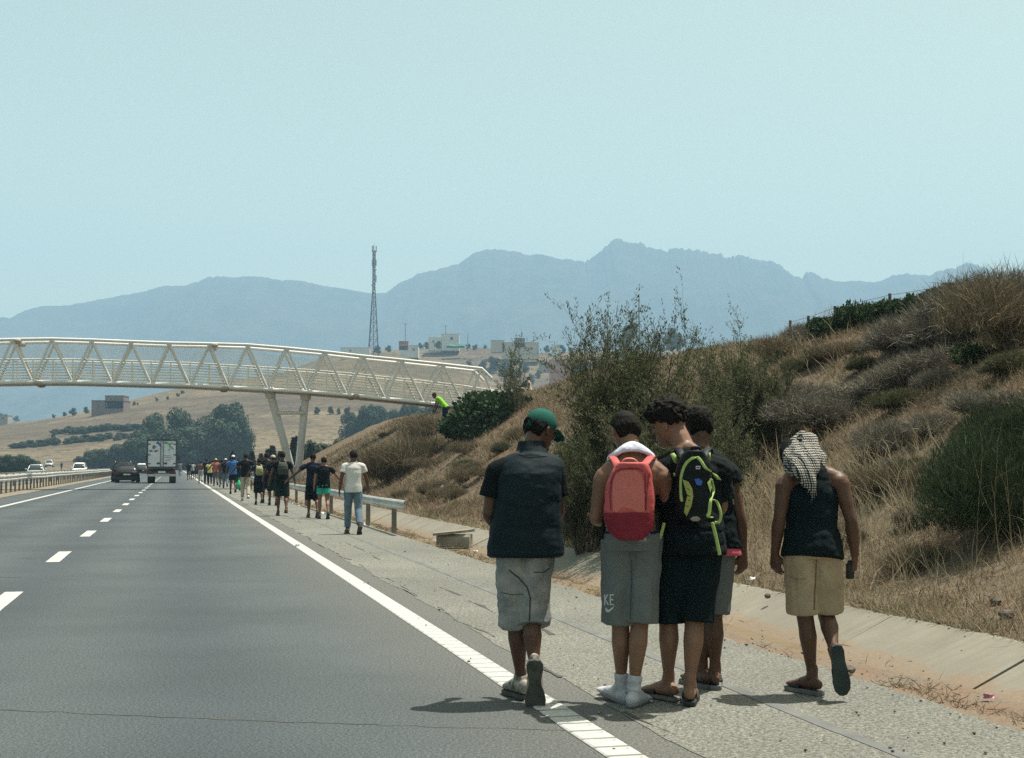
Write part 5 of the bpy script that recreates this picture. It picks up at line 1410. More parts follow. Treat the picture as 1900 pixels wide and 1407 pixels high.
    mb = MB(); mb.tube([P(-.14, -.455, .06), P(-.10, -.47, .15), P(0, -.475, .19), P(.10, -.47, .15), P(.14, -.455, .06)], [.006] * 5, 6, sub=3); attach(cap, 'strap', mb.mesh('strap'), C_BLACK)
hero_a()

# ============ B: bare back, grey shorts, socks; towel and coral backpack
def hero_b():
    Y0 = 8.02; k = .98
    base, F = fig_from(dict(hipL=(1150, 1000, 0), hipR=(1197, 1000, 0), knL=(1151, 1150, .04), knR=(1187, 1150, -.01), anL=(1153, 1268, .10), anR=(1176, 1282, -.02),
                            shL=(1121, 880, 0), shR=(1230, 880, .0), elL=(1105, 962, .03), elR=(1244, 958, .04), wrL=(1130, 968, .27), wrR=(1200, 958, .25), neck=(1172, 840, .03), head=(1160, 801, .08)), Y0, k, ('anL', 'anR'), .010)
    fl, fr = Vector((-.44, .88, .12)), Vector((.40, .92, -.02))
    HR = HRot(.30, .22, -.06)
    opt = dict(HR=HR, footL=dict(f=fl, up=UP), footR=dict(f=fr, up=UP), girth=.98, handL=dict(d=Vector((.6, .6, .2)), n=Vector((0.3, 0, 1))), handR=dict(d=Vector((-.8, .4, .1)), n=Vector((-.2, 0, 1))))
    r = person(base, F, opt, 'bare-backed man in grey shorts and white socks carrying a coral backpack', SK2)
    j = F.J
    sh = shorts_mesh(F, 1.03, .05, .178, .134, .110, .116, amp=.020, seed=53, f=(11, 11, 5)); so = attach(r, 'shorts', sh, C_GREY); B = bvh_of(sh)
    ribbon(so, base, B, [(1172, 1040), (1171, 1080), (1169, 1150)], 1.8, pmat('grey_seam', (.06, .065, .065), .1), 'seam')
    # the print at the hem of the left leg: end of a word and a tick mark
    for pts in ([(1122, 1103), (1122, 1123)], [(1128, 1103), (1122.5, 1113)], [(1123, 1112), (1129, 1123)], [(1132.5, 1103), (1132.5, 1123)], [(1132, 1104), (1139, 1104)], [(1132, 1113), (1138, 1113)], [(1132, 1122), (1139, 1122)]):
        ribbon(so, base, B, pts, 2.6, C_WHITEP, 'print', .004, 5)
    decal(so, base, B, [(1123, 1127), (1126, 1131), (1130, 1131.5), (1141, 1124), (1136, 1131), (1130, 1136.5), (1126, 1136.5), (1123, 1133)], C_WHITEP, 'print', .004)
    wb = MB(); wb.rings([F.ring(u, a * k, b * k, -.002) for u, a, b in ((-.0, .160, .118), (.05, .164, .122), (.085, .160, .119), (.09, .154, .113))]); attach(r, 'waistband', wb.mesh('waistband'), C_NAVY)
    for sd, f in (('L', fl), ('R', fr)):                    # socks
        mb = MB(); an = j['an' + sd]; P, s_ = foot_shape(mb, an, f, UP, k * 1.10)
        kn = j['kn' + sd]; mb.tube([an, an.lerp(kn, .10), an.lerp(kn, .21)], [.044 * k, .040 * k, .0425 * k], 14, cap='flat')
        me = remesh(mb.mesh('sock'), .006, 3); wrinkle(me, .004, (25, 25, 50), 7); o = attach(r, 'sock', me, C_SOCK)
        mb = MB(); out = [(-.08, .0), (-.07, .026), (0, .034), (.09, .042), (.15, .048), (.205, .03), (.222, 0)]; ol = out + [(a, -b) for a, b in out[-2:0:-1]]
        mb.rings([[an + f.normalized() * a * k * q + UP * z * k + s_ * b * k * q for a, b in ol] for z, q in ((-.092, .96), (-.078, 1.0), (-.066, .98))]); attach(o, 'sock_sole', mb.mesh('sock_sole'), C_SOCKG)
    # towel round the neck
    mb = MB(); c = j['neck']; rings = []
    for a in [-.35 + q * (math.pi + .7) / 18 for q in range(19)]:
        d = F.sx * math.cos(a) - F.fw * math.sin(a); up = F.up
        R_ = .082 + .035 * abs(math.cos(a)); hh = .040 - .008 * abs(math.cos(a)); z0 = .030 - .055 * abs(math.cos(a)) ** 2.4
        p = c + d * R_ + up * z0 - F.fw * -.012
        ring = []
        for i in range(12):
            t = 2 * math.pi * i / 12
            ring.append(p + (d * .022 * math.cos(t) + (up * .9 - d * .55).normalized() * hh * math.sin(t)))
        rings.append(ring)
    mb.rings(rings); me = remesh(mb.mesh('towel'), .007, 2); wrinkle(me, .006, (30, 30, 30), 5)
    t = tag(put('towel', me, C_TOWEL, None, True, base), 'white towel draped round the neck above the coral backpack', 'towel')
    # backpack
    q = lambda px, py, dy: at(px, py, Y0 + dy) - base
    rt = tag(empty('backpack', base), 'coral red backpack with dark red base on a bare back', 'backpack')
    def bag(rows, dep, front, n=22, ex=2.8):
        rings = []
        for py, x0, x1, d in rows:
            l, rr = q(x0, py, front), q(x1, py, front); c = (l + rr) / 2; a = (rr - l).length / 2
            ring = []
            for i in range(n):
                tt = 2 * math.pi * i / n; ca, sa = math.cos(tt), math.sin(tt)
                ring.append(c + Vector((a * math.copysign(abs(ca) ** (2 / ex), ca), d * .5 - d * .0 + d * .5 * math.copysign(abs(sa) ** (2 / ex), sa) , 0)))
            rings.append(ring)
        return rings
    fr_ = -.30
    mb = MB(); mb.rings(bag([(858, 1150, 1198, .08), (864, 1143, 1206, .13), (876, 1135, 1212, .16), (900, 1127, 1216, .18), (925, 1123, 1217, .185), (952, 1122, 1217, .185), (953, 1122, 1217, .185)], 0, fr_))
    me = remesh(mb.mesh('main_pocket'), .007, 2); wrinkle(me, .010, (8, 8, 11), 14); B = bvh_of(me); main = attach(rt, 'main_pocket', me, C_CORAL)
    mb = MB(); mb.rings(bag([(951, 1122, 1217, .186), (965, 1122.5, 1217, .187), (982, 1127, 1213, .18), (995, 1136, 1204, .16), (1003, 1148, 1192, .12)], 0, fr_ - .003)); me = remesh(mb.mesh('base_panel'), .007, 2); wrinkle(me, .005, (9, 9, 14), 15); attach(rt, 'base_panel', me, C_RED)
    decal(main, base, B, [(1137, 950), (1136, 920), (1137, 895), (1142, 881), (1152, 874), (1165, 872.5), (1180, 873), (1190, 880), (1194, 892), (1196, 920), (1196, 950)], C_CORAL2, 'front_pocket', .008)
    for pts in ([(1133, 946), (1131, 915), (1134, 890), (1142, 875), (1152, 870), (1168, 869), (1186, 870), (1194, 876)], [(1197, 878), (1198, 915), (1198, 948)], [(1205, 880), (1200, 915), (1199, 945)]):
        ribbon(main, base, B, pts, 1.6, C_RED, 'piping', .009)
    for pts, wv in (([(1146, 868, -.17), (1142, 856, -.14), (1136, 848, -.05), (1136, 852, .05)], .02), ([(1192, 868, -.17), (1200, 857, -.14), (1209, 847, -.05), (1212, 852, .05)], .02)):
        mb = MB(); mb.tube([q(*p) for p in pts], [(wv * 1.15, .006)] * 4, 10, side=(1, 0, 0), sub=4); attach(rt, 'shoulder_strap', mb.mesh('shoulder_strap'), C_CORAL)
    mb = MB(); mb.tube([q(1152, 862, -.17), (q(1160, 852, -.19)), q(1176, 852, -.19), q(1186, 862, -.17)], [(.012, .004)] * 4, 8, side=(0, 1, .3), sub=4); attach(rt, 'handle', mb.mesh('handle'), C_CORAL2)
    for x0, y0, x1, y1 in ((1121, 955, 1117, 1000), (1218, 962, 1222, 985)):
        mb = MB(); mb.tube([q(x0, y0, -.10), q(x1, y1, -.10)], [(.010, .003)] * 2, 8, side=(1, 0, 0)); attach(rt, 'side_strap', mb.mesh('side_strap'), C_PACK)
hero_b()

# ============ C: black clothes, black and lime pack, looks down to the left
def hero_c():
    Y0 = 8.10; k = 1.04
    base, F = fig_from(dict(hipL=(1257, 1000, 0), hipR=(1306, 1000, 0), knL=(1240, 1148, .05), knR=(1288, 1150, -.02), anL=(1240, 1266, .10), anR=(1280, 1280, -.04),
                            shL=(1226, 866, 0), shR=(1333, 866, .02), elL=(1222, 957, .05), elR=(1338, 940, .08), wrL=(1240, 965, .28), wrR=(1312, 965, .28), neck=(1272, 836, .03), head=(1243, 788, .10)), Y0, k)
    fl, fr = Vector((-.55, .82, 0)), Vector((.16, 1, 0))
    HR = HRot(.95, .22, -.16)
    opt = dict(HR=HR, footL=dict(f=fl, up=UP), footR=dict(f=fr, up=UP), handL=dict(d=Vector((.4, .8, .1)), n=Vector((0.3, 0, 1))), handR=dict(d=Vector((-.6, .7, .1)), n=Vector((-.3, 0, 1))))
    r = person(base, F, opt, 'tall man in black looking down to his left, wearing a black and lime pack', SK2, hair='curly')
    j = F.J
    attach(r, 'shirt', top_mesh(F, [(-.20, .196, .148, 0), (.0, .194, .145, 0), (.3, .182, .135, .0), (.55, .184, .132, 0), (.75, .188, .128, 0), (.88, .168, .1, 0), (.96, .11, .08, 0), (1.0, .078, .072, 0)], (.80, .082, .094), amp=.017, seed=64), C_BLACK)
    attach(r, 'shorts', shorts_mesh(F, 1.02, .1, .182, .14, .110, .112, amp=.018, seed=73, f=(11, 11, 5)), C_BLACK2)
    for sd, f in (('L', fl), ('R', fr)): sandal(r, j['an' + sd], f, UP, k, R_GREY if sd == 'L' else R_BLACK, R_BLACK, .02, 'band' if sd == 'L' else 'thong')
    q = lambda px, py, dy: at(px, py, Y0 + dy) - base
    rt = tag(empty('backpack', base), 'black backpack with lime cords and mesh pockets on black shirt', 'backpack')
    rings = []
    for py, x0, x1, d in ((836, 1276, 1306, .06), (842, 1268, 1313, .11), (858, 1261, 1321, .15), (885, 1257, 1325, .18), (920, 1255, 1327, .19), (948, 1257, 1326, .18), (962, 1264, 1320, .15), (968, 1275, 1308, .09)):
        l, rr = q(x0, py, -.31), q(x1, py, -.31); c = (l + rr) / 2; a = (rr - l).length / 2
        rings.append([c + Vector((a * math.copysign(abs(math.cos(t)) ** .75, math.cos(t)), d * .5 + d * .5 * math.copysign(abs(math.sin(t)) ** .75, math.sin(t)), 0)) for t in [2 * math.pi * i / 22 for i in range(22)]])
    mb = MB(); mb.rings(rings); me = remesh(mb.mesh('main_pocket'), .007, 2); wrinkle(me, .010, (9, 9, 12), 19); B = bvh_of(me); mp = attach(rt, 'main_pocket', me, C_PACK)
    Z = lambda x, y: (1120 + x / 3.474, 720 + y / 3.474)
    decal(mp, base, B, [Z(510, 590), Z(548, 605), Z(572, 650), Z(578, 700), Z(566, 760), Z(535, 828), Z(518, 800), Z(528, 740), Z(540, 690), Z(522, 640)], C_LIME2, 'mesh_pocket', .010)
    decal(mp, base, B, [Z(668, 610), Z(690, 585), Z(702, 640), Z(690, 680)], C_LIME, 'mesh_pocket', .010)
    decal(mp, base, B, [Z(585, 588), Z(612, 583), Z(638, 600), Z(630, 630), Z(600, 625)], C_BLUEP, 'patch', .010)
    decal(mp, base, B, [Z(594, 503), Z(624, 503), Z(622, 524), Z(594, 524)], C_WHITEP, 'tag', .010)
    ribbon(mp, base, B, [Z(600, 513), Z(618, 514)], 1.5, C_PACK, 'print', .013, 3)
    decal(mp, base, B, [Z(555, 845), Z(575, 830), Z(605, 828), Z(625, 842), Z(615, 858), Z(575, 860)], pmat('grey_emblem', (.22, .2, .18), .2, 60), 'emblem', .010)
    for pts in ([(540, 650), (552, 655)], [(538, 690), (556, 700)], [(545, 720), (556, 730)], [(534, 760), (548, 764)]): ribbon(mp, base, B, [Z(*p) for p in pts], 1.2, C_PACK, 'print', .013, 3)
    def cord(pts, rad_, nm, m=C_LIME, flat=True):
        mb = MB(); P = []
        for x, y in pts:
            px, py = Z(x, y); d = ray(px, py).normalized(); o0 = Vector((0, 0, CAM_Z)) - base; h = B.ray_cast(o0, d)
            P.append((o0 + d * (h[3] - .004)) if h[0] is not None else q(px, py, -.20))
        mb.tube(P, [(rad_, rad_ * (.4 if flat else 1))] * len(P), 8, sub=4, side=(1, 0, 0) if flat else None); attach(rt, nm, mb.mesh(nm), m)
    cord([(500, 720), (497, 620), (505, 550), (530, 490), (570, 455), (605, 450), (630, 475), (655, 515), (690, 540)], .0085, 'cord')
    cord([(690, 590), (705, 660), (688, 720), (680, 800), (672, 830), (700, 835)], .011, 'cord')
    cord([(690, 720), (725, 730), (748, 780), (755, 830), (742, 868), (718, 868)], .0085, 'cord')
    cord([(500, 700), (505, 730)], .008, 'cord')
    for pts, wv in (([(390, 872), (378, 920), (362, 970)], .009), ([(700, 870), (716, 930), (732, 1000), (748, 1075)], .010)):
        mb = MB(); mb.tube([q(*Z(*p), -.155) for p in pts], [(wv, .003)] * len(pts), 8, side=(1, 0, 0), sub=3); attach(rt, 'waist_strap', mb.mesh('waist_strap'), C_LIME)
    for x, sx in ((1262, -1), (1310, 1)):
        mb = MB(); mb.tube([q(x + 4 * -sx, 850, -.20), q(x + sx * 1, 836, -.13), q(x + sx * 5, 834, -.02), q(x + sx * 7, 850, .1)], [(.024, .009)] * 4, 10, side=(1, 0, 0), sub=4)
        me = mb.mesh('shoulder_strap'); st_ = attach(rt, 'shoulder_strap', me, C_PACK)
    sb = bpy.data.objects  # lime tabs on the straps
    for poly in ([(428, 425), (455, 418), (485, 458), (470, 492), (455, 480)], [(668, 425), (690, 415), (692, 470), (665, 455)], [(702, 545), (730, 560), (762, 595), (735, 592), (708, 570)], [(448, 548), (480, 545), (470, 565), (452, 570)]):
        mb = MB(); P = [q(*Z(*p), -.175 if poly[0][1] < 500 else -.15) for p in poly]; P2 = [p + Vector((0, .006, 0)) for p in P]
        mb.rings([P, P2]); attach(rt, 'tab', mb.mesh('tab'), C_LIME)
    mb = MB(); mb.tube([q(1282, 842, -.2), q(1284, 832, -.2), q(1298, 832, -.2), q(1300, 842, -.2)], [(.010, .004)] * 4, 8, sub=3); attach(rt, 'handle', mb.mesh('handle'), C_PACK)
hero_c()

# ============ D: mostly hidden behind the man with the lime pack
def hero_d():
    Y0 = 8.62; k = 1.03
    base, F = fig_from(dict(hipL=(1296, 1000, 0), hipR=(1336, 1000, 0), knL=(1303, 1145, .04), knR=(1324, 1145, 0), anL=(1303, 1256, .06), anR=(1327, 1248, .02),
                            shL=(1252, 868, 0), shR=(1348, 872, 0), elL=(1248, 955, .02), elR=(1372, 962, -.02), wrL=(1262, 1020, .06), wrR=(1378, 1026, .04), neck=(1298, 836, .02), head=(1296, 793, .06)), Y0, k)
    fl, fr = Vector((-.4, .9, 0)), Vector((.1, 1, 0))
    HR = HRot(.12, .12, 0)
    opt = dict(HR=HR, footL=dict(f=fl, up=UP), footR=dict(f=fr, up=UP), handR=dict(d=Vector((.02, .12, -1)), n=Vector((-.5, .8, 0)), thumb=Vector((-.9, .5, 0)), curl=.75))
    r = person(base, F, opt, 'man with short curly hair half hidden behind the lime pack, arm hanging', SK3, hair='shorttop')
    j = F.J
    attach(r, 'undershirt', top_mesh(F, [(-.22, .180, .136, 0), (.2, .165, .125, .0), (.6, .16, .12, 0)], None, amp=.006, seed=81), C_PINK)
    attach(r, 'shirt', top_mesh(F, [(-.13, .186, .142, 0), (.1, .180, .138, 0), (.35, .176, .13, .0), (.6, .182, .13, 0), (.78, .194, .132, 0), (.88, .186, .112, 0), (.96, .13, .09, 0), (1.0, .08, .074, 0)], (.30, .080, .080), amp=.016, seed=84), C_BLACK2)
    attach(r, 'shorts', shorts_mesh(F, .95, .1, .166, .132, .102, .1, amp=.009, seed=93), C_GREY)
    for sd, f in (('L', fl), ('R', fr)): sandal(r, j['an' + sd], f, UP, k, R_GREY, R_BLACK, .026, 'band')
    mb = MB(); pts = [F.spine(.95) + F.sx * .06 - F.fw * .07, F.spine(.75) + F.sx * .13 - F.fw * .135, F.spine(.4) + F.sx * .15 - F.fw * .135]
    mb.tube(pts, [(.006, .004)] * 3, 8, sub=3); attach(r, 'cord', mb.mesh('cord'), R_GREY)
hero_d()

# ============ E: checked scarf over the head, tank top, beige shorts
def hero_e():
    Y0 = 8.38; k = .965
    base, F = fig_from(dict(hipL=(1484, 1018, 0), hipR=(1529, 1018, 0), knL=(1494, 1146, .04), knR=(1533, 1142, .08), anL=(1507, 1262, .04), anR=(1549, 1212, -.16),
                            shL=(1457, 893, 0), shR=(1557, 888, 0), elL=(1446, 962, -.03), elR=(1579, 966, -.04), wrL=(1438, 1026, .05), wrR=(1586, 1030, .03), neck=(1502, 866, .06), head=(1493, 838, .17)), Y0, k, ('anL',), .026)
    fl, fr = Vector((-.52, .85, 0)), Vector((.16, .18, -1.0)); upr = Vector((0, 1, .2))
    HR = HRot(.15, .55, -.05)
    opt = dict(HR=HR, footL=dict(f=fl, up=UP), footR=dict(f=fr, up=upr), girth=.97, handL=dict(d=Vector((.05, .12, -1)), n=Vector((.6, .6, 0)), thumb=Vector((.8, .5, 0)), curl=.62), handR=dict(d=Vector((-.02, .1, -1)), n=Vector((-.75, .45, 0)), thumb=Vector((-.4, .9, 0)), curl=.95))
    r = person(base, F, opt, 'man in dark tank top and beige shorts with checked scarf over his head', SK3, hair='short')
    j = F.J
    top = top_mesh(F, [(-.13, .192, .150, 0, dict(tilt=-.06)), (.0, .187, .148, 0), (.1, .178, .138, 0), (.25, .164, .124, .0), (.5, .164, .122, 0), (.66, .170, .124, 0), (.75, .140, .124, 0, dict(so=.006)), (.84, .106, .114, 0, dict(so=.014)), (.93, .104, .095, -.012, dict(so=.012)), (1.0, .100, .075, -.008, dict(so=.006))], None, amp=.012, seed=104, name='tank_top'); attach(r, 'tank_top', top, C_BLACK2)
    sh = shorts_mesh(F, .93, .09, .166, .122, .108, .110, amp=.016, seed=113, f=(10, 10, 6)); so = attach(r, 'shorts', sh, C_BEIGE); B = bvh_of(sh)
    ribbon(so, base, B, [(1515, 1036), (1514, 1066), (1512, 1100), (1511, 1132)], (1.6, 2.6), pmat('brown_stain', (.14, .085, .045), .4, 50), 'seam')
    ribbon(so, base, B, [(1462, 1068), (1480, 1076), (1496, 1074)], 1.0, pmat('beige_seam', (.22, .16, .10), .2, 50), 'seam')
    sandal(r, j['anL'], fl, UP, k, R_GREY, R_BLACK, .026, 'band'); sandal(r, j['anR'], fr, upr, k, R_GREEN, R_BLACK, .022, 'band', bulge=1.05)
    # scarf
    mb = MB(); h = HD * k; P = lambda x, y, z: j['head'] + HR @ (Vector((x, y, z)) * h)
    rings = []
    for z, wd, b, f in ((-.30, .36, -.46, .30), (-.12, .40, -.50, .36), (.06, .41, -.51, .42), (.2, .41, -.51, .45), (.33, .37, -.46, .42), (.45, .28, -.34, .32), (.53, .17, -.19, .18), (.56, .05, -.06, .05)):
        rings.append([P(wd * math.cos(t), (b + f) / 2 + (f - b) / 2 * math.sin(t), z) for t in [2 * math.pi * i / 20 for i in range(20)]])
    mb.rings(rings)
    q = lambda px, py, dy: at(px, py, Y0 + dy) - base
    mb.tube([q(1494, 832, .10), q(1494, 852, -.02), q(1494, 872, -.09), q(1501, 893, -.13), q(1507, 912, -.145)], [(.085, .05), (.100, .045), (.082, .034), (.050, .024), (.020, .012)], 14, side=(1, 0, .1), sub=3)
    mb.tube([q(1476, 826, .12), q(1464, 846, .06), q(1462, 868, .03), q(1470, 880, -.03)], [(.03, .03), (.04, .03), (.034, .026), (.02, .015)], 10, sub=3)
    mb.tube([q(1510, 826, .12), q(1524, 848, .05), q(1528, 866, .0)], [(.03, .04), (.03, .035), (.016, .02)], 10, sub=3)
    me = remesh(mb.mesh('scarf'), .006, 3)
    displace(me, lambda p: .010 * np.sin(p[:, 0] * 95 + p[:, 2] * 22 + 7 * fbm(p * 7, 2, 3)) * .5 + .007 * fbm(p * 16, 3, 8))
    sc = attach(r, 'scarf', me, C_SCARF)
    mb = MB()
    for i in range(16):
        x = 1500 + i * .9; y = 905 + random.uniform(-6, 6) + (6 if 5 < i < 12 else -6)
        a = q(x, y - 6, -.14); mb.tube([a, a + Vector((random.uniform(-.004, .004), -.004, -.025)), a + Vector((random.uniform(-.012, .012), -.002, -.05 - random.random() * .02))], [.0022, .002, .0015], 5, cap='flat')
    attach(sc, 'fringe', mb.mesh('fringe'), C_SCARF)
    mb = MB(); me_ = None
    mb.tube([q(1457, 822, .14), q(1454, 842, .11), q(1458, 864, .08)], [(.02, .022), (.026, .024), (.016, .016)], 10, sub=3); me = mb.mesh('scarf_end'); displace(me, lambda p: .008 * fbm(p * 40, 2, 3)); attach(sc, 'scarf_end', me, C_BLACK)
    # what he holds in his right hand
    mb = MB(); c = q(1577, 1057, .03); mb.rings([[c + Vector((.026 * math.cos(t) * g, .02 * math.sin(t) * g, z)) for t in [2 * math.pi * i / 14 for i in range(14)]] for z, g in ((-.055, .8), (-.05, 1), (.0, .95), (.03, 1), (.04, .6), (.055, .45))])
    me = mb.mesh('small_bottle'); tag(put('small_bottle', me, R_BLACK, None, True, base), 'small dark object held in the right hand of the scarfed man', 'small object')
hero_e()
# ---------------------------------------------------------------- the people further along the shoulder
PAL = {}
def cloth(c):
    if c not in PAL: PAL[c] = m_cloth('cloth_%d' % len(PAL), c, .16, 200, .25)
    return PAL[c]
BK, NV, WH, CRM, GRY, OLV, DGR = (.004, .007, .009), (.007, .012, .026), (.50, .50, .48), (.34, .30, .23), (.09, .095, .10), (.045, .055, .047), (.007, .020, .018)
BLU, PNK, YEL, TEAL, JEAN, BRN, RED = (.03, .11, .30), (.33, .10, .09), (.50, .46, .16), (.035, .30, .24), (.10, .15, .19), (.10, .07, .05), (.35, .05, .05)
def walker(label, px, pyf, pyh, top, bot, ttype='tee', btype='shorts', hair='short', cap=None, pack=None, shoes=BK, skin=None, swing=.28, yaw=0.0, arms=(0.06, 0.06), bend=0.0, vox=None, group='people walking along the shoulder', base=None, k=None, hem=1.0):
    if base is None:
        g = onground(px, pyf, .004); Y = g.y; base = g; k = max(.88, min(1.07, (pyf - pyh) / FPX * Y / 1.72))
    Y = base.y; sk = skin or SK3
    v = vox or (.012 if Y < 45 else .018 if Y < 90 else .024)
    a, b = swing, swing * .9
    rot = Matrix.Rotation(TH + yaw, 3, 'Z'); J = {}
    def leg(x, s, lift):
        hip = Vector((x * .095, 0, .925)); kn = hip + Vector((x * .004, math.sin(s) * .43, -math.cos(s) * .43)); s2 = s - (.12 if s > 0 else .55 * lift)
        an = kn + Vector((0, math.sin(s2) * .40, -math.cos(s2) * .40)); return hip, kn, an
    J['hipL'], J['knL'], J['anL'] = leg(-1, a, 0); J['hipR'], J['knR'], J['anR'] = leg(1, -b * .75, 1)
    low = min(J['anL'].z, J['anR'].z); dz = .106 - low
    def arm(x, s, out):
        sh = Vector((x * .185, 0, 1.425)); el = sh + Vector((x * (.04 + out), math.sin(s) * .29, -math.cos(s) * .29 + abs(out) * .3)); wr = el + Vector((x * out * 1.0, math.sin(s + .35) * .25, -math.cos(s + .35) * .25 + abs(out) * .25)); return sh, el, wr
    J['shL'], J['elL'], J['wrL'] = arm(-1, -a * .8, arms[0]); J['shR'], J['elR'], J['wrR'] = arm(1, a * .6, arms[1])
    J['neck'] = Vector((0, .01, 1.475)); J['head'] = Vector((0, .04, 1.615))
    if bend:
        R_ = Matrix.Rotation(-bend, 3, 'X'); piv = Vector((0, 0, .95))
        for q in ('shL', 'elL', 'wrL', 'shR', 'elR', 'wrR', 'neck', 'head'): J[q] = piv + R_ @ (J[q] - piv)
        for sd in 'LR':
            s = J['sh' + sd]; J['el' + sd] = s + Vector((0, .06, -.28)); J['wr' + sd] = s + Vector((0, .15, -.50))
    J = {q: rot @ ((p + Vector((0, 0, dz))) * k) for q, p in J.items()}
    F = Fig(J, k); HRm = rot @ HRot(random.uniform(-.25, .25), .1 + bend * .8, 0)
    fd = rot @ Vector((0, 1, 0)); rf = rot @ Vector((0, .75, -.7)); ru = rot @ Vector((0, .7, .75))
    opt = dict(HR=HRm, footL=dict(f=fd, up=UP), footR=dict(f=rf if swing > .15 else fd, up=ru if swing > .15 else UP))
    R = tag(empty('person', base), label, 'person', group)
    attach(R, 'body', body_mesh(F, opt, v * .8), sk)
    if hair: attach(R, 'hair', hair_mesh(J['head'], HRm, k, hair, .011), M_HAIR)
    tee = [(-.15, .192, .146, 0), (.1, .182, .138, 0), (.4, .168, .122, .0), (.65, .178, .122, 0), (.8, .182, .116, 0), (.9, .155, .09, 0), (.97, .10, .075, 0), (1.0, .072, .066, 0)]
    if ttype == 'tee': attach(R, 'shirt', top_mesh(F, tee, (.56, .070, .072), v, .006, random.randint(1, 99)), cloth(top))
    elif ttype == 'long': attach(R, 'shirt', top_mesh(F, [(-.3, .19, .14, 0)] + tee, (.95, .074, .06), v, .008, random.randint(1, 99)), cloth(top))
    elif ttype == 'tank': attach(R, 'tank_top', top_mesh(F, tee[:4] + [(.78, .14, .112, 0), (.9, .11, .09, 0), (1.0, .085, .07, 0)], None, v, .007, 5), cloth(top))
    if btype == 'shorts': attach(R, 'shorts', shorts_mesh(F, hem, .1, .172, .132, .102, .104, v, .008, random.randint(1, 99)), cloth(bot))
    else: attach(R, 'trousers', trouser_mesh(F, vox=v, seed=random.randint(1, 99)), cloth(bot))
    for sd in 'LR': shoe(R, J['an' + sd], opt['foot' + sd]['f'], opt['foot' + sd]['up'], k, cloth(shoes), R_SOLE, max(.009, v * .8))
    if cap:
        h = HD * k; mb = MB(); c = J['head']; P = lambda x, y, z: c + HRm @ (Vector((x, y, z)) * h)
        mb.rings([[P(wd * math.cos(t), (b_ + f) / 2 + (f - b_) / 2 * math.sin(t), z) for t in [2 * math.pi * i / 18 for i in range(18)]] for z, wd, b_, f in ((.06, .36, -.46, .42), (.2, .37, -.46, .44), (.36, .33, -.41, .39), (.48, .23, -.28, .26), (.55, .08, -.1, .08))])
        mb.tube([P(0, .36, .14), P(0, .75, .06)], [(.3 * h, .02 * h), (.18 * h, .015 * h)], 10, side=HRm @ Vector((1, 0, 0)))
        attach(R, 'cap', mb.mesh('cap'), cloth(cap))
    if pack:
        rows = []
        for u, w_, d in ((.30, .10, .10), (.36, .135, .15), (.55, .145, .17), (.75, .135, .16), (.88, .11, .12), (.93, .07, .07)):
            c = F.spine(u) - F.fw * (.105 * k + d * .5 * k); rows.append([c + F.sx * w_ * k * math.copysign(abs(math.cos(t)) ** .8, math.cos(t)) + F.fw * d * .5 * k * math.copysign(abs(math.sin(t)) ** .8, math.sin(t)) for t in [2 * math.pi * i / 16 for i in range(16)]])
        mb = MB(); mb.rings(rows)
        B_ = tag(empty('backpack', base), 'backpack worn by the ' + label, 'backpack'); B_['label'] = pack[1]
        me = remesh(mb.mesh('main_pocket'), v, 2); wrinkle(me, .008, (9, 9, 12), 3); attach(B_, 'main_pocket', me, cloth(pack[0]))
        for x in (-1, 1):
            mb = MB(); mb.tube([F.spine(.86) + F.sx * x * .075 * k - F.fw * .17 * k, F.spine(.99) + F.sx * x * .085 * k - F.fw * .02 * k, F.spine(.8) + F.sx * x * .11 * k + F.fw * .12 * k], [(.026 * k, .010 * k)] * 3, 8, side=F.sx, sub=3); attach(B_, 'shoulder_strap', mb.mesh('shoulder_strap'), cloth(pack[0]))
    return R, F, base
walker('man in white tee shirt and blue jeans walking behind the column', 655, 991, 838, WH, JEAN, 'tee', 'trousers', shoes=BRN, swing=.20, arms=(.03, .05))
walker('man in black tee shirt and bright teal shorts', 600, 963, 850, BK, TEAL, shoes=GRY, swing=.16, arms=(.02, .16), hem=.55, skin=SK2)
walker('man in navy top and black shorts with one arm held out', 580, 961, 843, NV, BK, shoes=BRN, swing=.16, arms=(.22, .04), hem=1.05)
walker('man in dark green shorts carrying a grey olive backpack', 523, 957, 840, BK, DGR, shoes=BRN, swing=.10, pack=(OLV, 'grey olive backpack on the man in dark green shorts'), hem=.95)
walker('man with pale cap and black shirt beside the olive backpack', 506, 938, 846, BK, DGR, cap=CRM, hem=1.0, swing=.2)
walker('man in black half hidden behind the pale cap', 494, 934, 842, BK, NV, swing=.15)
walker('short man in black shorts with a yellow and grey backpack', 480, 937, 852, NV, BK, hem=1.15, swing=.1, arms=(.14, .1), pack=((.24, .26, .14), 'small yellow and grey backpack on the short man'))
walker('man in black tee shirt and cream trousers', 455, 929, 843, BK, CRM, btype='trousers', shoes=WH, arms=(.16, .16), swing=.14)
wR, wF, wB = walker('man in blue top and white cap carrying a green bag', 432, 917, 846, BLU, BK, cap=(.5, .55, .66), hem=.7, swing=.1, arms=(.05, .10))
walker('dark haired man glimpsed between the blue top and cream trousers', 441, 913, 853, BK, BK, swing=.15)
walker('man in dark shirt and jeans with white cap', 418, 906, 852, NV, JEAN, btype='trousers', cap=WH, swing=.15)
walker('bare-chested man beside the dark shirted man with white cap', 411, 904, 854, BRN, GRY, ttype='bare', swing=.15, skin=SK1)
walker('man in pink top and yellow cap with grey trousers', 400, 902, 852, PNK, GRY, btype='trousers', cap=(.55, .42, .14), swing=.14, arms=(.14, .08))
walker('man in pale yellow tee shirt ahead of the pink top', 389, 900, 856, YEL, BK, btype='trousers', swing=.14)
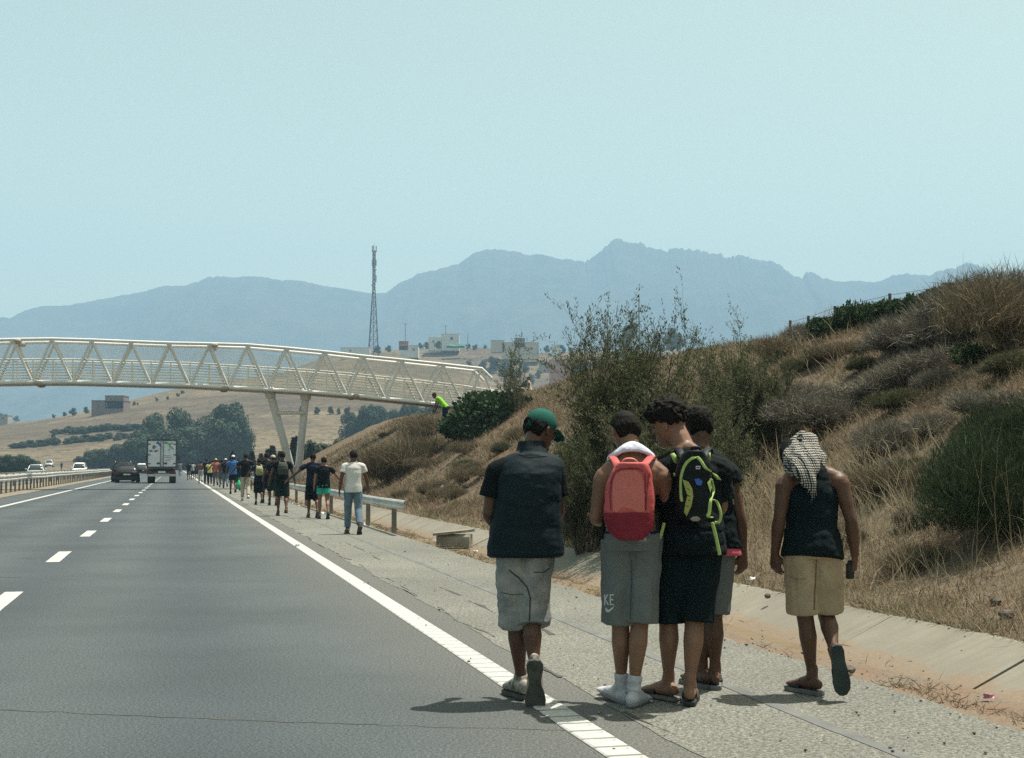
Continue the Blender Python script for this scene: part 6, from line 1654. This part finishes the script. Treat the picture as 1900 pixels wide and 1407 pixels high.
walker('tall man in dark clothes left of the yellow tee shirt', 383, 899, 850, BK, BK, btype='trousers', cap=NV, swing=.15)
walker('bare-backed man in pale grey trousers near the edge line', 372, 897, 856, BRN, (.3, .29, .27), ttype='bare', btype='trousers', swing=.15, skin=SK1)
walker('man in all dark clothes far up the edge line', 364, 889, 859, BK, BK, swing=.15)
walker('man in pale grey shirt and dark shorts far along the line', 357, 890, 858, (.32, .33, .35), BK, swing=.15)
walker('man in dark shirt and pale shorts at the head of the column', 350, 891, 858, BK, GRY, swing=.15)
walker('man in grey walking just right of the truck', 334, 884, 855, (.16, .16, .17), (.16, .16, .16), btype='trousers', swing=.15)
walker('man in black tucked behind the pink top', 407, 901, 855, BK, BK, swing=.1)
walker('man in black shirt behind the yellow tee shirt', 394, 897, 855, BK, NV, swing=.1)
def carry_bag():
    c = at(443, 897, wB.y) ; mb = MB()
    mb.rings([[Vector((q * math.cos(t), q * .6 * math.sin(t), z)) for t in [2 * math.pi * i / 14 for i in range(14)]] for z, q in ((-.26, .09), (-.24, .15), (-.12, .17), (.0, .13), (.10, .06), (.16, .03))])
    R = tag(empty('carrier_bag', c), 'bright green plastic carrier bag hanging beside the blue top', 'bag'); me = mb.mesh('bag'); wrinkle(me, .02, (12, 12, 12), 3)
    m = pmat('green_plastic', (.03, .42, .20), .2, 6, .4); put('bag', me, m, R, True)
    mb = MB(); mb.tube([Vector((-.03, 0, .14)), Vector((0, 0, .26)), Vector((.03, 0, .14))], [.012] * 3, 6, sub=3); put('handle', mb.mesh('handle'), m, R, True)
carry_bag()
h = hit(826, 806)
walker('man in bright green shirt bending over on the bank', 0, 0, 0, (.17, .40, .03), NV, btype='trousers', bend=.72, yaw=1.15, swing=.1, base=Vector(h) + Vector((0, 0, .22)), k=1.0, group=None)
def lander(px, pyf, Y, *a, **kw):
    b = at(px, pyf, Y); walker(*a[:1], 0, 0, 0, *a[1:], base=Vector((b.x, Y, b.z)), k=.98, group=None, **kw)
lander(982, 750, 87, 'man in pale clothes standing by the white railing', (.45, .38, .30), (.30, .24, .19), btype='trousers', swing=.08, yaw=1.2)
lander(967, 750, 88.5, 'dark clothed man leaning beside the pale man at the railing', BK, BK, btype='trousers', bend=.7, swing=.05, yaw=-1.0)
g = at(114, 872.5, 270); walker('man in dark clothes standing beyond the central reserve', 0, 0, 0, NV, JEAN, btype='trousers', swing=.1, base=Vector((g.x, 270, .3)), k=.95, yaw=2.5, group=None)

# ---------------------------------------------------------------- vehicles
M_GLASS = pmat('car_glass', (.02, .025, .028), .1, 1, .08, spec=.6); M_TYRE = pmat('tyre', (.018, .018, .018), .2, 10, .85); M_RIM = pmat('rim', (.30, .30, .31), .1, 4, .35, metallic=.7)
M_TAIL = pmat('tail_light', (.16, .012, .012), .2, 20, .25); M_HEAD = pmat('head_light', (.62, .64, .66), .1, 10, .15); M_PLATE = pmat('plate', (.62, .61, .56), .1, 10, .5); M_PLAS = pmat('black_plastic', (.022, .023, .024), .2, 10, .6)
def paint(n, c): return pmat(n, c, .08, 2, .55, spec=.12)
def car(label, px, Y, t, m, kind_='sedan', L=4.5, Wd=1.80, H=1.45, back=True, rails=False, z=0.0, group=None):
    base = W(Y / CT - 0 + ST * t * 0, t, z)
    X = (px - 950) / FPX * Y; base = Vector((X, Y, z))
    R = tag(empty('car', base, TH + (0 if back else math.pi)), label, 'car', group); hw = Wd / 2
    sed = kind_ == 'sedan'; suv = kind_ == 'suv'
    belt = .92 if sed else 1.02
    # rows: y, half width, bottom, belt height (y 0 = rear bumper)
    pr = [(0, .86, .34, belt * .80), (.06, .94, .24, belt * .98), (.5, .99, .20, belt * 1.02), (1.2, 1, .19, belt), (2.6, 1, .19, belt * .98), (3.3, .99, .20, belt * .96), (3.9, .96, .22, belt * .88), (4.38, .90, .26, belt * .70), (4.5, .80, .34, belt * .58)]
    mb = MB(); rings = []
    for y, w_, zb, zt in pr:
        y = y * L / 4.5; w_ *= hw
        rings.append([Vector(p) for p in ((-w_ * .86, y, zb), (-w_ * .98, y, zb + .14), (-w_, y, (zb + zt) / 2), (-w_ * .97, y, zt - .14), (-w_ * .88, y, zt - .02), (-w_ * .4, y, zt + .015), (w_ * .4, y, zt + .015), (w_ * .88, y, zt - .02), (w_ * .97, y, zt - .14), (w_, y, (zb + zt) / 2), (w_ * .98, y, zb + .14), (w_ * .86, y, zb))])
    mb.rings(rings); put('body', mb.mesh('body'), m, R, True)
    gh = [(.62, .02), (1.15, .86), (1.5, 1.0), (2.3, 1.0), (2.75, .86), (3.35, .02)] if sed else [(.10, .02), (.30, .75), (.50, .98), (2.5, 1.0), (2.9, .82), (3.45, .02)]
    def glass(zs):
        rr = []
        for y, q in gh:
            zt = belt - .03 + (H - belt) * q * zs; wb, wt = hw * .88, hw * (.88 - .20 * q)
            y *= L / 4.5; rr.append([Vector(p) for p in ((-wb, y, belt - .04), (-(wb + wt) / 2 - .02, y, (belt + zt) / 2), (-wt, y, zt - .03), (-wt * .6, y, zt), (wt * .6, y, zt), (wt, y, zt - .03), ((wb + wt) / 2 + .02, y, (belt + zt) / 2), (wb, y, belt - .04))])
        return rr
    G = glass(1.0); mb = MB(); mb.rings(G); put('window', mb.mesh('window'), M_GLASS, R, True)
    mb = MB(); rr = []
    for (y, q), ring in zip(gh, G):
        if q < .7: continue
        rr.append([ring[i] + Vector((0, 0, .018)) for i in (2, 3, 4, 5)] + [ring[i] - Vector((0, 0, .03)) for i in (5, 4, 3, 2)])
    mb.rings(rr); put('roof', mb.mesh('roof'), m, R, True)
    for i in (0, 1, 2, 3):
        for sx in (2, 5):
            a, b = G[i if i < 2 else i + 1][sx], G[(i + 1) if i < 2 else (i + 2)][sx]
            if i in (0, 3) or (i == 1): mb = MB(); mb.tube([a, b], [.045, .045], 6); put('pillar', mb.mesh('pillar'), m, R, True)
    for y in (.82, 3.6):
        for sx in (-1, 1):
            mb = MB(); r_ = .32 if sed else .36
            mb.rings([[Vector((sx * hw * xx, y * L / 4.5 + rr_ * math.cos(t), r_ + rr_ * math.sin(t))) for t in [2 * math.pi * i / 18 for i in range(18)]] for xx, rr_ in ((.74, r_ * .96), (.78, r_), (.97, r_), (1.0, r_ * .93))]); wv = put('wheel', mb.mesh('wheel'), M_TYRE, R, True)
            mb = MB(); mb.rings([[Vector((sx * hw * xx, y * L / 4.5 + rr_ * math.cos(t), r_ + rr_ * math.sin(t))) for t in [2 * math.pi * i / 14 for i in range(14)]] for xx, rr_ in ((.97, r_ * .66), (1.012, r_ * .6))]); put('rim', mb.mesh('rim'), M_RIM, wv)
    for sx in (-1, 1):
        mb = MB(); mb.box((sx * hw * .80, .045, belt * .82), (hw * .15, .05, .055), Matrix.Rotation(sx * .12, 3, 'Z')); put('tail_light', mb.mesh('tail_light'), M_TAIL, R)
        mb = MB(); mb.box((sx * hw * .68, L * .976, belt * .60), (hw * .2, .06, .07), Matrix.Rotation(-sx * .3, 3, 'Z')); put('head_light', mb.mesh('head_light'), M_HEAD, R)
        mb = MB(); mb.ell((sx * (hw + .09), L * .66, belt + .05), (.11, .07, .08)); put('mirror', mb.mesh('mirror'), m, R, True)
    mb = MB(); mb.box((0, -.012, belt * .72 if sed else .72), (.26, .012, .06)); put('plate', mb.mesh('plate'), M_PLATE, R)
    mb = MB(); mb.box((0, L + .005, .42), (.26, .012, .06)); put('plate', mb.mesh('plate'), M_PLATE, R)
    mb = MB(); mb.box((0, .03, .36), (hw * .84, .06, .10)); mb.box((0, L - .03, .36), (hw * .66, .06, .08)); put('bumper', mb.mesh('bumper'), M_PLAS, R)
    mb = MB(); mb.box((0, L - .06, belt * .5), (hw * .45, .06, .05)); put('grille', mb.mesh('grille'), M_PLAS, R)
    if rails:
        for sx in (-1, 1):
            mb = MB(); mb.tube([Vector((sx * hw * .66, .6, H - .02)), Vector((sx * hw * .66, .7, H + .06)), Vector((sx * hw * .66, 2.4, H + .06)), Vector((sx * hw * .66, 2.5, H - .02))], [.022] * 4, 6); put('roof_rail', mb.mesh('roof_rail'), M_RIM, R, True)
    return R
P_BLACK, P_SILV, P_WHITE, P_DGREY = paint('black_car_paint', (.004, .005, .006)), pmat('silver_car_paint', (.34, .38, .38), .08, 2, .35, metallic=.4), paint('white_car_paint', (.66, .66, .65)), paint('dark_grey_car_paint', (.010, .011, .013))
car('black saloon car seen from behind in the left lane', 237, 110, 0, P_BLACK, 'sedan', 4.6, 1.84, 1.44)
car('dark estate car with roof rails just ahead of the black saloon', 229, 116, 0, P_DGREY, 'suv', 4.7, 1.86, 1.66, rails=True)
car('dark car far ahead left of the truck', 265, 200, 0, P_DGREY, 'sedan', 4.4, 1.78, 1.5)
car('white car far ahead between the saloon and the truck', 264, 255, 0, P_WHITE, 'suv', 4.5, 1.85, 1.75)
car('silver oncoming car beyond the central guardrails', 73, 150, 0, P_SILV, 'sedan', 4.4, 1.78, 1.50, back=False)
car('white oncoming off-road car beyond the central guardrails', 151, 198, 0, P_WHITE, 'suv', 4.6, 1.85, 1.78, back=False)
car('pale car far off beyond the silver car', 95, 310, 0, P_SILV, 'suv', 4.3, 1.75, 1.6, back=False, z=1.0)

def truck():
    Y = 107.0; X = (301.5 - 950) / FPX * Y; R = tag(empty('box_truck', (X, Y, 0.004), TH), 'white box truck with printed rear doors in the right lane', 'truck')
    wht = pmat('truck_white', (.58, .60, .62), .08, 1.5, .5); frm = pmat('truck_frame', (.05, .055, .06), .2, 4, .5); chs = M_PLAS
    w_, z0, z1, Lb = 1.10, 1.22, 3.28, 5.4
    mb = MB(); mb.box((0, Lb / 2 + .06, (z0 + z1) / 2), (w_, Lb / 2, (z1 - z0) / 2)); put('cargo_box', mb.mesh('cargo_box'), wht, R)
    fb = MB()
    for sx in (-1, 1): fb.box((sx * (w_ - .02), .03, (z0 + z1) / 2), (.05, .05, (z1 - z0) / 2 + .05))
    fb.box((0, .03, z1 + .01), (w_ + .03, .05, .05)); fb.box((0, .03, z0 - .01), (w_ + .03, .05, .055)); fr = put('door_frame', fb.mesh('door_frame'), frm, R)
    blue, green, redm = pmat('blue_print', (.06, .13, .26), .2, 6, .5), pmat('green_print', (.10, .32, .14), .2, 6, .5), pmat('red_print', (.32, .08, .10), .2, 6, .5)
    for sx in (-1, 1):
        mb = MB(); mb.box((sx * .525, .035, (z0 + z1) / 2), (.495, .03, (z1 - z0) / 2 - .06)); d = put('rear_door', mb.mesh('rear_door'), wht, R)
        mb = MB(); mb.tube([Vector((sx * .10, -.02, z0 + .08)), Vector((sx * .10, -.02, z1 - .08))], [.022] * 2, 6); put('lock_bar', mb.mesh('lock_bar'), frm, d)
        for z in (z0 + .28, z0 + .95, z1 - .3):
            mb = MB(); mb.box((sx * .94, -.008, z), (.10, .014, .035)); put('hinge', mb.mesh('hinge'), frm, d)
        mb = MB(); mb.box((sx * .26, -.012, z0 + .30), (.13, .02, .06)); put('handle', mb.mesh('handle'), frm, d)
        def leaf(x, z, a, l, wd, m):
            pts = []
            for i in range(12):
                t = 2 * math.pi * i / 12; p = Vector((l * math.cos(t), 0, wd * math.sin(t) * (1 - .5 * math.cos(t)))); pts.append(Matrix.Rotation(a, 3, 'Y') @ p + Vector((x, .001, z)))
            me = bpy.data.meshes.new('print'); me.from_pydata(pts + [p + Vector((0, .004, 0)) for p in pts], [], [tuple(range(12))] + [(i, (i + 1) % 12, 12 + (i + 1) % 12, 12 + i) for i in range(12)]); me.update(); put('print', me, m, d)
        if sx < 0:
            leaf(-.20, z1 - .32, 1.0, .30, .07, blue); leaf(-.32, z1 - .24, .3, .16, .05, blue); leaf(-.58, z1 - .52, 0, .15, .14, pmat('grey_print', (.12, .14, .17), .3, 8, .6))
            leaf(-.80, z1 - .82, .1, .16, .075, blue); leaf(-.42, z1 - .82, -.1, .17, .08, redm); leaf(-.58, z1 - .52, 0, .09, .085, wht)
        else:
            leaf(.40, z1 - .22, .5, .24, .06, green); leaf(.66, z1 - .26, -.5, .2, .06, green); leaf(.60, z1 - .50, 1.2, .2, .06, green); leaf(.78, z1 - .62, .9, .16, .05, green); leaf(.52, z1 - .75, 1.9, .12, .04, green); leaf(.25, z1 - .22, 0, .14, .04, frm)
            mb = MB()
            for k, (x, z, l) in enumerate(((.42, z0 + .88, .26), (.48, z0 + .76, .30), (.58, z0 + .62, .24), (.42, z0 + .50, .18))): mb.box((x, .0035, z), (l, .003, .016))
            kind(put('print', mb.mesh('print'), frm, d), 'stuff')
    mb = MB(); mb.box((0, 2.6, 1.02), (.85, 2.5, .10)); mb.box((0, .35, .95), (1.0, .25, .16)); put('chassis', mb.mesh('chassis'), chs, R)
    mb = MB(); mb.box((0, .12, .62), (1.04, .06, .09)); put('bumper', mb.mesh('bumper'), pmat('bumper_stripe', (.42, .42, .40), .2, 5, .6), R)
    mb = MB(); mb.box((0, .06, .86), (.27, .012, .07)); put('plate', mb.mesh('plate'), M_PLATE, R)
    for sx in (-1, 1):
        mb = MB(); mb.box((sx * .86, .08, .86), (.14, .03, .06)); put('tail_light', mb.mesh('tail_light'), M_TAIL, R)
        for y in (1.3, 6.2):
            mb = MB(); r_ = .46; mb.rings([[Vector((sx * xx, y + q * r_ * math.cos(t), r_ + q * r_ * math.sin(t))) for t in [2 * math.pi * i / 20 for i in range(20)]] for xx, q in ((.56, .94), (.60, 1), (1.03, 1), (1.06, .92))]); put('wheel', mb.mesh('wheel'), M_TYRE, R, True)
        mb = MB(); mb.box((sx * .86, .75, .52), (.2, .012, .26)); put('mud_flap', mb.mesh('mud_flap'), chs, R)
    mb = MB(); mb.rings([[Vector((x, y, z)) for x, z in ((-1.02, .55), (1.02, .55), (1.0, 1.5), (.9, zt), (-.9, zt), (-1.0, 1.5))] for y, zt in ((5.6, 2.4), (6.6, 2.45), (7.2, 1.7))]); put('cab', mb.mesh('cab'), wht, R)
    for sx in (-1, 1):
        mb = MB(); mb.box((sx * 1.24, 6.7, 1.95), (.09, .06, .22)); put('mirror', mb.mesh('mirror'), chs, R)
truck()

# ---------------------------------------------------------------- small things lying about
def rock(name, loc, r, m, label, cat='stone', sq=(1, 1, .7), seed=1, rz=0.0):
    mb = MB(); mb.ell((0, 0, 0), (r * sq[0], r * sq[1], r * sq[2]), None, 10, 7); me = mb.mesh(name)
    displace(me, lambda p: r * .9 * fbm(p / r * 1.3 + seed * 7, 3, seed)); tag(put(name, me, m, None, False, loc), label, cat).rotation_euler = (0, 0, rz)
M_STONE = pmat('dark_stone', (.10, .085, .07), .3, 20, .9)
def litter():
    c = onground(843, 1010, -.02); Rb = TH
    mb = MB(); mb.rings([[Vector(p) for p in ((-.13, y, -.12), (.13, y, -.12), (.125, y, .07), (.09, y, .11), (-.09, y, .11), (-.125, y, .07))] for y in (-.30, .30)]); R3 = Matrix.Rotation(1.42, 3, 'Z')
    me = mb.mesh('kerb_block'); me.transform(Matrix.Rotation(1.35, 4, 'Z')); m = pmat('old_concrete', (.22, .205, .165), .3, 6, .95, .6, 40, .01)
    tag(put('kerb_block', me, m, None, False, c + Vector((0, .1, .06))), 'grey concrete kerb block lying in the gutter', 'concrete block')
    mb = MB(); mb.rings([[Vector((x, y, z)) for x, y in ((-.36, -.14), (-.1, -.17), (.2, -.15), (.38, -.05), (.34, .12), (0, .16), (-.34, .13))] for z in (-.022, .022)]); me = mb.mesh('broken_slab'); me.transform(Matrix.Rotation(-.10, 4, 'Y'))
    tag(put('broken_slab', me, m, None, False, c + Vector((-.02, .1, .205))), 'thin broken concrete slab resting on the kerb block', 'concrete slab')
    W_ = pmat('white_litter', (.66, .67, .70), .1, 30, .5)
    def scrap(loc, r, label, m=W_, seed=1, n=7):
        rs = np.random.default_rng(seed); a = np.linspace(0, 6.283, n + 1)[:-1]; P = []
        for z in (0, .3, .6): P.append([Vector((r * math.cos(t) * rs.uniform(.5, 1.1) * (1 - z * .5), r * .7 * math.sin(t) * rs.uniform(.5, 1.1) * (1 - z * .5), r * z * rs.uniform(.5, 1.2))) for t in a])
        mb = MB(); mb.rings(P); tag(put('litter', mb.mesh('litter'), m, None, False, loc), label, 'litter')
    b = hit(820, 917); mb = MB(); ax = Vector((.25, .3, .9)).normalized()
    R = tag(empty('plastic_bottle', Vector(b) + Vector((0, -.05, .12))), 'white plastic bottle lying on the dry bank behind the guardrail', 'bottle')
    mb.tube([ax * -.15, ax * -.13, ax * .07, ax * .12, ax * .15], [.05, .062, .062, .03, .022], 12); put('bottle', mb.mesh('bottle'), W_, R, True)
    mb = MB(); mb.tube([ax * .15, ax * .18], [.028, .028], 8, cap='flat'); put('cap', mb.mesh('cap'), cloth(BLU), R)
    scrap(hit(1396, 1082) + Vector((0, 0, .03)), .045, 'white crumpled paper on the dry grass near the scarfed man', seed=2)
    scrap(onground(882, 1024, -.03), .05, 'white rubbish beside the concrete kerb block', seed=3)
    scrap(onground(903, 1030, -.03), .04, 'pinkish rubbish scrap right of the kerb block', pmat('pink_litter', (.5, .32, .36), .2, 30, .6), 4)
    scrap(onground(806, 1004, -.02), .04, 'white scrap at the left end of the kerb block', seed=5)
    for k, (px, py) in enumerate(((672, 976), (684, 979), (664, 972))): tag_l = ('largest white plastic scrap in the gutter by the white shirted man', 'white scrap at the right of the plastic in the gutter', 'small white scrap at the left of the plastic in the gutter')[k]; scrap(onground(px, py, -.02), (.13, .09, .07)[k], tag_l, seed=6 + k)
    for k, (px, py) in enumerate(((541, 936), (556, 940), (600, 955))): scrap(onground(px, py, -.02), .10, ('white rubbish under the guardrail behind the olive backpack', 'white rubbish under the guardrail near the navy top', 'white rubbish under the guardrail by the teal shorts')[k], seed=10 + k)
    scrap(onground(553, 1014, .008), .07, 'flat white scrap lying near the edge line', seed=14)
    rw = pmat('red_wrapper', (.30, .02, .06), .5, 60, .35, c2=(.55, .35, .38)); scrap(onground(1834, 1296, -.01), .045, 'shiny red wrapper lying in the soil of the gutter', rw, 15)
    rock('stone', onground(1573, 1243, 0.0), .05, M_STONE, 'dark stone at the shoulder edge near the lifted sandal', seed=2)
    rock('stone', hit(1425, 1106) + Vector((0, 0, .0)), .03, M_STONE, 'small grey stone on the slab edge left of the beige shorts', seed=3)
    rock('stone', hit(1868, 1150) + Vector((0, 0, .03)), .055, M_STONE, 'dark clod of earth on the grass at the right edge', 'earth clod', seed=4)
    rock('stone', hit(1848, 1125) + Vector((0, 0, .03)), .04, M_STONE, 'smaller dark clod above the one at the right edge', 'earth clod', seed=5)
    rock('stone', hit(797, 908) + Vector((0, 0, .05)), .12, M_STONE, 'dark stone on the bank left of the white bottle', seed=6)
    rock('stone', hit(865, 907) + Vector((0, 0, .05)), .11, M_STONE, 'dark stone on the bank right of the white bottle', seed=7)
litter()

# ---------------------------------------------------------------- tell the members of small groups apart by their place
def ordinals():
    ORD = ['leftmost', 'second from the left', 'third from the left', 'fourth from the left', 'fifth from the left', 'sixth from the left', 'seventh from the left', 'eighth from the left', 'ninth from the left', 'tenth from the left', 'eleventh from the left', 'twelfth from the left']
    by = {}
    for o in bpy.data.objects:
        if o.parent is None and 'label' in o.keys() and o.get('group'): by.setdefault((o['group'], o['label']), []).append(o)
    for (g, l), L in by.items():
        if 1 < len(L) <= 12:
            for i, o in enumerate(sorted(L, key=lambda q: q.location.x / max(1, q.location.y))): o['label'] = ' '.join(l.split()[:11]) + ', ' + ORD[i]
ordinals()
